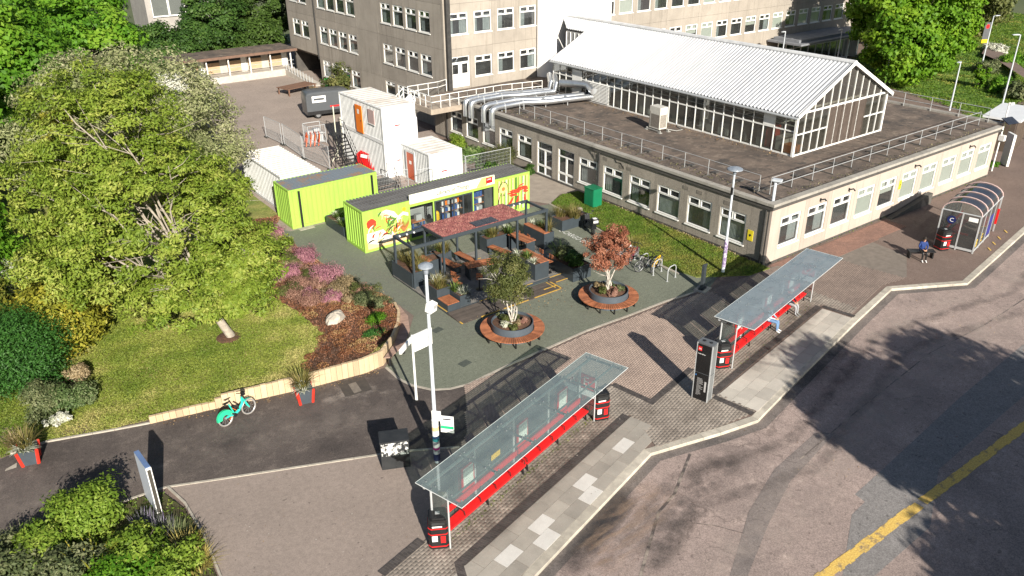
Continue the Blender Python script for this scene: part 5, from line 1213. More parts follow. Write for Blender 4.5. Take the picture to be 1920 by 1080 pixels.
def planter_box(name, label, loc, w, d, h, rz=0, group='dark steel planters around the deck', wood=None):
    t = thing(name, label, 'planter', loc, rz, group); s = .03
    m = MB(); m.box(0,0,0,w,s,h); m.box(0,d-s,0,w,d,h); m.box(0,s,0,s,d-s,h); m.box(w-s,s,0,w,d-s,h); m.build('wall', PS, t)
    MB().box(s,s,h-.12,w-s,d-s,h-.06).build('soil', SOIL, t)
    if wood:
        n = max(2, int((wood[2]-wood[0])/.11))
        for i in range(n): q = MB(); q.tint = random.random(); q.box(wood[0]+i*(wood[2]-wood[0])/n,wood[1],h,wood[0]+(i+1)*(wood[2]-wood[0])/n-.01,wood[3],h+.04); q.build('slat', WOODR, t)
    return t
GR1 = leafmat('planter_grass', (.08,.085,.02), (.19,.17,.05), (.30,.24,.10), .3); GR2 = leafmat('planter_green', (.035,.07,.014), (.08,.14,.025), (.20,.24,.06), .3); GR3 = leafmat('pale_flower', (.10,.13,.05), (.45,.48,.36), (.75,.75,.68), .2)
def tuft(name, label, loc, n, rad, L, mat, group='grasses and flowers in the planters', W=.03, lean=.75):
    t = thing(name, label, 'plant', loc, 0, group); blades(n, rad, L, W, lean).build('leaf_blades', mat, t); return t
PB = [('tall end planter under the left of the pergola full of long tawny grass',(-17.78,9.5,.0),1.1,2.2,1.0,None),
 ('planter with a wooden seat top behind the end planter',(-16.6,10.3,.15),1.2,.9,.85,(0,0,.6,.9)),
 ('low planter with a hardwood seat at the deck front corner',(-17.75,6.05,.0),.75,1.0,.5,(.02,.02,.73,.98)),
 ('mid planter of pale flowers behind the front corner seat',(-17.72,7.1,.0),.9,1.3,.95,None),
 ('square planter of lime shrubs beside the front corner seat',(-16.95,6.12,.0),.65,1.1,.75,None),
 ('planter of green strap leaves against the back of the deck',(-15.4,11.0,.15),1.1,.7,.75,None),
 ('long low planter at the back right of the deck with mixed leaves',(-11.9,10.9,.15),2.3,.75,.85,None),
 ('tall bar planter with a hardwood counter on the right of the deck',(-12.0,6.2,.0),.95,2.0,1.1,(.35,.0,1.0,2.0)),
 ('end planter with a hardwood counter under the right of the pergola',(-8.95,9.2,.0),.75,2.0,1.15,(.0,.0,.42,2.0)),
 ('dark planter of broad shrubs right of the deck by the red tree',(-10.3,5.0,.0),1.3,2.3,.8,None),
 ('grey planter of tawny grass standing on the court by the moped',(-6.05,11.0,.0),2.2,1.15,.7,None),
 ('long low planter between the two lime containers',(-17.35,18.6,.0),.8,2.6,.65,None)]
pbs = []
for lab_, loc, w, d, h, wd_ in PB: pbs.append(planter_box('planter_box', lab_, loc, w, d, h, 0, wood=wd_))
def fill(loc, w, d, h, kinds, n, names):
    for i in range(n):
        x = loc[0]+w*(.2+.6*random.random()); y = loc[1]+d*(i+.5)/n; k = kinds[i % len(kinds)]; mat, L, nb, W = k
        tuft('grass_plant', names[i % len(names)], (x,y,loc[2]+h-.08), nb, min(w,d)*.3, L, mat, W=W)
G1 = (GR1,.95,150,.028); G2 = (GR2,.6,120,.045); G3 = (GR3,.45,90,.05)
fill((-17.78,9.5,0),1.1,2.2,1.0,[G1],3,['long tawny grass at the near end of the tall end planter','long tawny grass in the middle of the tall end planter','long tawny grass at the far end of the tall end planter'])
fill((-17.72,7.1,0),.9,1.3,.95,[G1,G3],2,['tawny grass above the front corner seat','trailing pale flowers above the front corner seat'])
fill((-16.95,6.12,0),.65,1.1,.75,[G3,G2],2,['pale lime shrub in the square planter','green herbs in the square planter'])
fill((-15.4,11.0,.15),1.1,.7,.75,[(GR1,.9,150,.035),G2],2,['big strap-leaved grass against the back of the deck','green herbs beside the big strap-leaved grass'])
fill((-11.9,10.9,.15),2.3,.75,.85,[G2,G1,G2,G3],4,['leafy herbs at the left of the long low planter','tawny grass in the long low planter','dark leafy herbs in the long low planter','pale flowers at the end of the long low planter'])
fill((-12.0,6.2,0),.35,2.0,1.1,[G3,G2],3,['white trailing flowers at the near end of the bar planter','green herbs in the bar planter','white trailing flowers at the far end of the bar planter'])
fill((-8.6,9.2,0),.4,2.0,1.15,[G1,G2,G3],3,['tawny grass at the near end of the end counter planter','green herbs in the end counter planter','pale flowers at the far end of the end counter planter'])
fill((-6.05,11.0,0),2.2,1.15,.7,[G1,G1],3,['tawny grass at the front of the grey court planter','tawny grass in the middle of the grey court planter','tawny grass at the back of the grey court planter'])
fill((-17.35,18.6,0),.8,2.6,.65,[G2,G3],4,['green herb nearest the court between the lime containers','pale flower nearest the court between the lime containers','green herb deep between the lime containers','pale flower deep between the lime containers'])
def bench(name, label, loc, L, w, h, rz=0, back=False, group='hardwood benches on the deck'):
    t = thing(name, label, 'bench', loc, rz, group); n = max(2, int(w/.09))
    for i in range(n): q = MB(); q.tint = random.random(); q.box(0,i*w/n,h-.04,L,(i+1)*w/n-.012,h); q.build('slat', WOODR, t)
    for x in (.08, L-.12): MB().box(x,.02,0,x+.05,w-.02,h-.04).build('leg', PS, t)
    MB().box(.05,.04,h-.07,L-.05,w-.04,h-.04).build('frame', PS, t)
    if back:
        for i in range(2): MB().box(0,w-.03,h+.2+i*.14,L,w,h+.3+i*.14).build('back_slat', WOODR, t)
        for x in (.1, L-.14): MB().box(x,w,h-.05,x+.04,w+.03,h+.45).build('back_post', PS, t)
    return t
bench('hardwood_bench', 'left long hardwood bench across the deck', (-15.35,11.15,.15), 1.75, .5, .5, R(-82)); bench('hardwood_bench', 'right long hardwood bench facing its twin across the deck', (-14.05,11.15,.15), 1.75, .42, .5, R(-84)); bench('hardwood_bench', 'hardwood bench in the shade at the back of the deck', (-12.0,10.7,.15), 1.5, .45, .5, R(-80))
tbl = bench('picnic_table', 'hardwood table in the tree shade at the middle of the deck', (-14.9,8.4,.15), 1.9, .8, .78, R(-14), group=None); tbl['category'] = 'table'
tb2 = bench('picnic_table', 'hardwood high table at the right rear of the deck', (-10.6,10.6,.15), 1.7, .7, .95, R(-85), group=None); tb2['category'] = 'table'
def stool(name, label, loc, rz):
    t = thing(name, label, 'stool', loc, rz, 'fixed stools on the deck'); MB().tube([(0,0,0),(0,0,.66)], .035, 8).build('stem', BLACK, t); MB().lathe([(.2,0),(.2,.03),(.05,.05)],14).build('base', BLACK, t)
    for i in range(3): q = MB(); q.tint = random.random(); q.box(-.2,-.18+i*.12,.66,.2,-.18+i*.12+.11,.70); q.build('slat', WOODR, t)
    for i in range(2): MB().box(.18,-.17,.82+i*.13,.21,.17,.92+i*.13).build('back_slat', WOODR, t)
    MB().box(.17,-.03,.66,.2,.03,1.05).build('back_post', BLACK, t); return t
for i, (x, y, rz) in enumerate(((-10.75,6.6,0),(-10.72,7.5,0),(-16.3,7.3,R(200)),(-15.9,8.1,R(200)),(-15.0,7.2,R(240)),(-9.6,9.6,R(170)),(-9.65,10.5,R(170)))): stool('bar_stool', ['hardwood stool nearest the deck step beside the bar planter','second hardwood stool behind the bar planter','stool nearest the square lime planter','stool between the square planter and the table','stool in the tree shade in front of the table','near stool at the end counter','far stool at the end counter'][i], (x,y,.15), rz)
# ================================================================ ROUND SEAT PLANTERS, TIMBER WALL, CURVED BENCH
def ring_planter(label, c):
    t = thing('round_seat_planter', label, 'planter', (c[0],c[1],0), 0, 'round tree planters with slatted ring seats')
    MB().lathe([(1.02,0),(1.02,.76),(.98,.76),(.98,.6)],48).build('drum', M('planter_blue_grey',(.075,.095,.115),(.062,.08,.098),2,.5), t, smooth=True)
    MB().lathe([(.985,.62),(.5,.70),(.0,.74)],32).build('soil', SOIL, t)
    n = 84; g = .012
    for i in range(n):
        a0, a1 = 2*math.pi*i/n, 2*math.pi*(i+1)/n-g; q = MB(); q.tint = random.random(); vs = []
        for z in (.38,.43): vs += [(r*math.cos(a),r*math.sin(a),z) for r, a in ((1.06,a0),(1.56,a0),(1.56,a1),(1.06,a1))]
        q.add(vs, [(3,2,1,0),(4,5,6,7),(0,1,5,4),(1,2,6,5),(2,3,7,6),(3,0,4,7)]); q.build('slat', WOODR, t)
    m = MB()
    for i in range(12): a = 2*math.pi*i/12; m.bar((1.0*math.cos(a),1.0*math.sin(a),.35),(1.5*math.cos(a),1.5*math.sin(a),.35), .05); m.box(1.4*math.cos(a)-.03,1.4*math.sin(a)-.03,0,1.4*math.cos(a)+.03,1.4*math.sin(a)+.03,.34)
    tag(m.build('bracket', BLACK, t), kind='stuff'); return t
RP1, RP2 = (-16.38,2.42), (-10.36,2.12)
ring_planter('round slatted seat planter with the green leaved tree', RP1); ring_planter('round slatted seat planter with the copper red tree', RP2)
LOG = M('pale_sleeper', (.52,.40,.255), (.42,.315,.20), 2.5, .8, .2, 60, tint=.16, stretch=(1,1,.15)); WCAP = M('weathered_cap', (.40,.34,.275), (.33,.28,.23), 2, .8)
tw_ = thing('retaining_wall', 'pale timber sleeper wall holding up the lawn along the path', 'wall', (0,0,0)); d0 = 0
wl_pts = [(-32.44,5.49),(-30.2,5.0),(-28.38,4.55),(-25.96,3.99),(-23.7,3.62),(-22.72,3.72),(-21.62,4.66),(-20.72,5.7),(-20.12,6.68),(-19.85,7.6)]
for i in range(len(wl_pts)-1):
    a, b = Vector(wl_pts[i]), Vector(wl_pts[i+1]); L = (b-a).length; n = max(1, round(L/.26)); dv = (b-a)/L; nv = Vector((-dv.y,dv.x))
    for k in range(n):
        p0, p1 = a+dv*(L*k/n+.006), a+dv*(L*(k+1)/n-.006); xx = (p0.x+p1.x)/2
        h = .34 if xx < -30.0 else (.46 if xx < -29.6 else .60 + .16*min(1,max(0,(xx+29.6)/6))); q = MB(); q.tint = random.random(); h += random.uniform(-.008,.008)
        q.prism([tuple(p0),tuple(p1),tuple(p1+nv*.13),tuple(p0+nv*.13)], -.02, h); q.build('sleeper', LOG, tw_)
cb_ = thing('curved_bench', 'curved weathered timber bench on the end of the sleeper wall', 'bench', (0,0,0))
inn = [(-22.72,3.60),(-21.75,4.42),(-20.98,5.35),(-20.35,6.5),(-20.08,7.55)]; out_ = [(-22.50,3.82-.35),(-21.42,4.02),(-20.50,5.12),(-19.86,6.40),(-19.62,7.75)]
k_ = 0
for i in range(4):
    for j in range(5):
        a0, a1 = Vector(inn[i]).lerp(Vector(inn[i+1]),j/5), Vector(inn[i]).lerp(Vector(inn[i+1]),(j+.94)/5); b0, b1 = Vector(out_[i]).lerp(Vector(out_[i+1]),j/5), Vector(out_[i]).lerp(Vector(out_[i+1]),(j+.94)/5)
        q = MB(); q.tint = random.random(); q.prism([tuple(a0),tuple(b0),tuple(b1),tuple(a1)], .42, .47, True); q.build('slat', M('weathered_slat',(.33,.225,.18),(.26,.175,.14),3,.75,tint=.2), cb_)
    p = Vector(out_[i]).lerp(Vector(inn[i]),.15); MB().box(p.x-.05,p.y-.05,0,p.x+.05,p.y+.05,.42).build('leg', BLACK, cb_)
bo = MB(); bo.lathe([(0,0),(.55,.02),(.62,.2),(.5,.42),(.25,.52),(0,.55)],14); rr = random.Random(2)
bo.v = [(x*(1+rr.uniform(-.12,.12))*1.0, y*(1+rr.uniform(-.12,.12))*.72, z*(1+rr.uniform(-.1,.1))) for x, y, z in bo.v]
tag(bo.build('boulder', M('pale_boulder',(.44,.40,.335),(.28,.25,.21),2.2,.9,.5,9), None, (-23.05,7.9,.5), R(35), smooth=False), 'large pale boulder in the mulch bed by the lawn', 'boulder')
for i, (x, y, s_) in enumerate(((-2.95,12.9,.6),)):
    q = MB(); q.v = [(x_*.9*s_, y_*.8*s_, z_*s_) for x_, y_, z_ in bo.v]; q.f = bo.f; q.mi = bo.mi; q.t = bo.t; tag(q.build('boulder', MT['pale_boulder'], None, (x,y,.03), 1.2), 'small pale boulder on the grass behind the grey court planter', 'boulder')
def stripe_planter(label, loc, rz):
    t = thing('tapered_planter', label, 'planter', loc, rz, 'red striped planters along the path'); b, u, h = .25, .33, .68
    MB().add([(-b,-b,0),(b,-b,0),(b,b,0),(-b,b,0),(-u,-u,h),(u,-u,h),(u,u,h),(-u,u,h)], [(3,2,1,0),(4,5,6,7),(0,1,5,4),(1,2,6,5),(2,3,7,6),(3,0,4,7)]).build('box', M('planter_slate',(.06,.075,.09),None,3,.5), t)
    for sx in (-1,1):
        for sy in (-1,1): MB().bar((sx*(b+.01),sy*(b+.01),0),(sx*(u+.01),sy*(u+.01),h+.01), .085).build('corner_post', M('post_red',(.68,.05,.03),None,3,.5), t)
    return t
stripe_planter('red-cornered tapered planter against the sleeper wall', (-26.72,3.22,0), R(-12)); stripe_planter('red-cornered tapered planter at the left end of the path', (-36.7,5.75,0), R(-12))
for nm, loc in (('against the sleeper wall',(-26.72,3.22,.64)),('at the left end of the path',(-36.7,5.75,.64))):
    tuft('grass_plant', 'tawny green grass in the red-cornered planter '+nm, (loc[0],loc[1]+.1,loc[2]), 170, .26, 1.0, GR1, W=.035); tuft('flower_plant', 'white trailing flowers in the red-cornered planter '+nm, (loc[0]-.12,loc[1]-.12,loc[2]), 110, .2, .42, GR3, W=.06, lean=1.1)

# ================================================================ BUS SHELTERS
SG1 = glass('shelter_roof_glass', (.70,.77,.74), f0=.05, dirt=.20, dirtc=(.66,.75,.72)); SG2 = glass('dusty_roof_glass', (.55,.61,.62), f0=.05, dirt=.46, dirtc=(.50,.57,.59))
SGW = glass('shelter_wall_glass', (.60,.66,.64), f0=.06, dirt=.10, dirtc=(.5,.55,.54))
ALU = M('aluminium', (.55,.57,.58), (.48,.50,.51), 4, .4, metal=.3, fine=.04)
PAPER = M('timetable_paper', (.70,.74,.70), (.62,.66,.62), 6, .6, fine=.1)
def mk_shelter(label, loc, rz, L, W, letter, roofg):
    t = thing('bus_shelter', label, 'bus shelter', (loc[0],loc[1],0), rz, 'glass roofed bus shelters with red benches'); H = 2.5; np_ = 5
    for i in range(np_): MB().box(L*i/np_+.006,0,H,L*(i+1)/np_-.006,W,H+.014).build('roof_pane', roofg, t)
    e = MB(); e.box(-.012,-.012,H-.004,L+.012,-.002,H+.018).box(-.012,W+.002,H-.004,L+.012,W+.012,H+.018).box(-.012,-.002,H-.004,-.002,W+.002,H+.018).box(L+.002,-.002,H-.004,L+.012,W+.002,H+.018); e.build('roof_edge', M('edge_white',(.72,.75,.75),None,3,.4), t)
    xs = [.4] + [.4+(L-1.2)*i/4 for i in range(1,4)] + [L-.8]
    for x in xs: MB().tube([(x,1.68,0),(x,1.68,H-.16)], .04, 8).build('post', ALU, t)
    for x in (xs[0], xs[-1]): MB().tube([(x,.95,0),(x,.95,H-.1)], .03, 8).build('post', ALU, t)
    MB().tube([(.1,1.68,H-.14),(L-.1,1.68,H-.14)], .055, 8).tube([(.1,.62,H-.10),(L-.1,.62,H-.10)], .035, 8).build('roof_beam', GALV, t)
    for i in range(np_+1):
        x = min(max(L*i/np_,.14),L-.14); m = MB(); m.bar((x,.15,H-.05),(x,1.85,H-.10), .05, .07)
        for y in (.22,.62,1.3,1.7):
            for dx in (-.1,.1): m.tube([(x+dx,y,H-.05),(x+dx,y,H+.03)], .028, 6)
            m.bar((x-.1,y,H-.03),(x+.1,y,H-.03), .03)
        m.build('roof_arm', M('arm_grey',(.20,.22,.23),None,4,.5), t)
    for a, b in zip(xs, xs[1:]):
        m = (a+b)/2
        for p, q in ((a+.06,m-.02),(m+.02,b-.06)): MB().box(p,1.69,.28,q,1.702,2.15).build('back_pane', SGW, t)
    for x in (xs[0], xs[-1]): MB().box(x-.006,1.0,.28,x+.006,1.62,2.1).build('end_pane', SGW, t); MB().tube([(x,.95,.75),(x,1.68,.75)], .02, 6).tube([(x,.95,.25),(x,1.68,.25)], .02, 6).build('end_rail', BLACK, t)
    # bench: two runs of seat with dividers
    y0 = 1.2; x = xs[0]+.22; runs = ((x,L*.49),(L*.50,xs[-1]-.05))
    for a, b in runs:
        s_ = MB().box(a,y0,.38,b,y0+.36,.47).build('seat', RED, t); n = int((b-a)/.75)
        MB().box(a,y0+.40,.66,b,y0+.46,.90).build('backrest', RED, t)
        for i in range(n+1):
            q = a+.03+(b-a-.06)*i/n; m = MB(); m.tube([(q,y0+.03,.47),(q,y0+.05,.62),(q,y0+.3,.64),(q,y0+.42,.60)], .016, 6); m.build('armrest', BLACK, t)
        for q in (a+.08,(a+b)/2,b-.08): MB().bar((q,y0+.05,0),(q,y0+.1,.38), .05).bar((q,y0+.34,0),(q,y0+.30,.38), .05).bar((q,y0+.4,.3),(q,y0+.43,.9), .04).build('bench_leg', BLACK, t)
    for j, x in enumerate((xs[1]-.75, xs[2]+.15, xs[3]+.55)):
        c = MB().box(x,1.60,1.0,x+.62,1.66,1.98).build('timetable_case', RED, t); MB().box(x+.05,1.594,1.12,x+.57,1.60,1.94).build('timetable', PAPER, c)
    pnl = MB().box(xs[-1]-.03,.98,1.45,xs[-1]-.01,1.62,2.08).build('stop_flag', RED, t)
    text('letter', letter, .62, WHITE, pnl, (xs[-1]-.034,1.53,1.56), (R(90),0,R(-90)), .002)
    text('letter', letter, .62, WHITE, pnl, (xs[-1]-.006,1.07,1.56), (R(90),0,R(90)), .002)
    MB().box(xs[-1]-.03,1.0,1.1,xs[-1]-.01,1.6,1.38).build('stop_flag', M('flag_white',(.66,.70,.72),None,4,.5), t)
    return t
sE = mk_shelter('nearest glass roofed bus shelter, marked E, over a long red bench', (-26.61,-8.71), R(15.8), 9.98, 1.93, 'E', SG1)
sD = mk_shelter('second glass roofed bus shelter, marked D, with two people on its red bench', (-10.64,-7.07), R(11.9), 9.78, 1.87, 'D', SG2)
MB().box(3.4,1.6,1.35,3.9,1.606,1.6).build('sticker', YEL, sE)
# ---- shelter C: barrel roof
sc_ = thing('bus_shelter', 'barrel roofed glazed bus shelter with a round blue C sign', 'bus shelter', (10.75,-6.35,0), R(11.5)); L, W, H = 4.6, 2.1, 2.3; AR = [i*math.pi/10 for i in range(11)]
arc = [(W/2-W/2*math.cos(a)*1.02, H+.62*math.sin(a)) for a in AR]
for k in range(4):
    x0, x1 = L*k/4+.02, L*(k+1)/4-.02; MB().add([(x,y,z) for y, z in arc for x in (x0,x1)], [(2*i,2*i+1,2*i+3,2*i+2) for i in range(10)]).build('roof_pane', glass('smoked_roof', (.16,.16,.18), f0=.09, dirt=.22, dirtc=(.10,.10,.115)), sc_, smooth=True)
for k in range(5): MB().tube([(L*k/4,y,z+.02) for y, z in arc], .035, 6).build('roof_rib', M('rib_pink',(.55,.40,.38),None,4,.5), sc_)
for y in (-.02,W+.02): MB().tube([(0,y,H),(L,y,H)], .045, 6).build('eave_beam', ALU, sc_)
for x in (0,L):
    MB().tube([(x,0,H),(x,W,H)], .04, 6).build('end_beam', ALU, sc_)
    MB().add([(x,y,z) for y, z in arc], [tuple(range(11))]).build('gable_pane', SGW, sc_)
CGL = glass('shelter_c_glass', (.55,.58,.58), f0=.06, dirt=.06)
for x, ys in ((0,(0,.95,1.0*W)),(L,(0,W))):
    for y in ys: MB().box(x-.035,y-.035,0,x+.035,y+.035,H).build('post', ALU, sc_)
for x in (1.15,2.3,3.45):
    for y in (0,W): MB().box(x-.025,y-.025,0,x+.025,y+.025,H).build('post', ALU, sc_)
for a, b in ((.05,.9),(1.0,W-.05)): MB().box(-.006,a,.2,.006,b,H-.05).build('end_pane', CGL, sc_)
MB().box(-.02,.03,.08,.02,W-.03,.22).box(.03,-.02,.08,3.4,.02,.22).build('bottom_rail', ALU, sc_)
for k in range(3): MB().box(1.15*k+.04,-.006,.22,1.15*(k+1)-.04,.006,H-.05).build('front_pane', CGL, sc_)
for k in range(4): MB().box(1.15*k+.04,W-.006,.22,1.15*(k+1)-.04,W+.006,H-.05).build('back_pane', CGL, sc_)
MB().box(.3,W-.65,.42,L-.3,W-.3,.48).build('seat', RED, sc_); MB().box(.3,W-.25,.8,L-.3,W-.2,1.0).build('backrest', RED, sc_); MB().box(.15,.5,.95,.25,1.75,1.05).build('lean_rail', RED, sc_)
dsc = MB().tube([(-.02,1.5,1.78),(-.05,1.5,1.78)], .24, 20).build('round_sign', M('navy_sign',(.012,.02,.10),None,3,.4), sc_); text('letter','C',.34,WHITE,dsc,(-.054,1.61,1.66),(R(90),0,R(-90)),.002)
MB().box(-.02,.12,1.9,-.012,.62,2.15).build('notice', WHITE, sc_)
for x, ch in ((.15,'B'),(1.28,'E')): text('letter',ch,.7,M('poster_yellow',(.72,.50,.05),None,4,.5),sc_,(x,-.014,.35),(R(90),0,0),.002)
MB().box(2.35,-.012,.3,3.35,-.007,1.0).box(2.35,-.012,1.05,3.35,-.007,1.6).build('poster', M('poster_navy',(.03,.035,.22),None,4,.5), sc_)
MB().box(L-.05,-.06,.5,L+.05,.06,1.5).build('end_panel', RED, sc_); MB().box(4.0,.2,.4,4.35,.55,.95).build('end_seat', RED, sc_)
# ---- litter bins
def litter_bin(name, label, c, rz):
    t = thing(name, label, 'litter bin', (c[0],c[1],0), rz, 'black litter bins with red bands'); a, h = .33, 1.26
    oc = lambda r, k=.72: [(r,-r*k),(r*k,-r),(-r*k,-r),(-r,-r*k),(-r,r*k),(-r*k,r),(r*k,r),(r,r*k)]
    MB().prism(oc(a),.0,1.0,True).build('body', BLACK, t); MB().prism(oc(a*.96),1.0,1.2).prism(oc(a*.8),1.2,h).build('lid', BLACK, t)
    for z in (.12,.62,.86): MB().prism(oc(a+.012),z,z+.035,True).build('band', RED, t)
    MB().box(-.08,-.06,h,.08,.06,h+.01).build('ash_plate', GALV, t)
    MB().box(-.2,-a-.006,.93,.12,-a-.001,.985).build('label_strip', WHITE, t); MB().box(-.22,-a-.006,.35,-.04,-a-.001,.58).build('label_plate', WHITE, t); MB().box(.06,-a-.006,.28,.22,-a-.001,.56).build('label_plate', RED, t); MB().cbox((0,-a*.98,1.08),(.4,.02,.1)).build('slot', ROOMD, t)
    return t
litter_bin('litter_bin', 'black litter bin at the near end of shelter E', (-26.62,-7.22), R(-30)); litter_bin('litter_bin', 'black litter bin at the far end of shelter E', (-17.62,-5.15), R(-20)); litter_bin('litter_bin', 'black litter bin between the totem and shelter D', (-10.62,-5.55), R(-25)); litter_bin('litter_bin', 'black litter bin outside shelter C', (10.05,-4.85), R(-20))
# ---- black information totem
tt = thing('information_totem', 'tall black information totem with a red square logo and white lettering', 'totem', (-13.44,-7.21,0), R(14)); a, b, h = .44, .71, 2.74
MB().box(.02,.02,0,a-.02,b-.02,h-.02).build('core', M('totem_grey',(.10,.11,.12),None,3,.4), tt)
for x in (0,a-.04):
    for y in (0,b-.04): MB().box(x,y,0,x+.04,y+.04,h).build('corner_post', GALV, tt)
for z0, z1 in ((.06,1.32),(1.36,h-.06)): MB().box(-.004,.045,z0,.018,b-.045,z1).build('face_panel', M('totem_black',(.012,.012,.013),None,3,.15,fine=.02), tt); MB().box(.045,-.002,z0,a-.045,.018,z1).build('side_panel', M('totem_side',(.16,.17,.175),None,3,.35), tt)
MB().box(.0,.0,h,a,b,h+.02).build('cap', M('totem_cap',(.12,.13,.14),None,3,.5), tt)
for y in (.2,.5): MB().lathe([(.07,h+.02),(.07,h+.04),(0,h+.045)],12,(a/2,y,0)).build('cap_fitting', BLACK, tt)
lg = MB().box(-.009,b-.24,h-.36,-.004,b-.08,h-.16).build('logo_square', RED, tt); text('letter','m',.16,WHITE,lg,(-.011,b-.10,h-.31),(R(90),0,R(-90)),.001)
text('lettering','metrobus',.085,WHITE,tt,(-.007,b-.08,h-.52),(R(90),0,R(-90)),.001)
lm = MB(); r2 = random.Random(5)
for i in range(17): lm.box(-.006,b-.18-r2.uniform(.1,.28),1.08-i*.05,-.0045,b-.17,1.095-i*.05)
tag(lm.build('print_line', M('print_grey',(.42,.42,.42),None,3,.6), tt), kind='stuff'); MB().box(-.006,.12,.5,-.0045,.2,1.0).build('print_block', MT['print_grey'], tt); MB().box(-.006,b-.12,1.18,-.0045,b-.07,1.24).build('print_block', M('print_blue',(.05,.2,.5),None,3,.6), tt)
# ---- lamp posts
LPG = M('lamp_grey', (.52,.56,.60), (.45,.49,.53), 4, .4, fine=.04)
def lantern(name, label, c, h, rdisc=.48, group='disc-topped lamp posts'):
    t = thing(name, label, 'lamp post', (c[0],c[1],0), 0, group); MB().tube([(0,0,0),(0,0,1.2),(0,0,1.25),(0,0,h-.1)], [.10,.10,.075,.055], 10).build('column', LPG, t, smooth=True)
    MB().lathe([(.05,h-.35),(.09,h-.3),(.09,h-.14),(rdisc*.7,h-.12),(rdisc,h-.06),(rdisc*.96,h-.01),(rdisc*.55,h+.06),(0,h+.08)],28).build('lantern', M('lantern_top',(.26,.29,.33),(.17,.2,.24),5,.25,fine=.05), t, smooth=True); return t
lA = lantern('lamp_post', 'tall disc-topped lamp post plastered with posters in front of shelter E', (-24.45,-3.63), 8.17, .26)
MB().cbox((.03,-.17,6.65),(.34,.24,.32),R(20),R(12)).build('camera_box', WHITE, lA); MB().cbox((.11,-.30,6.68),(.15,.02,.14),R(20),R(12)).build('camera_window', GRY, lA)
po = [((.74,.74,.72),.30),((.74,.55,.26),.16),((.74,.74,.72),.24),((.04,.10,.22),.12),((.05,.35,.38),.12),((.74,.74,.72),.28),((.55,.04,.28),.10),((.72,.72,.74),.20),((.05,.06,.16),.3)]; z = 1.95
for i, (c_, hh) in enumerate(po): MB().tube([(0,0,z-hh),(0,0,z-.01)], .128, 12).build('poster', M('poster_%d' % i, c_, None, 8, .6, fine=.1), lA); z -= hh
text('lettering','BRISTOL',.1,M('print_black',(.02,.02,.04),None,3,.6),lA,(-.16,-.135,.62),(R(90),0,R(-40)),.001); text('lettering','CUSTOM SIZE CENTER',.045,MT['print_black'],lA,(-.13,-.132,1.82),(R(90),0,R(-40)),.001)
MB().cbox((.02,-.1,2.15),(.34,.03,.42),R(-45)).build('sign_plate', WHITE, lA)
s1 = MB().cbox((.34,-.3,1.75),(.50,.03,.72),R(-48)).build('sign_plate', WHITE, lA); MB().cbox((.335,-.305,1.62),(.48,.036,.12),R(-48)).build('sign_print', M('print_green',(.02,.45,.2),None,3,.5), s1); MB().cbox((.335,-.305,1.98),(.3,.036,.05),R(-48)).build('sign_print', MT['print_black'], s1)
lB = lantern('lamp_post', 'disc-topped lamp post on the grass verge with a poster-wrapped foot', (-2.87,.81), 6.1, .42)
MB().tube([(0,0,.4),(0,0,2.0)], .11, 12).build('poster', M('poster_purple',(.22,.16,.30),(.55,.5,.6),7,.6,lo=.45,hi=.55), lB); MB().cbox((-.18,-.1,4.9),(.1,.1,.4)).build('camera_box', BLACK, lB)
def street_lamp(label, c, h, rz, banner=False):
    t = thing('street_lamp', label, 'street lamp', (c[0],c[1],0), rz, 'slim street lamps around the flat roofed block'); MB().tube([(0,0,0),(0,0,1.2),(0,0,h)], [.09,.08,.05], 8).build('column', LPG, t)
    MB().tube([(0,0,h-.03),(-.25,0,h)], .03, 6).build('arm', LPG, t); MB().add([(-.2,-.13,h-.03),(-.85,-.10,h),(-.85,.10,h),(-.2,.13,h-.03),(-.2,-.13,h+.06),(-.85,-.10,h+.05),(-.85,.10,h+.05),(-.2,.13,h+.06)], [(3,2,1,0),(4,5,6,7),(0,1,5,4),(1,2,6,5),(2,3,7,6),(3,0,4,7)]).build('head', LPG, t)
    if banner:
        b = MB().box(.1,-.02,h-3.0,.95,.02,h-.7).build('banner', M('banner_grey',(.10,.105,.115),None,2,.6), t); MB().box(.1,-.03,h-3.0,.95,.03,h-2.6).build('banner_print', YEL, b); MB().lathe([(0,-.03),(.25,-.03),(.25,.03),(0,.03)],14).build('banner_print', RED, b); b.children[-1].location = (.5,0,h-1.15); b.children[-1].rotation_euler = (R(90),0,0)
    return t
street_lamp('tall street lamp at the right end of the flat roofed block', (45.9,8.24), 7.2, R(-25)); street_lamp('street lamp with a grey and yellow banner beside the far path', (66.3,19.8), 5.9, R(160), True); street_lamp('street lamp on the grass behind the glasshouse gable', (43.2,11.7), 4.6, R(10)); street_lamp('street lamp in front of the big green tree', (46.2,20.3), 5.0, R(10)); street_lamp('street lamp by the dark entrance under the tree', (49.5,28.3), 5.0, R(10)); street_lamp('street lamp left of the entrance behind the roof ridge', (43.5,31.5), 5.0, R(10))
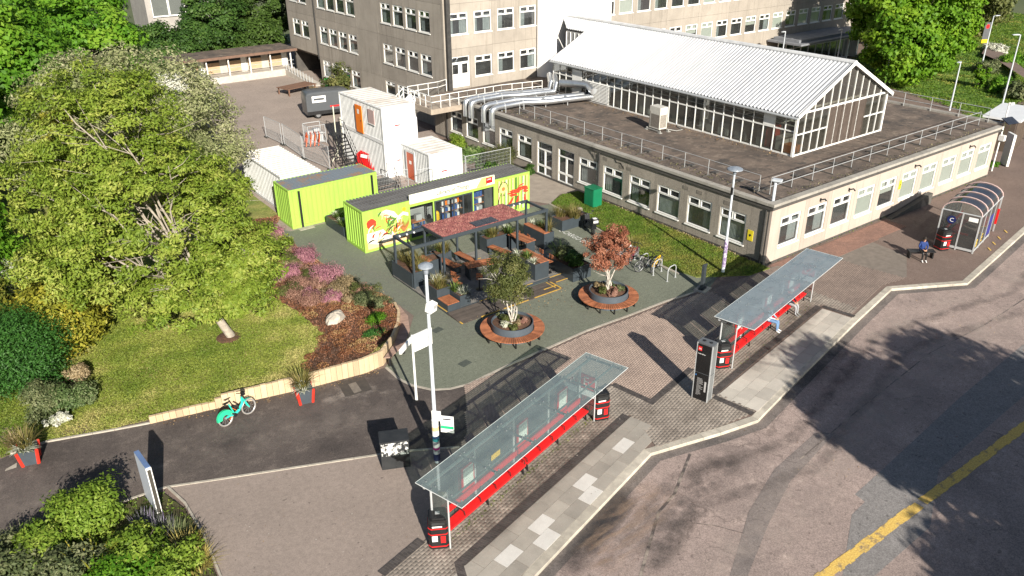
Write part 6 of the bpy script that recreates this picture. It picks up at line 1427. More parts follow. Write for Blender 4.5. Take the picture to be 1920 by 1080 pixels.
# ---- finger post, white sign totem, black cabinet, charger, tall white sign
fp = thing('finger_post', 'white finger post with two white arms at the corner of the green court', 'signpost', (-22.96,.41,0), R(8)); MB().tube([(0,0,0),(0,0,1.0),(0,0,3.15)], [.06,.05,.045], 8).build('post', WHITE, fp)
MB().box(.05,-.04,2.35,1.0,.04,3.12).build('sign_arm', WHITE, fp); MB().cbox((-.55,-.30,3.02),(1.1,.10,.2),R(28)).build('sign_arm', WHITE, fp)
wp = thing('sign_totem', 'slim white slab sign seen edge-on at the corner of the path', 'sign', (-33.63,-.2,0), R(4)); SLG = M('slab_grey',(.50,.54,.60),(.46,.50,.56),1.5,.4,fine=.03)
MB().box(-.07,.0,0,.09,1.2,2.0).build('slab', SLG, wp); MB().box(-.05,-.012,.08,.07,0,1.92).build('edge_slot', M('slot_brown',(.06,.055,.045),None,3,.6), wp)
MB().box(-.08,-.02,0,-.05,.0,2.0).box(.07,-.02,0,.10,.0,2.0).box(-.05,-.02,1.92,.07,0,2.0).box(-.05,-.02,0,.07,0,.08).build('edge_frame', WHITE, wp); MB().box(-.072,.02,2.0,.092,1.19,2.02).build('top_plate', M('slab_blue',(.12,.19,.36),None,2,.4), wp)
bc = thing('control_cabinet', 'low black metal cabinet with a graffiti-covered front beside the lamp post', 'cabinet', (-26.34,-2.81,0), R(-25)); MB().box(0,0,0,1.05,.7,1.2).box(-.02,-.02,1.2,1.07,.72,1.25).build('body', M('cabinet_black',(.02,.022,.024),(.03,.032,.034),3,.5), bc)
MB().box(.03,-.012,.62,1.02,-.002,1.17).build('graffiti_panel', M('graffiti',(.62,.62,.60),(.02,.022,.024),7,.6,lo=.46,hi=.56), bc); MB().box(.525,-.008,.05,.535,-.002,.6).build('door_seam', BLACK, bc)
chg = thing('bike_repair_stand', 'slim black repair stand on a pale pad by the grass verge', 'repair stand', (-5.35,.12,0), R(15)); MB().box(-.45,-.35,0,.45,.35,.035).build('pad', CONC, chg); MB().box(-.2,-.14,.035,.2,.14,.15).box(-.14,-.06,.15,.14,.08,1.45).build('column', DSTEEL, chg); MB().cbox((-.05,-.05,1.5),(.5,.08,.06),0,0,R(12)).build('arm', DSTEEL, chg)
tsg = thing('tall_sign', 'tall white panel sign on the grass at the end of the flat roofed block', 'sign', (29.6,.45,0), R(50)); MB().box(-.5,-.09,.05,.5,.09,2.5).build('panel', WHITE, tsg); MB().box(-.3,-.1,.9,.2,-.09,1.0).box(-.3,-.1,1.3,.3,-.09,1.36).build('sign_print', M('print_green',(.02,.45,.2),None,3,.5), tsg)
cm = thing('camera_pole', 'white pole with a small solar panel and cameras at the far corner of the block', 'pole', (27.4,.35,0)); MB().tube([(0,0,0),(0,0,5.2)], .06, 8).build('pole', WHITE, cm); MB().cbox((-.1,-.4,3.95),(1.05,.75,.05),R(-15),R(25)).build('solar_panel', M('solar_blue',(.02,.026,.05),None,3,.2), cm); MB().cbox((.2,-.1,5.1),(.5,.15,.12)).build('camera_box', WHITE, cm); MB().cbox((-.05,-.15,2.6),(.3,.4,.4)).build('meter_box', WHITE, cm)
for i, (x, y, h, s) in enumerate(((.9,1.3,5.0,1),)):
    q = thing('roof_camera', 'grey camera bracket at the near corner of the flat roof', 'camera', (.35,.45,3.6)); MB().tube([(0,0,0),(0,0,1.35)], .09, 8).build('pole', LPG, q); MB().cbox((.0,-.1,1.3),(.3,.5,.12),R(20)).build('housing', LPG, q)
# ================================================================ BIKES, RACKS, MOPED
SPOKE = M('spoke_steel', (.45,.46,.47), None, 5, .4, metal=.5)
def mk_bike(name, label, loc, rz, frame, lean=0, ebike=False, group='pedal bikes', tyre=None):
    t = thing(name, label, 'bicycle', loc, 0, group); t.rotation_euler = (lean, 0, rz); r = .34; ty = tyre or TYRE
    for x in (0, 1.08):
        w = MB().torus((x,0,r), r-.025, .025, 'Y', 26, 6).build('wheel', ty, t); MB().torus((x,0,r), r-.055, .012, 'Y', 26, 5).build('rim', SPOKE, w)
        s = MB()
        for k in range(10): a = 2*math.pi*k/10; s.bar((x,0,r),(x+(r-.05)*math.cos(a),0,r+(r-.05)*math.sin(a)), .006)
        s.tube([(x,-.05,r),(x,.05,r)], .03, 8); tag(s.build('spoke', SPOKE, w), kind='stuff')
    bb, st, hd, hb = (.42,0,.30), (.28,0,.78), (.90,0,.78), (.94,0,.60); f = MB()
    if ebike:
        f.tube([(.86,0,.86),(.84,0,.62),(.62,0,.40),(.42,0,.32),(.2,0,.36),(0,0,.34)], [.05,.055,.06,.06,.05,.03], 8).tube([(.42,0,.32),(.34,0,.62),(.27,0,.86)], .03, 8)
        f.tube([(.87,0,.9),(.98,.06,.62),(1.08,.06,.34)], .025, 6).tube([(.87,0,.9),(.98,-.06,.62),(1.08,-.06,.34)], .025, 6)
    else:
        for a, b in ((bb,st),(bb,hd),(st,hd),(bb,(0,.05,r)),(bb,(0,-.05,r)),(st,(0,.05,r)),(st,(0,-.05,r))): f.tube([a,b], .017, 6)
        for s_ in (-.05,.05): f.tube([hb,(1.08,s_,r)], .013, 6)
        f.tube([hd,hb], .02, 6)
    f.build('frame', frame, t)
    MB().tube([(.28,0,.76),(.24,0,.92)], .014, 6).build('seat_post', SPOKE, t); MB().add([(.06,-.09,.93),(.06,.09,.93),(.36,.025,.95),(.36,-.025,.95),(.08,-.07,.97),(.08,.07,.97),(.34,.02,.98),(.34,-.02,.98)], [(3,2,1,0),(4,5,6,7),(0,1,5,4),(1,2,6,5),(2,3,7,6),(3,0,4,7)]).build('saddle', BLACK, t)
    MB().tube([(.84,-.30,.98),(.90,-.1,1.02),(.90,.1,1.02),(.84,.30,.98)], .016, 6).tube([(.90,0,.78),(.90,0,1.02)], .018, 6).build('handlebar', BLACK, t)
    MB().tube([(.42,-.06,.30),(.42,.06,.30)], .085, 14).bar((.42,.08,.30),(.52,.08,.18), .02).bar((.42,-.08,.30),(.32,-.08,.42), .02).cbox((.53,.13,.18),(.09,.1,.02)).cbox((.31,-.13,.42),(.09,.1,.02)).build('crank', BLACK, t)
    if ebike:
        m = MB(); AA = [R(d) for d in range(20,200,18)]; vs = []
        for a in AA:
            for y in (-.06,.06): vs.append(((r+.03)*math.cos(a), y, r+(r+.03)*math.sin(a)))
        for a in AA:
            for y in (-.06,.06): vs.append((.16*math.cos(a), y*.9, r+.16*math.sin(a)))
        n = len(AA); fs = [(2*i,2*i+1,2*i+3,2*i+2) for i in range(n-1)]+[(2*i,2*i+2,2*n+2*i+2,2*n+2*i) for i in range(n-1)]+[(2*i+1,2*n+2*i+1,2*n+2*i+3,2*i+3) for i in range(n-1)]
        m.add(vs, fs).build('rear_cover', M('bike_green',(.03,.55,.28),None,3,.4), t)
        m = MB(); AA = [R(d) for d in range(30,150,15)]; m.add([((r+.035)*math.cos(a)+1.08, y, r+(r+.035)*math.sin(a)) for a in AA for y in (-.045,.045)], [(2*i,2*i+1,2*i+3,2*i+2) for i in range(len(AA)-1)]).build('front_mudguard', frame, t)
        MB().cbox((.97,0,1.02),(.12,.16,.14)).build('phone_box', BLACK, t); MB().bar((.36,.1,.28),(.28,.3,.0), .03).build('kick_stand', M('stand_orange',(.7,.16,.03),None,3,.5), t); MB().cbox((.56,0,.58),(.06,.09,.38),0,0,R(-40)).build('battery', BLACK, t); MB().cbox((.50,.05,.48),(.02,.02,.3),0,0,R(-40)).build('side_stripe', M('stand_orange',(.7,.16,.03),None,3,.5), t)
    return t
mk_bike('hire_bike', 'turquoise hire e-bike standing on the path against the sleeper wall', (-29.98,3.45,.01), R(14), M('bike_turquoise',(.03,.56,.44),None,3,.35), R(-7), True, None, M('tyre_pale',(.30,.28,.26),None,5,.8))
def rack(label, loc, rz):
    t = thing('bike_rack', label, 'bike rack', loc, rz, 'steel hoop bike racks in a row by the verge'); MB().tube([(-.38,0,0),(-.38,0,.62),(-.30,0,.76),(-.16,0,.82),(.16,0,.82),(.30,0,.76),(.38,0,.62),(.38,0,0)], .028, 8).build('hoop', GALV, t, smooth=True)
    for x in (-.38,.38): MB().lathe([(.07,0),(.07,.012),(.03,.015)],10,(x,0,0)).build('foot_plate', GALV, t)
    return t
mk_bike('bicycle', 'grey bicycle half hidden by the copper-red tree', (-6.4,6.5,.01), R(14), DSTEEL, R(7)); mk_bike('bicycle', 'teal-black bicycle farthest along the racks', (-6.4,7.2,.01), R(-16), M('bike_dark',(.02,.05,.06),None,3,.4), R(-6))
nm = ['nearest the repair stand','second from the repair stand','third from the repair stand','fourth from the repair stand','fifth from the repair stand','last of the row, under the red tree']
for i in range(6): rack('steel hoop bike rack '+nm[i], (-5.75-.04*i, 2.0+1.02*i, .01), R(8))
mk_bike('bicycle', 'yellow framed bicycle locked to a hoop', (-6.0,3.25,.01), R(20), M('bike_yellow',(.72,.42,.02),None,3,.4), R(6)); mk_bike('bicycle', 'black bicycle beside the yellow one', (-6.5,3.75,.01), R(-12), BLACK, R(-5)); mk_bike('bicycle', 'dark red bicycle locked near the red tree', (-6.15,4.85,.01), R(25), M('bike_maroon',(.18,.03,.05),None,3,.4), R(8)); mk_bike('bicycle', 'silver bicycle at the end of the racks behind the red tree', (-6.3,5.6,.01), R(-8), GALV, R(-6))
mo = thing('moped', 'black moped with a white tail box parked by the grey court planter', 'moped', (-4.9,9.4,.01), R(70)); 
for x in (0,1.3):
    w = MB().torus((x,0,.26), .19, .07, 'Y', 20, 8).build('wheel', TYRE, mo); MB().tube([(x,-.05,.26),(x,.05,.26)], .12, 12).build('rim', RIM, w)
MB().add([(-.15,-.16,.42),(.5,-.16,.3),(.95,-.2,.28),(1.15,-.18,.9),(1.05,-.16,.98),(.85,-.16,.42),(.5,-.16,.75),(-.2,-.13,.80)]+[(-.15,.16,.42),(.5,.16,.3),(.95,.2,.28),(1.15,.18,.9),(1.05,.16,.98),(.85,.16,.42),(.5,.16,.75),(-.2,.13,.80)], [(0,1,2,3,4,5,6,7),(15,14,13,12,11,10,9,8)]+[(i,i+8,(i+1)%8+8,(i+1)%8) for i in range(8)]).build('body', M('moped_black',(.015,.016,.018),None,3,.2), mo)
MB().box(-.12,-.14,.78,.5,.14,.88).build('saddle', BLACK, mo); MB().box(-.42,-.2,.82,-.05,.2,1.18).build('tail_box', BLACK, mo); MB().box(-.425,-.15,.95,-.42,.15,1.1).box(-.35,-.12,1.18,-.1,.12,1.19).build('box_print', WHITE, mo); MB().tube([(1.3,0,.26),(1.1,0,.95)], .04, 6).tube([(1.0,-.35,1.05),(1.08,0,1.0),(1.0,.35,1.05)], .02, 6).build('handlebar', BLACK, mo); MB().cbox((1.16,0,.85),(.08,.2,.16)).build('headlight', WHITE, mo)
for s_ in (-.34,.34): MB().cbox((.98,s_,1.2),(.03,.14,.1)).build('mirror', BLACK, mo)
WP2 = text('ground_lettering', 'E-CARGO BIKES', .62, WHITEP, None, (-6.15,11.25,.016), (0,0,R(-92)), .0, sx=.72); tag(WP2, 'white E-CARGO BIKES lettering painted on the green court', 'road marking')
# ================================================================ PEOPLE
def person(label, loc, rz, top, legs, shoes, hairc, arms='lap', skinc=(.50,.29,.19)):
    t = thing('person', label, 'person', loc, rz); me = bpy.data.meshes.new('body'); V = []; E = []; RD = []
    def v(p, r, par=None):
        V.append(p); RD.append(r); 
        if par is not None: E.append((par, len(V)-1))
        return len(V)-1
    # seated, facing -y, seat at z 0, feet on the ground at z -0.46
    pel = v((0,0,.10),.155); wa = v((0,.03,.28),.14,pel); ch = v((0,.0,.46),.165,wa); nb = v((0,-.02,.58),.075,ch); nk = v((0,-.04,.65),.058,nb); hd = v((0,-.065,.745),.088,nk); ht_ = v((0,-.055,.83),.082,hd); v((0,-.145,.745),.022,hd)
    for s_ in (-1,1):
        sh = v((s_*.17,-.0,.545),.075,ch); el = v((s_*.25,-.07,.30),.05,sh); wr = v((s_*.10,-.31,.22),.036,el); pm = v((s_*.05,-.38,.20),.036,wr)
        for k in range(4): a = v((s_*(.035-.022*k+.03),-.425,.19+.004*k),.012,pm); v((s_*(.03-.022*k+.03),-.455+.006*abs(k-1),.165),.010,a)
        v((s_*.06,-.405,.235),.012,pm)
        hp = v((s_*.095,-.03,.08),.105,pel); kn = v((s_*.11,-.44,.06),.068,hp); an = v((s_*.10,-.46,-.37),.042,kn); fo = v((s_*.10,-.55,-.425),.042,an); v((s_*.105,-.65,-.435),.032,fo)
    me.from_pydata(V, E, []); o = put('body', me, t); sk_ = o.modifiers.new('s','SKIN')
    if not me.skin_vertices: me.skin_vertices.new(name='')
    for i, s_ in enumerate(me.skin_vertices[0].data): s_.radius = (RD[i],RD[i]); s_.use_root = i == 0
    sb = o.modifiers.new('b','SUBSURF'); sb.levels = sb.render_levels = 1
    dg = bpy.context.evaluated_depsgraph_get(); m2 = bpy.data.meshes.new_from_object(o.evaluated_get(dg)); o.modifiers.clear(); o.data = m2; m2.materials.clear()
    for m in (M('skin',skinc,None,5,.6,fine=.03), top, legs, shoes): m2.materials.append(m)
    mi = []
    for p in m2.polygons:
        c = p.center; mi.append(3 if c.z < -.36 and c.y < -.40 else 2 if c.z < .17 and (c.y < -.10 or c.z < .1) and not (c.y < -.34 and c.z > .125) else 0 if c.z > .615 or (c.y < -.335 and c.z > .12) else 1)
    m2.polygons.foreach_set('material_index', mi); m2.polygons.foreach_set('use_smooth', [True]*len(mi))
    m = MB(); m.lathe([(.105,-.02),(.108,.05),(.085,.11),(.04,.135),(0,.14)],14); m.v = [(x*.95,y*1.1-.03,z+.75+(.0 if y > -.05 else .035)) for x, y, z in m.v]; m.build('hair', hairc, t, smooth=True)
    for s_ in (-.034,.034): MB().cbox((s_,-.150,.765),(.022,.012,.012)).build('eye', BLACK, t)
    MB().cbox((0,-.147,.70),(.045,.012,.010)).build('mouth', M('lip',(.35,.12,.1),None,4,.5), t)
    return t
HB = M('hair_dark',(.02,.015,.012),None,9,.7); HW_ = M('hair_white',(.62,.60,.57),None,9,.7); SHW = M('shoe_white',(.78,.78,.77),None,5,.5)
def onD(x, y): c, s = math.cos(R(11.9)), math.sin(R(11.9)); return (-10.64+x*c-y*s, -7.07+x*s+y*c)
p1 = onD(4.85,1.36); person('seated person in a pale blue top, jeans and white shoes under shelter D', (p1[0],p1[1],.47), R(11.9+8), M('top_paleblue',(.42,.52,.62),None,5,.8), M('jeans',(.13,.24,.42),None,5,.8), SHW, HB)
p1 = onD(7.15,1.36); person('seated white-haired person in a dark top and grey trousers under shelter D', (p1[0],p1[1],.47), R(11.9-5), M('top_navy',(.02,.025,.045),None,5,.8), M('trousers_grey',(.33,.34,.36),None,5,.8), M('shoe_grey',(.2,.2,.2),None,5,.6), HW_)
person('person in a blue jacket and white shoes on the small bench by shelter C', (7.72,-4.85,.47), R(-40), M('jacket_blue',(.015,.045,.19),(.01,.03,.13),6,.7), BLACK, SHW, HB)
bn = thing('perch_bench', 'small dark bench behind the person in the blue jacket', 'bench', (7.85,-4.75,0), R(-40)); MB().box(-.75,-.25,.40,.75,.22,.45).build('seat', BLACK, bn)
for x in (-.65,.65): MB().box(x-.03,-.2,0,x+.03,.18,.40).build('leg', BLACK, bn)
for i, (a, b_) in enumerate((((1838,428),(1834,431)),)): pass
for k, (x, y) in enumerate(((12.2,-6.65),(13.3,-6.4),(14.4,-6.2),(15.8,-5.95))):
    struct('kerb_mark', MB().cbox((x,y,.026),(.42,.09,.004),R(45)), YELLOW)

# ================================================================ TREES AND PLANTS
BARKP = M('pale_bark', (.36,.32,.26), (.24,.21,.17), 5, .9, .3, 30); BARKD = M('dark_bark', (.10,.08,.06), (.07,.055,.045), 5, .9, .3, 30); BARKW = M('silver_bark', (.50,.47,.42), (.32,.29,.25), 9, .8, .2, 30, lo=.45, hi=.6)
LCH = leafmat('cherry_leaf', (.085,.145,.012), (.195,.265,.033), (.35,.375,.085), .28); LPALE = leafmat('willow_leaf', (.17,.21,.075), (.30,.325,.15), (.46,.44,.28), .35); LVIV = leafmat('vivid_leaf', (.055,.16,.012), (.125,.28,.02), (.24,.38,.04), .42)
LDK = leafmat('dark_leaf', (.022,.055,.012), (.045,.10,.018), (.09,.15,.03), .25); LGOLD = leafmat('golden_leaf', (.14,.16,.02), (.27,.27,.03), (.42,.36,.05), .3); LYEW = leafmat('yew_leaf', (.02,.065,.012), (.035,.11,.018), (.06,.16,.026), .2)
LRED = leafmat('copper_leaf', (.19,.065,.038), (.34,.135,.08), (.47,.24,.15), .3); LOLIVE = leafmat('olive_leaf', (.05,.065,.02), (.105,.125,.035), (.20,.19,.07), .3); LBIG = leafmat('maple_leaf', (.065,.17,.010), (.14,.28,.016), (.24,.37,.03), .4)
LWHITE = leafmat('blossom', (.30,.33,.2), (.60,.60,.50), (.75,.74,.68), .25); LPINK = leafmat('heather_pink', (.20,.075,.105), (.38,.17,.215), (.50,.28,.29), .2); LBEIGE = leafmat('heather_beige', (.14,.10,.05), (.29,.22,.12), (.40,.32,.2), .15); LBROWN = leafmat('heather_brown', (.16,.075,.06), (.27,.15,.11), (.36,.22,.16), .15)
LSAGE = leafmat('sage_leaf', (.05,.075,.03), (.12,.145,.06), (.24,.25,.13), .25); LLIME = leafmat('lime_leaf', (.09,.165,.018), (.195,.295,.035), (.31,.37,.07), .38); LSTRAW = leafmat('straw_grass', (.23,.19,.05), (.42,.35,.10), (.55,.47,.18), .3); LLAV = leafmat('lavender', (.07,.085,.06), (.16,.16,.17), (.27,.22,.36), .2)
def lobes(ells, n, r0, r1, q=.72):
    out = []
    for i in range(n):
        e = ells[i % len(ells)]; d = unit(1)[0]; d[2] = abs(d[2])*.8-.25; r = random.uniform(r0, r1)
        out.append((e[0]+d[0]*e[3]*q, e[1]+d[1]*e[4]*q, e[2]+d[2]*e[5]*q, r, r, r*.7))
    return out
CH = [(-29.6,11.7,6.2,4.5,4.5,4.0),(-30.4,13.2,9.6,3.6,3.6,3.4),(-27.5,9.3,2.9,2.3,1.6,1.2),(-26.5,10.4,4.0,2.1,2.2,1.7),(-32.3,12.2,4.9,2.2,2.6,2.7),(-29.0,9.5,3.2,3.2,2.1,1.6),(-32.6,14.2,7.4,2.4,2.6,2.4),(-27.3,11.6,6.6,2.1,2.3,2.0)]
tree('cherry_tree', 'large yellow-green cherry tree with pale branches standing on the lawn', (-27.6,9.68,.6), CH+lobes(CH, 26, .8, 1.3, .93), 1700, .44, 130000, .19, .075, LCH, BARKP, 40, .20, .018, 6, leader=.7, flat_=.55, shell=.5, low=-.6, reach=1.04)
tree('willow_tree', 'pale grey-green willow behind the cherry tree', (-22.5,27.5,.2), [(-25,27.8,7.4,4.2,4.4,3.7),(-28.2,28.2,8.0,3.6,3.6,3.2),(-30.6,27,6.2,3.0,3.2,3.0),(-21.8,29.5,5.0,3.0,3.4,2.6)], 460, .8, 62000, .22, .09, LPALE, BARKP, 16, .22, .03, 5, leader=.7, flat_=.7)
tree('blossom_tree', 'white flowering tree showing between the willow and the yard', (-20.0,38,0), [(-20.5,39,5.0,2.6,2.8,2.4)], 120, .7, 14000, .22, .14, LWHITE, BARKP, 6, .14, .03, 3)
tree('golden_conifer', 'slim golden conifer rising at the left of the cherry tree', (-31.2,19.5,.3), [(-31.2,19.5,3.0,1.7,1.7,2.8),(-31.2,19.5,6.2,1.1,1.1,2.6),(-31.2,19.5,8.6,.55,.55,1.6)], 150, .5, 22000, .20, .07, LGOLD, BARKD, 3, .14, .03, 0)
for i, (b, e, n, lab_) in enumerate((((-38,34,0),[(-38,34,7,5,5,6),(-41,31,5,4,4,4)],46000,'vivid green tree at the left edge behind the willow'),((-32,46,0),[(-32,46,7.5,5.5,5.5,6),(-36,44,5.5,4.5,4.5,4.5)],46000,'tall vivid green tree left of the white house'),((-23,56,0),[(-23.6,56,6.6,5.4,5,5.2),(-28,54,5,4,4,4)],40000,'broad vivid green tree in front of the white house'),((-44,46,0),[(-44,46,9,7,7,7)],30000,'vivid green tree in the far top left corner'),((-38.5,24.5,0),[(-38.5,24.5,4.5,3.2,3.6,3.8)],26000,'vivid green tree low at the left edge of the lawn'),((-33,66,0),[(-33,66,9,8,7,7)],26000,'large vivid green tree farthest back on the left'),((-21.5,75,0),[(-21.5,75,7,6,6,5)],22000,'vivid green tree just left of the white house window'))):
    tree('broadleaf_tree', lab_, b, e, n//140, 1.1, n, .40, .26, LVIV, BARKD, 5, .3, .06, 3, 'trees on the left boundary', flat_=.6)
for i, (b, e, n, lab_) in enumerate((((-13,76,0),[(-12.5,76,3.0,3.6,3.4,3.0),(-10,74.8,2.4,3.0,2.6,2.6)],26000,'dark evergreen shrubbery left of the hut roof'),((-5,77,0),[(-5,77,5.2,4,3.6,4.4),(-7.5,76,3.5,3,2.6,3)],26000,'dark evergreen shrubbery above the hut roof'),((1.5,79,0),[(1.5,79,5.5,4,3.6,4.6),(-1,74.6,3.0,3,2.2,2.6)],26000,'dark evergreen shrubbery against the tall concrete block'))):
    tree('evergreen_shrubbery', lab_, b, e, n//120, .9, n, .36, .2, LDK if i < 2 else leafmat('ivy_leaf',(.03,.06,.01),(.06,.11,.02),(.11,.17,.035),.3), BARKD, 3, .2, .05, 2, 'evergreens behind the hut', cat='shrubs', crown='foliage')
tree('maple_tree', 'big bright green tree on the grass behind the glasshouse', (51.3,21.8,.05), [(51.3,22,8.4,6.6,6.6,6.4),(48.5,20.2,5.0,3.8,3.8,4.2),(54.5,20.6,5.6,4.2,4,4.4),(51.3,22,12.5,4.6,4.6,4)], 430, 1.15, 80000, .42, .30, LBIG, BARKD, 8, .35, .07, 4, flat_=.6)
for b, e, n, lab_ in (((84,31,0),[(84,31,6,5,5,5.5)],14000,'olive tree behind the banner lamp at the top right'),((95,38,0),[(95,38,6,6,6,6)],12000,'olive tree at the far top right corner'),((70,40,0),[(70,40,5,5,5,5)],14000,'dark olive tree beyond the big green tree')):
    tree('olive_tree', lab_, b, e, n//120, 1.1, n, .45, .3, LOLIVE, BARKD, 4, .25, .06, 2, 'trees at the top right')
shrub('sapling', 'small bright sapling on the grass near the right edge', (54.5,14.5,.2), (1.0,1.0), 2.6, 2500, .24, .14, LBIG, stem=BARKD, cat='tree')
# trees behind the camera whose shade falls over the road
for b, e, n, lab_ in (((-13.0,-29.2,0),[(-12.4,-28.6,7.6,3.3,3.3,2.8),(-10.6,-27.4,6.2,2.2,2.2,1.7)],15000,'tall street tree behind the camera, nearest shelter D'),((-8.4,-34,0),[(-8.2,-33.4,8.4,3.8,3.8,3.2),(-5.5,-33.5,7.2,2.6,2.6,2.4)],15000,'tall street tree behind the camera, farthest along the road'),((-17.5,-35.5,0),[(-17.4,-35.3,6.6,3.0,3.0,2.2)],6000,'shorter street tree behind the camera')):
    tree('street_tree', lab_, b, e, n//60, .9, n, .42, .26, LVIV, BARKD, 6, .22, .05, 3, 'street trees behind the camera')
# tree planters
tree('multi_stem_tree', 'small olive-leaved multi-stem tree in the left round planter', (RP1[0],RP1[1],.70), [(-16.45,2.55,3.3,1.12,1.12,1.1),(-15.9,2.3,2.35,.7,.7,.7),(-16.9,2.6,2.6,.6,.6,.6)], 90, .34, 14500, .095, .045, LOLIVE, BARKW, 5, .042, .012, 5, 'small trees in the round planters', shell=.25)
tree('multi_stem_tree', 'small copper-red leaved multi-stem tree in the right round planter', (RP2[0],RP2[1],.70), [(-10.25,2.3,3.0,1.3,1.45,.85),(-9.7,2.5,3.4,.9,.9,.6),(-11.2,2.0,2.6,.6,.6,.45)], 120, .25, 10500, .12, .05, LRED, BARKW, 7, .038, .010, 5, 'small trees in the round planters', shell=.3)
def mixed(c, z, rad, n, mats, names, L=.16, W=.07, h=.32, group='low plants under the round planter trees'):
    for i in range(n):
        a = 2.399*i; r = rad*math.sqrt((i+.5)/n); shrub('ground_plant', names[i % len(names)], (c[0]+r*math.cos(a), c[1]+r*math.sin(a), z), (rad*.42,rad*.42), h*random.uniform(.7,1.2), 420, L, W, mats[i % len(mats)], group, 'plant', bumps=4)
mixed(RP1, .68, .72, 8, [LSAGE,LOLIVE,LBEIGE,LSAGE,LWHITE,LBROWN], ['%s plant under the olive-leaved planter tree' % q for q in ('low sage green','low olive','low beige','broad sage','white flowering','low brown','rim-side sage','rim-side olive')], .13, .05); mixed(RP2, .68, .72, 8, [LSAGE,LBEIGE,LBROWN,LSAGE,LOLIVE], ['%s plant under the copper-red planter tree' % q for q in ('low sage green','low beige','low brown','broad sage','low olive','rim-side sage','rim-side beige','rim-side brown')], .13, .05)
shrub('broad_shrub', 'dark leafy shrub at the near end of the planter by the red tree', (-9.65,5.5,.7), (.6,.6), .9, 2200, .2, .10, LDK); shrub('broad_shrub', 'green leafy shrub at the far end of the planter by the red tree', (-9.65,6.5,.7), (.6,.6), 1.0, 2200, .2, .10, LSAGE)
tuft('grass_plant', 'dark arching grass in the planter by the red tree', (-9.6,6.9,.7), 150, .35, 1.0, GR2, W=.035)
# left boundary shrubs
shrub('clipped_yew', 'big dark clipped yew dome at the left edge of the lawn', (-35.9,11.9,.1), (2.5,2.5), 3.7, 30000, .14, .05, LYEW, bumps=9)
shrub('golden_hedge', 'golden-green laurel hedge behind the dark yew dome', (-33.9,14.6,.25), (2.1,2.6), 4.2, 20000, .22, .10, LGOLD, bumps=9); shrub('boundary_shrub', 'tall vivid green shrub at the left edge above the blossom', (-36.3,22.6,.2), (2.6,2.6), 5.4, 20000, .24, .14, LVIV, bumps=9); shrub('golden_hedge', 'green-gold hedge at the left edge behind the yew', (-37.3,16.0,.2), (2.2,2.6), 3.6, 14000, .22, .10, leafmat('hedge_leaf',(.06,.09,.015),(.15,.17,.025),(.27,.25,.05),.3), bumps=8)
shrub('blossom_shrub', 'white flowering shrub at the left edge under the cherry tree', (*(-35.30,22.25),.2), (1.3,1.3), 2.6, 8000, .16, .12, LWHITE, bumps=6)
shrub('round_bush', 'mottled beige and green bush in front of the yew', (-35.6,8.9,.1), (1.05,.95), 1.35, 6500, .11, .055, LSAGE, bumps=7); shrub('round_bush', 'small pale topped bush between the yew and the lawn', (-34.1,10.5,.15), (.62,.6), .8, 3000, .10, .05, LBEIGE, bumps=5); shrub('round_bush', 'twiggy sage bush nearest the path', (-34.5,8.4,.12), (.95,.85), 1.15, 5200, .11, .055, leafmat('bush_green',(.04,.08,.02),(.10,.15,.05),(.25,.27,.14),.25), bumps=7); shrub('white_bush', 'low cream flowering plant beside the round bushes', (-35.3,7.7,.08), (.7,.45), .45, 1500, .10, .06, LWHITE, bumps=4)
tuft('grass_plant', 'brown grass clump on the verge by the left planter', (-36.9,6.9,.1), 160, .4, .8, LBEIGE, W=.03)
# heather and mulch bed
H = lambda x, y: float(lawn_h(x, y))
for nm_, x, y, r, h, m_, lab_ in (('heather',-20.95,16.4,1.0,.75,LPINK,'pink heather mound nearest the lime container'),('heather',-21.2,13.3,1.15,.8,LPINK,'largest pink heather mound in the bed'),('heather',-22.6,14.6,.9,.65,LPINK,'pink heather mound under the cherry branches'),('heather',-22.9,12.2,1.0,.6,LBROWN,'brown-pink heather mound beside the cherry tree'),('heather',-20.75,11.2,.85,.65,LBEIGE,'beige heather mound on the court edge'),('heather',-21.6,19.3,.9,.7,LBEIGE,'beige heather mound between the pink mound and the container'),('heather',-20.9,21.0,.9,.7,LPINK,'pink heather mound at the foot of the lime container'),('heather',-21.8,10.6,1.0,.65,LBEIGE,'beige heather mound behind the boulder'),('heather',-23.3,10.3,1.0,.5,LBROWN,'low brown heather between boulder and cherry tree'),('heather',-20.5,9.6,.8,.6,LOLIVE,'olive heather mound above the curved bench'),('rosemary',-21.3,8.4,.75,.75,LSAGE,'grey-green rosemary beside the curved bench'),('rosemary',-20.6,7.8,.6,.7,LSAGE,'grey-green rosemary at the end of the curved bench'),('green_cover',-21.5,6.6,.75,.3,LVIV,'low bright green plant behind the curved bench'),('green_cover',-22.2,5.6,.6,.25,LYEW,'low dark green plant in the corner of the sleeper wall'),('heather',-23.4,16.8,1.0,.6,LBROWN,'brown heather mound deep under the cherry branches'),('heather',-24.4,13.9,1.0,.5,LBEIGE,'beige heather at the lawn edge')):
    shrub(nm_, lab_, (x,y,H(x,y)-.05), (r,r), h, int(4200*r*r), .085, .035, m_, 'heathers and herbs in the mulch bed' if nm_ == 'heather' else None, 'shrub', bumps=8)
rd = random.Random(21)
hn = {'p':'pink heather','b':'brown-pink heather','e':'beige heather','o':'olive heather'}; od = ['nearest','second nearest','third nearest','fourth nearest','fifth nearest','sixth nearest','seventh nearest','eighth nearest','ninth nearest','tenth nearest','eleventh nearest','twelfth nearest']; cnt = {}
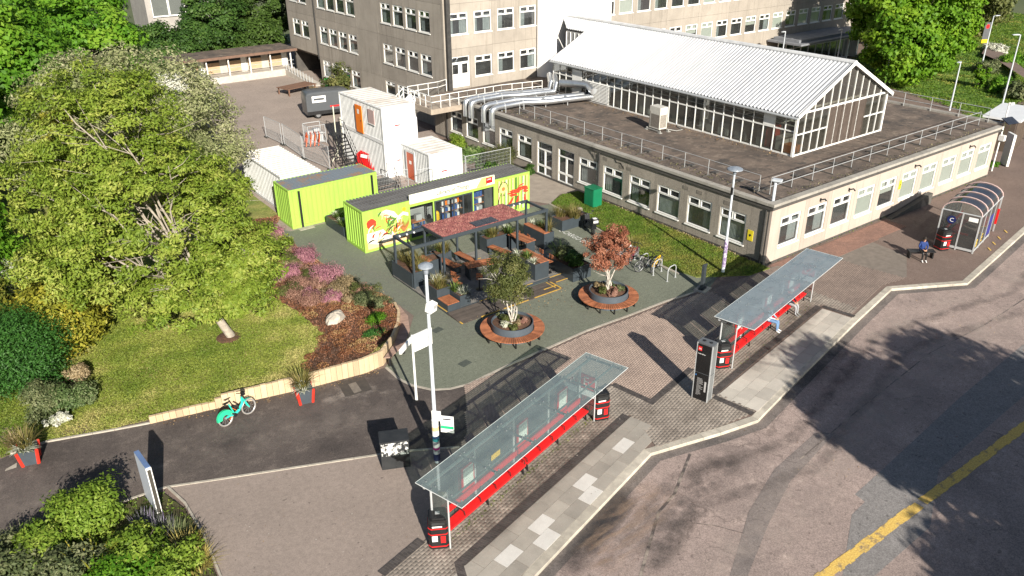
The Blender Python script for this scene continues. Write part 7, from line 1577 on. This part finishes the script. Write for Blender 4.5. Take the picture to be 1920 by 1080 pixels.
for i in range(34):
    y = 9.3+12*i/34+rd.uniform(-.3,.3); x = rd.uniform(-23.8,-20.7); k = rd.choice('ppbbeeo'); r = rd.uniform(.45,.8)
    if cnt.get(k, 0) > 11: k = min('pbeo', key=lambda q: cnt.get(q, 0))
    if inpoly(np.array([x]),np.array([y]),BEDP)[0] and (x+23.05)**2+(y-7.9)**2 > 1.6:
        cnt[k] = cnt.get(k, 0)+1
        shrub('heather', 'small %s tuft, %s its colour to the pale boulder' % (hn[k], od[cnt[k]-1]), (x,y,H(x,y)-.05), (r,r), r*.75, int(3600*r*r), .085, .035, dict(p=LPINK,b=LBROWN,e=LBEIGE,o=LOLIVE)[k], 'small heather tufts in the mulch bed', 'shrub', bumps=5)
rd = random.Random(8); P_ = []; T_ = []
for i in range(110):
    x, y = rd.uniform(-26,-20), rd.uniform(4.0,10)
    if inpoly(np.array([x]),np.array([y]),BEDP)[0] and (x+23.05)**2+(y-7.9)**2 > 1:
        q = unit(120)*np.array([.26,.26,.14]); q[:,2] = np.abs(q[:,2])+H(x,y); P_.append(q+np.array([x,y,0])); T_.append(np.full(120, rd.random()*.8)+RNG.random(120)*.25)
P_ = np.concatenate(P_); tag(put('ground_cover', leaf_mesh('ground_cover', P_, RNG.normal(size=P_.shape)+np.array([0,0,.6]), .085, .04, leafmat('rusty_cover',(.13,.045,.025),(.27,.13,.06),(.36,.27,.12),.15), np.concatenate(T_))), kind='stuff')
tag(MB().lathe([(.65,0),(.5,.05),(0,.07)],20).build('bark_ring', SOIL, None, (-27.6,9.68,H(-27.6,9.68))), kind='structure')
# planted island bottom left
for px_, r, h, m_, lab_, n, L_ in (((-35.60,0.60),1.15,1.7,LLIME,'largest lime green shrub in the planted island',7500,.18),((-34.75,-2.03),.95,1.3,LLIME,'lime green shrub right of the strap-leaved plant',5200,.17),((-37.09,0.03),.9,1.2,LLIME,'lime green shrub left of the strap-leaved plant',4600,.17),((-36.74,-1.52),1.0,1.3,LSAGE,'sage shrub at the bottom edge of the picture',4200,.16),((-38.18,-0.14),1.0,1.1,LSAGE,'grey-green shrub in the bottom left corner',4200,.16),((-34.12,-3.22),.9,1.0,LLIME,'lime green shrub by the yellow grasses',4200,.16),((-35.61,-2.78),1.0,1.2,LVIV,'green shrub cut by the bottom edge of the picture',4200,.17)):
    shrub('island_shrub', lab_, (px_[0],px_[1],.05), (r*1.12,r*1.12), h*.82, int(n*1.3), L_*.85, .075, m_, 'shrubs in the planted island', bumps=9, stem=BARKD)
for px_, L_, m_, n, lab_, le in (((-36.03,-1.86),1.3,LGOLD,46,'variegated strap-leaved plant among the lime shrubs',.6),((-33.41,-2.62),.75,LSTRAW,200,'straw yellow grass at the island edge, far clump',.9),((-33.42,-3.56),.75,LSTRAW,200,'straw yellow grass at the island edge, near clump',.9),((-37.67,0.83),.8,LSAGE,220,'silvery arching grass at the left of the island',.9),((-34.20,-0.94),.8,LLAV,160,'lavender in flower behind the slab sign',.35),((-33.85,-1.36),.7,LLAV,120,'smaller lavender behind the slab sign',.35),((-33.53,-1.76),.7,LSAGE,150,'dark green grass behind the slab sign',.8)):
    tuft('grass_plant' if m_ is not LLAV else 'lavender', lab_, (px_[0],px_[1],.05), n, .4, L_, m_, 'grasses in the planted island', W=.09 if n < 60 else .03, lean=le)
# plants beside the pebble wall and in the yard
shrub('clipped_dome', 'round clipped dome bush beside the pebble wall doors', (-1.35,24.0,0), (1.45,1.45), 1.9, 9000, .11, .05, LOLIVE, bumps=8); shrub('wild_shrub', 'bright green spreading plant between the dome bush and the cabin', (-2.2,27.2,0), (1.4,1.5), 1.0, 2800, .3, .14, leafmat('big_green',(.05,.10,.02),(.12,.2,.05),(.3,.36,.16),.3), bumps=6); shrub('wild_shrub', 'yellow-green shrub at the foot of the pebble wall', (-1.1,30.6,0), (1.0,1.1), 1.1, 2400, .16, .08, LLIME, bumps=5); shrub('wild_shrub', 'dark shrub between the dome bush and the library container', (-3.4,22.6,0), (1.0,.8), 1.3, 2600, .16, .08, LDK, bumps=5); shrub('wild_shrub', 'small dark plant by the white doors', (-.6,21.3,0), (.5,.5), .9, 1200, .14, .08, LDK, bumps=4)
shrub('yard_tree', 'small bushy tree behind the stacked cabins', (-.9,53.0,0), (1.6,1.7), 3.8, 5200, .26, .14, LOLIVE, bumps=8, stem=BARKD, cat='tree'); shrub('wild_shrub', 'straggly brown-green shrub behind the van', (-2.6,53.6,0), (1.7,1.2), 1.6, 2600, .22, .1, LBEIGE, bumps=5)
for i, (x, y) in enumerate(((-.9,18.2),)): pass
# verge grasses by the racks
tuft('grass_plant', 'tawny grass clump on the verge behind the red tree', (-4.4,6.6,.05), 160, .35, .8, GR1, W=.03)
# hedges along the far path
fp_ = [(69.59,21.55), (66.59,18.31), (57.97,11.23), (62.49,13.18), (71.95,20.03), (75.06,23.64)]
sheet('far_path', fp_, 1.05, A_PAVE)
for i, (px_, lab_) in enumerate((((62.21,17.31),'low hedge plant on the near side of the far path, left end'),((55.18,12.34),'low hedge plant on the near side of the far path, middle'),((52.77,9.58),'pale hedge plant on the near side of the far path, right end'),((74.26,21.87),'pale shrub on the far side of the far path'),((68.78,17.37),'dark shrub on the far side of the far path'))):
    shrub('path_shrub', lab_, (px_[0],px_[1],.3), (2.2,1.6), 1.5, 2200, .3, .16, [LSAGE,LVIV,LSAGE,LWHITE,LVIV][i], 'shrubs along the far path', bumps=6)
shrub('sign_grass', 'green grass tuft at the foot of the tall white sign', (28.6,.9,0), (.7,.6), .4, 700, .16, .05, LVIV, cat='plant', bumps=3)

# ================================================================ WEEDS, LEAF LITTER AND WEAR
def strewn(name, line, width, n, L, W, m, z, jit=1.0):
    """small leaves strewn along a line, thinning out from it"""
    pl = [Vector(p) for p in line]; P_ = []
    seg = [(a,b) for a, b in zip(pl, pl[1:])]; ln = np.array([(b-a).length for a, b in seg]); pick = RNG.choice(len(seg), n, p=ln/ln.sum())
    for k in pick:
        a, b = seg[k]; p = a.lerp(b, RNG.random()); d = (b-a).normalized(); o = RNG.normal()*width; P_.append((p.x-d.y*o, p.y+d.x*o, z+RNG.random()*L*.3))
    P_ = np.array(P_); nr = np.column_stack([RNG.normal(size=(n,2))*jit, np.ones(n)]); return tag(put(name, leaf_mesh(name, P_, nr, L*(.5+RNG.random(n)), W*(.5+RNG.random(n)), m, RNG.random(n))), kind='stuff')
WEED = leafmat('weed_leaf', (.05,.09,.015), (.12,.17,.03), (.24,.25,.08), .3)
LITT = leafmat('leaf_litter', (.06,.035,.02), (.17,.10,.05), (.34,.24,.11), 0)
def onE(x, y, o=(-26.61,-8.71), a=15.8): c, s = math.cos(R(a)), math.sin(R(a)); return (o[0]+x*c-y*s, o[1]+x*s+y*c)
strewn('weed', [onE(.6,1.15), onE(9.3,1.15)], .07, 420, .06, .03, WEED, .03, 1.2); strewn('weed', [onE(.6,.8,(-10.64,-7.07),11.9), onE(9.2,.9,(-10.64,-7.07),11.9)], .10, 160, .05, .025, WEED, .03, 1.2)
strewn('weed', [(.1,-.05), (25.8,-.05)], .05, 320, .09, .04, WEED, .02, 1.2); strewn('weed', [(-.3,1.0), (-.3,15.5)], .10, 420, .14, .06, leafmat('dry_weed',(.13,.10,.05),(.27,.21,.11),(.36,.31,.17),.2), .06, 1.2)
strewn('leaf_litter', [(-17.7,5.0), (-12,4.0), (-9.9,5.6)], .6, 260, .07, .04, LITT, .014); strewn('leaf_litter', [(-19.4,8.6),(-19.7,12),(-20.1,18)], .25, 420, .06, .03, LITT, .014)
strewn('leaf_litter', [(-32,5.2),(-26,3.75),(-23,3.4)], .12, 420, .06, .035, LITT, .014); strewn('leaf_litter', [(-25,-9.9),(-17.6,-7.75),(-12.8,-8.95),(-1.5,-6.4)], .10, 360, .06, .035, LITT, -.10)
strewn('leaf_litter', [(-33,-4),(-26,-5),(-24,-9)], 2.6, 260, .035, .02, LITT, .012); strewn('leaf_litter', [(-14,-12),(-6,-12),(4,-11)], 3.4, 420, .05, .03, LITT, -.112)
strewn('leaf_litter', [(1,2),(1.2,30)], .25, 500, .12, .06, leafmat('roof_moss',(.05,.05,.02),(.14,.13,.06),(.30,.25,.16),0), 3.605); strewn('leaf_litter', [(2,.7),(25,.7)], .2, 380, .10, .06, MT['roof_moss'], 3.605); strewn('leaf_litter', [(7.9,5.2),(7.9,28)], .25, 420, .10, .06, LITT, 3.605)
GUM = M('gum_spot', (.42,.38,.34), None, 4, .9); gm = MB()
for i in range(150):
    x, y = random.choice([(random.uniform(-32,-25),random.uniform(-9,-2.5)), onE(random.uniform(-1,11),random.uniform(-1.5,1.0)), (random.uniform(-20,-6),random.uniform(-1.5,1))]); r = random.uniform(.012,.03); zz = .034
    if -32 < x < -25.2 and y > -8.5: zz = .008
    gm.add([(x+r*math.cos(a),y+r*math.sin(a),zz) for a in (0,1.05,2.1,3.14,4.19,5.24)], [(0,1,2,3,4,5)])
tag(gm.build('gum_spot', GUM), kind='stuff')
DARKW = stainmat('foot_grime', (.055,.045,.04), .55, 1.4, (1,1,1), .36, .72)
stain('foot_grime', [onE(.2,.55), onE(9.8,.55)], .75, .0335, DARKW); stain('foot_grime', [onE(.2,.5,(-10.64,-7.07),11.9), onE(9.6,.5,(-10.64,-7.07),11.9)], .7, .0345, DARKW)
stain('court_wear', [(-19.2,19),(-18.6,11),(-18.5,5),(-15,1.4),(-7.5,1.6)], 1.1, .0135, stainmat('court_wear', (.26,.265,.225), .5, .9, (1,1,1), .42, .74)); stain('court_wear', [(-13,3.2),(-8,3.4),(-6.7,9)], .8, .0145, stainmat('court_damp', (.07,.08,.065), .4, .8, (1,1,1), .44, .72))
stain('path_wear', [(-40,3.2),(-33,3.0),(-27.5,1.6),(-23.4,.2)], 1.3, .0115, stainmat('path_wear', (.30,.255,.225), .55, .55, (1,1,1), .42, .75))
stain('path_wear', [(-26.4,2.9),(-24.6,2.4),(-23.5,1.5)], .7, .0125, stainmat('path_dust', (.40,.35,.31), .5, 1.3, (1,1,1), .45, .68))
TYRES = stainmat('tyre_track', (.085,.072,.068), .5, 1.2, (1,1,1), .36, .70); PALEW = stainmat('road_wear', (.50,.42,.37), .5, .8, (1,1,1), .42, .72)
for d in (-1.0, -2.6): stain('tyre_track', [(p[0]+.3*d, p[1]+d) for p in ((-26,-11.2),(-17.6,-8.6),(-12.4,-9.8),(-2,-7.2),(8,-9),(20,-7))], .34, -.1035-.0008*d, TYRES, 70)
stain('road_wear', [(-24,-14.5),(-14,-12.8),(-4,-11),(8,-11.5)], 1.3, -.1005, PALEW, 60); stain('road_wear', [(-6,-8.2),(2,-8.2),(8,-9.5),(18,-7.4)], .9, -.0995, PALEW, 60)
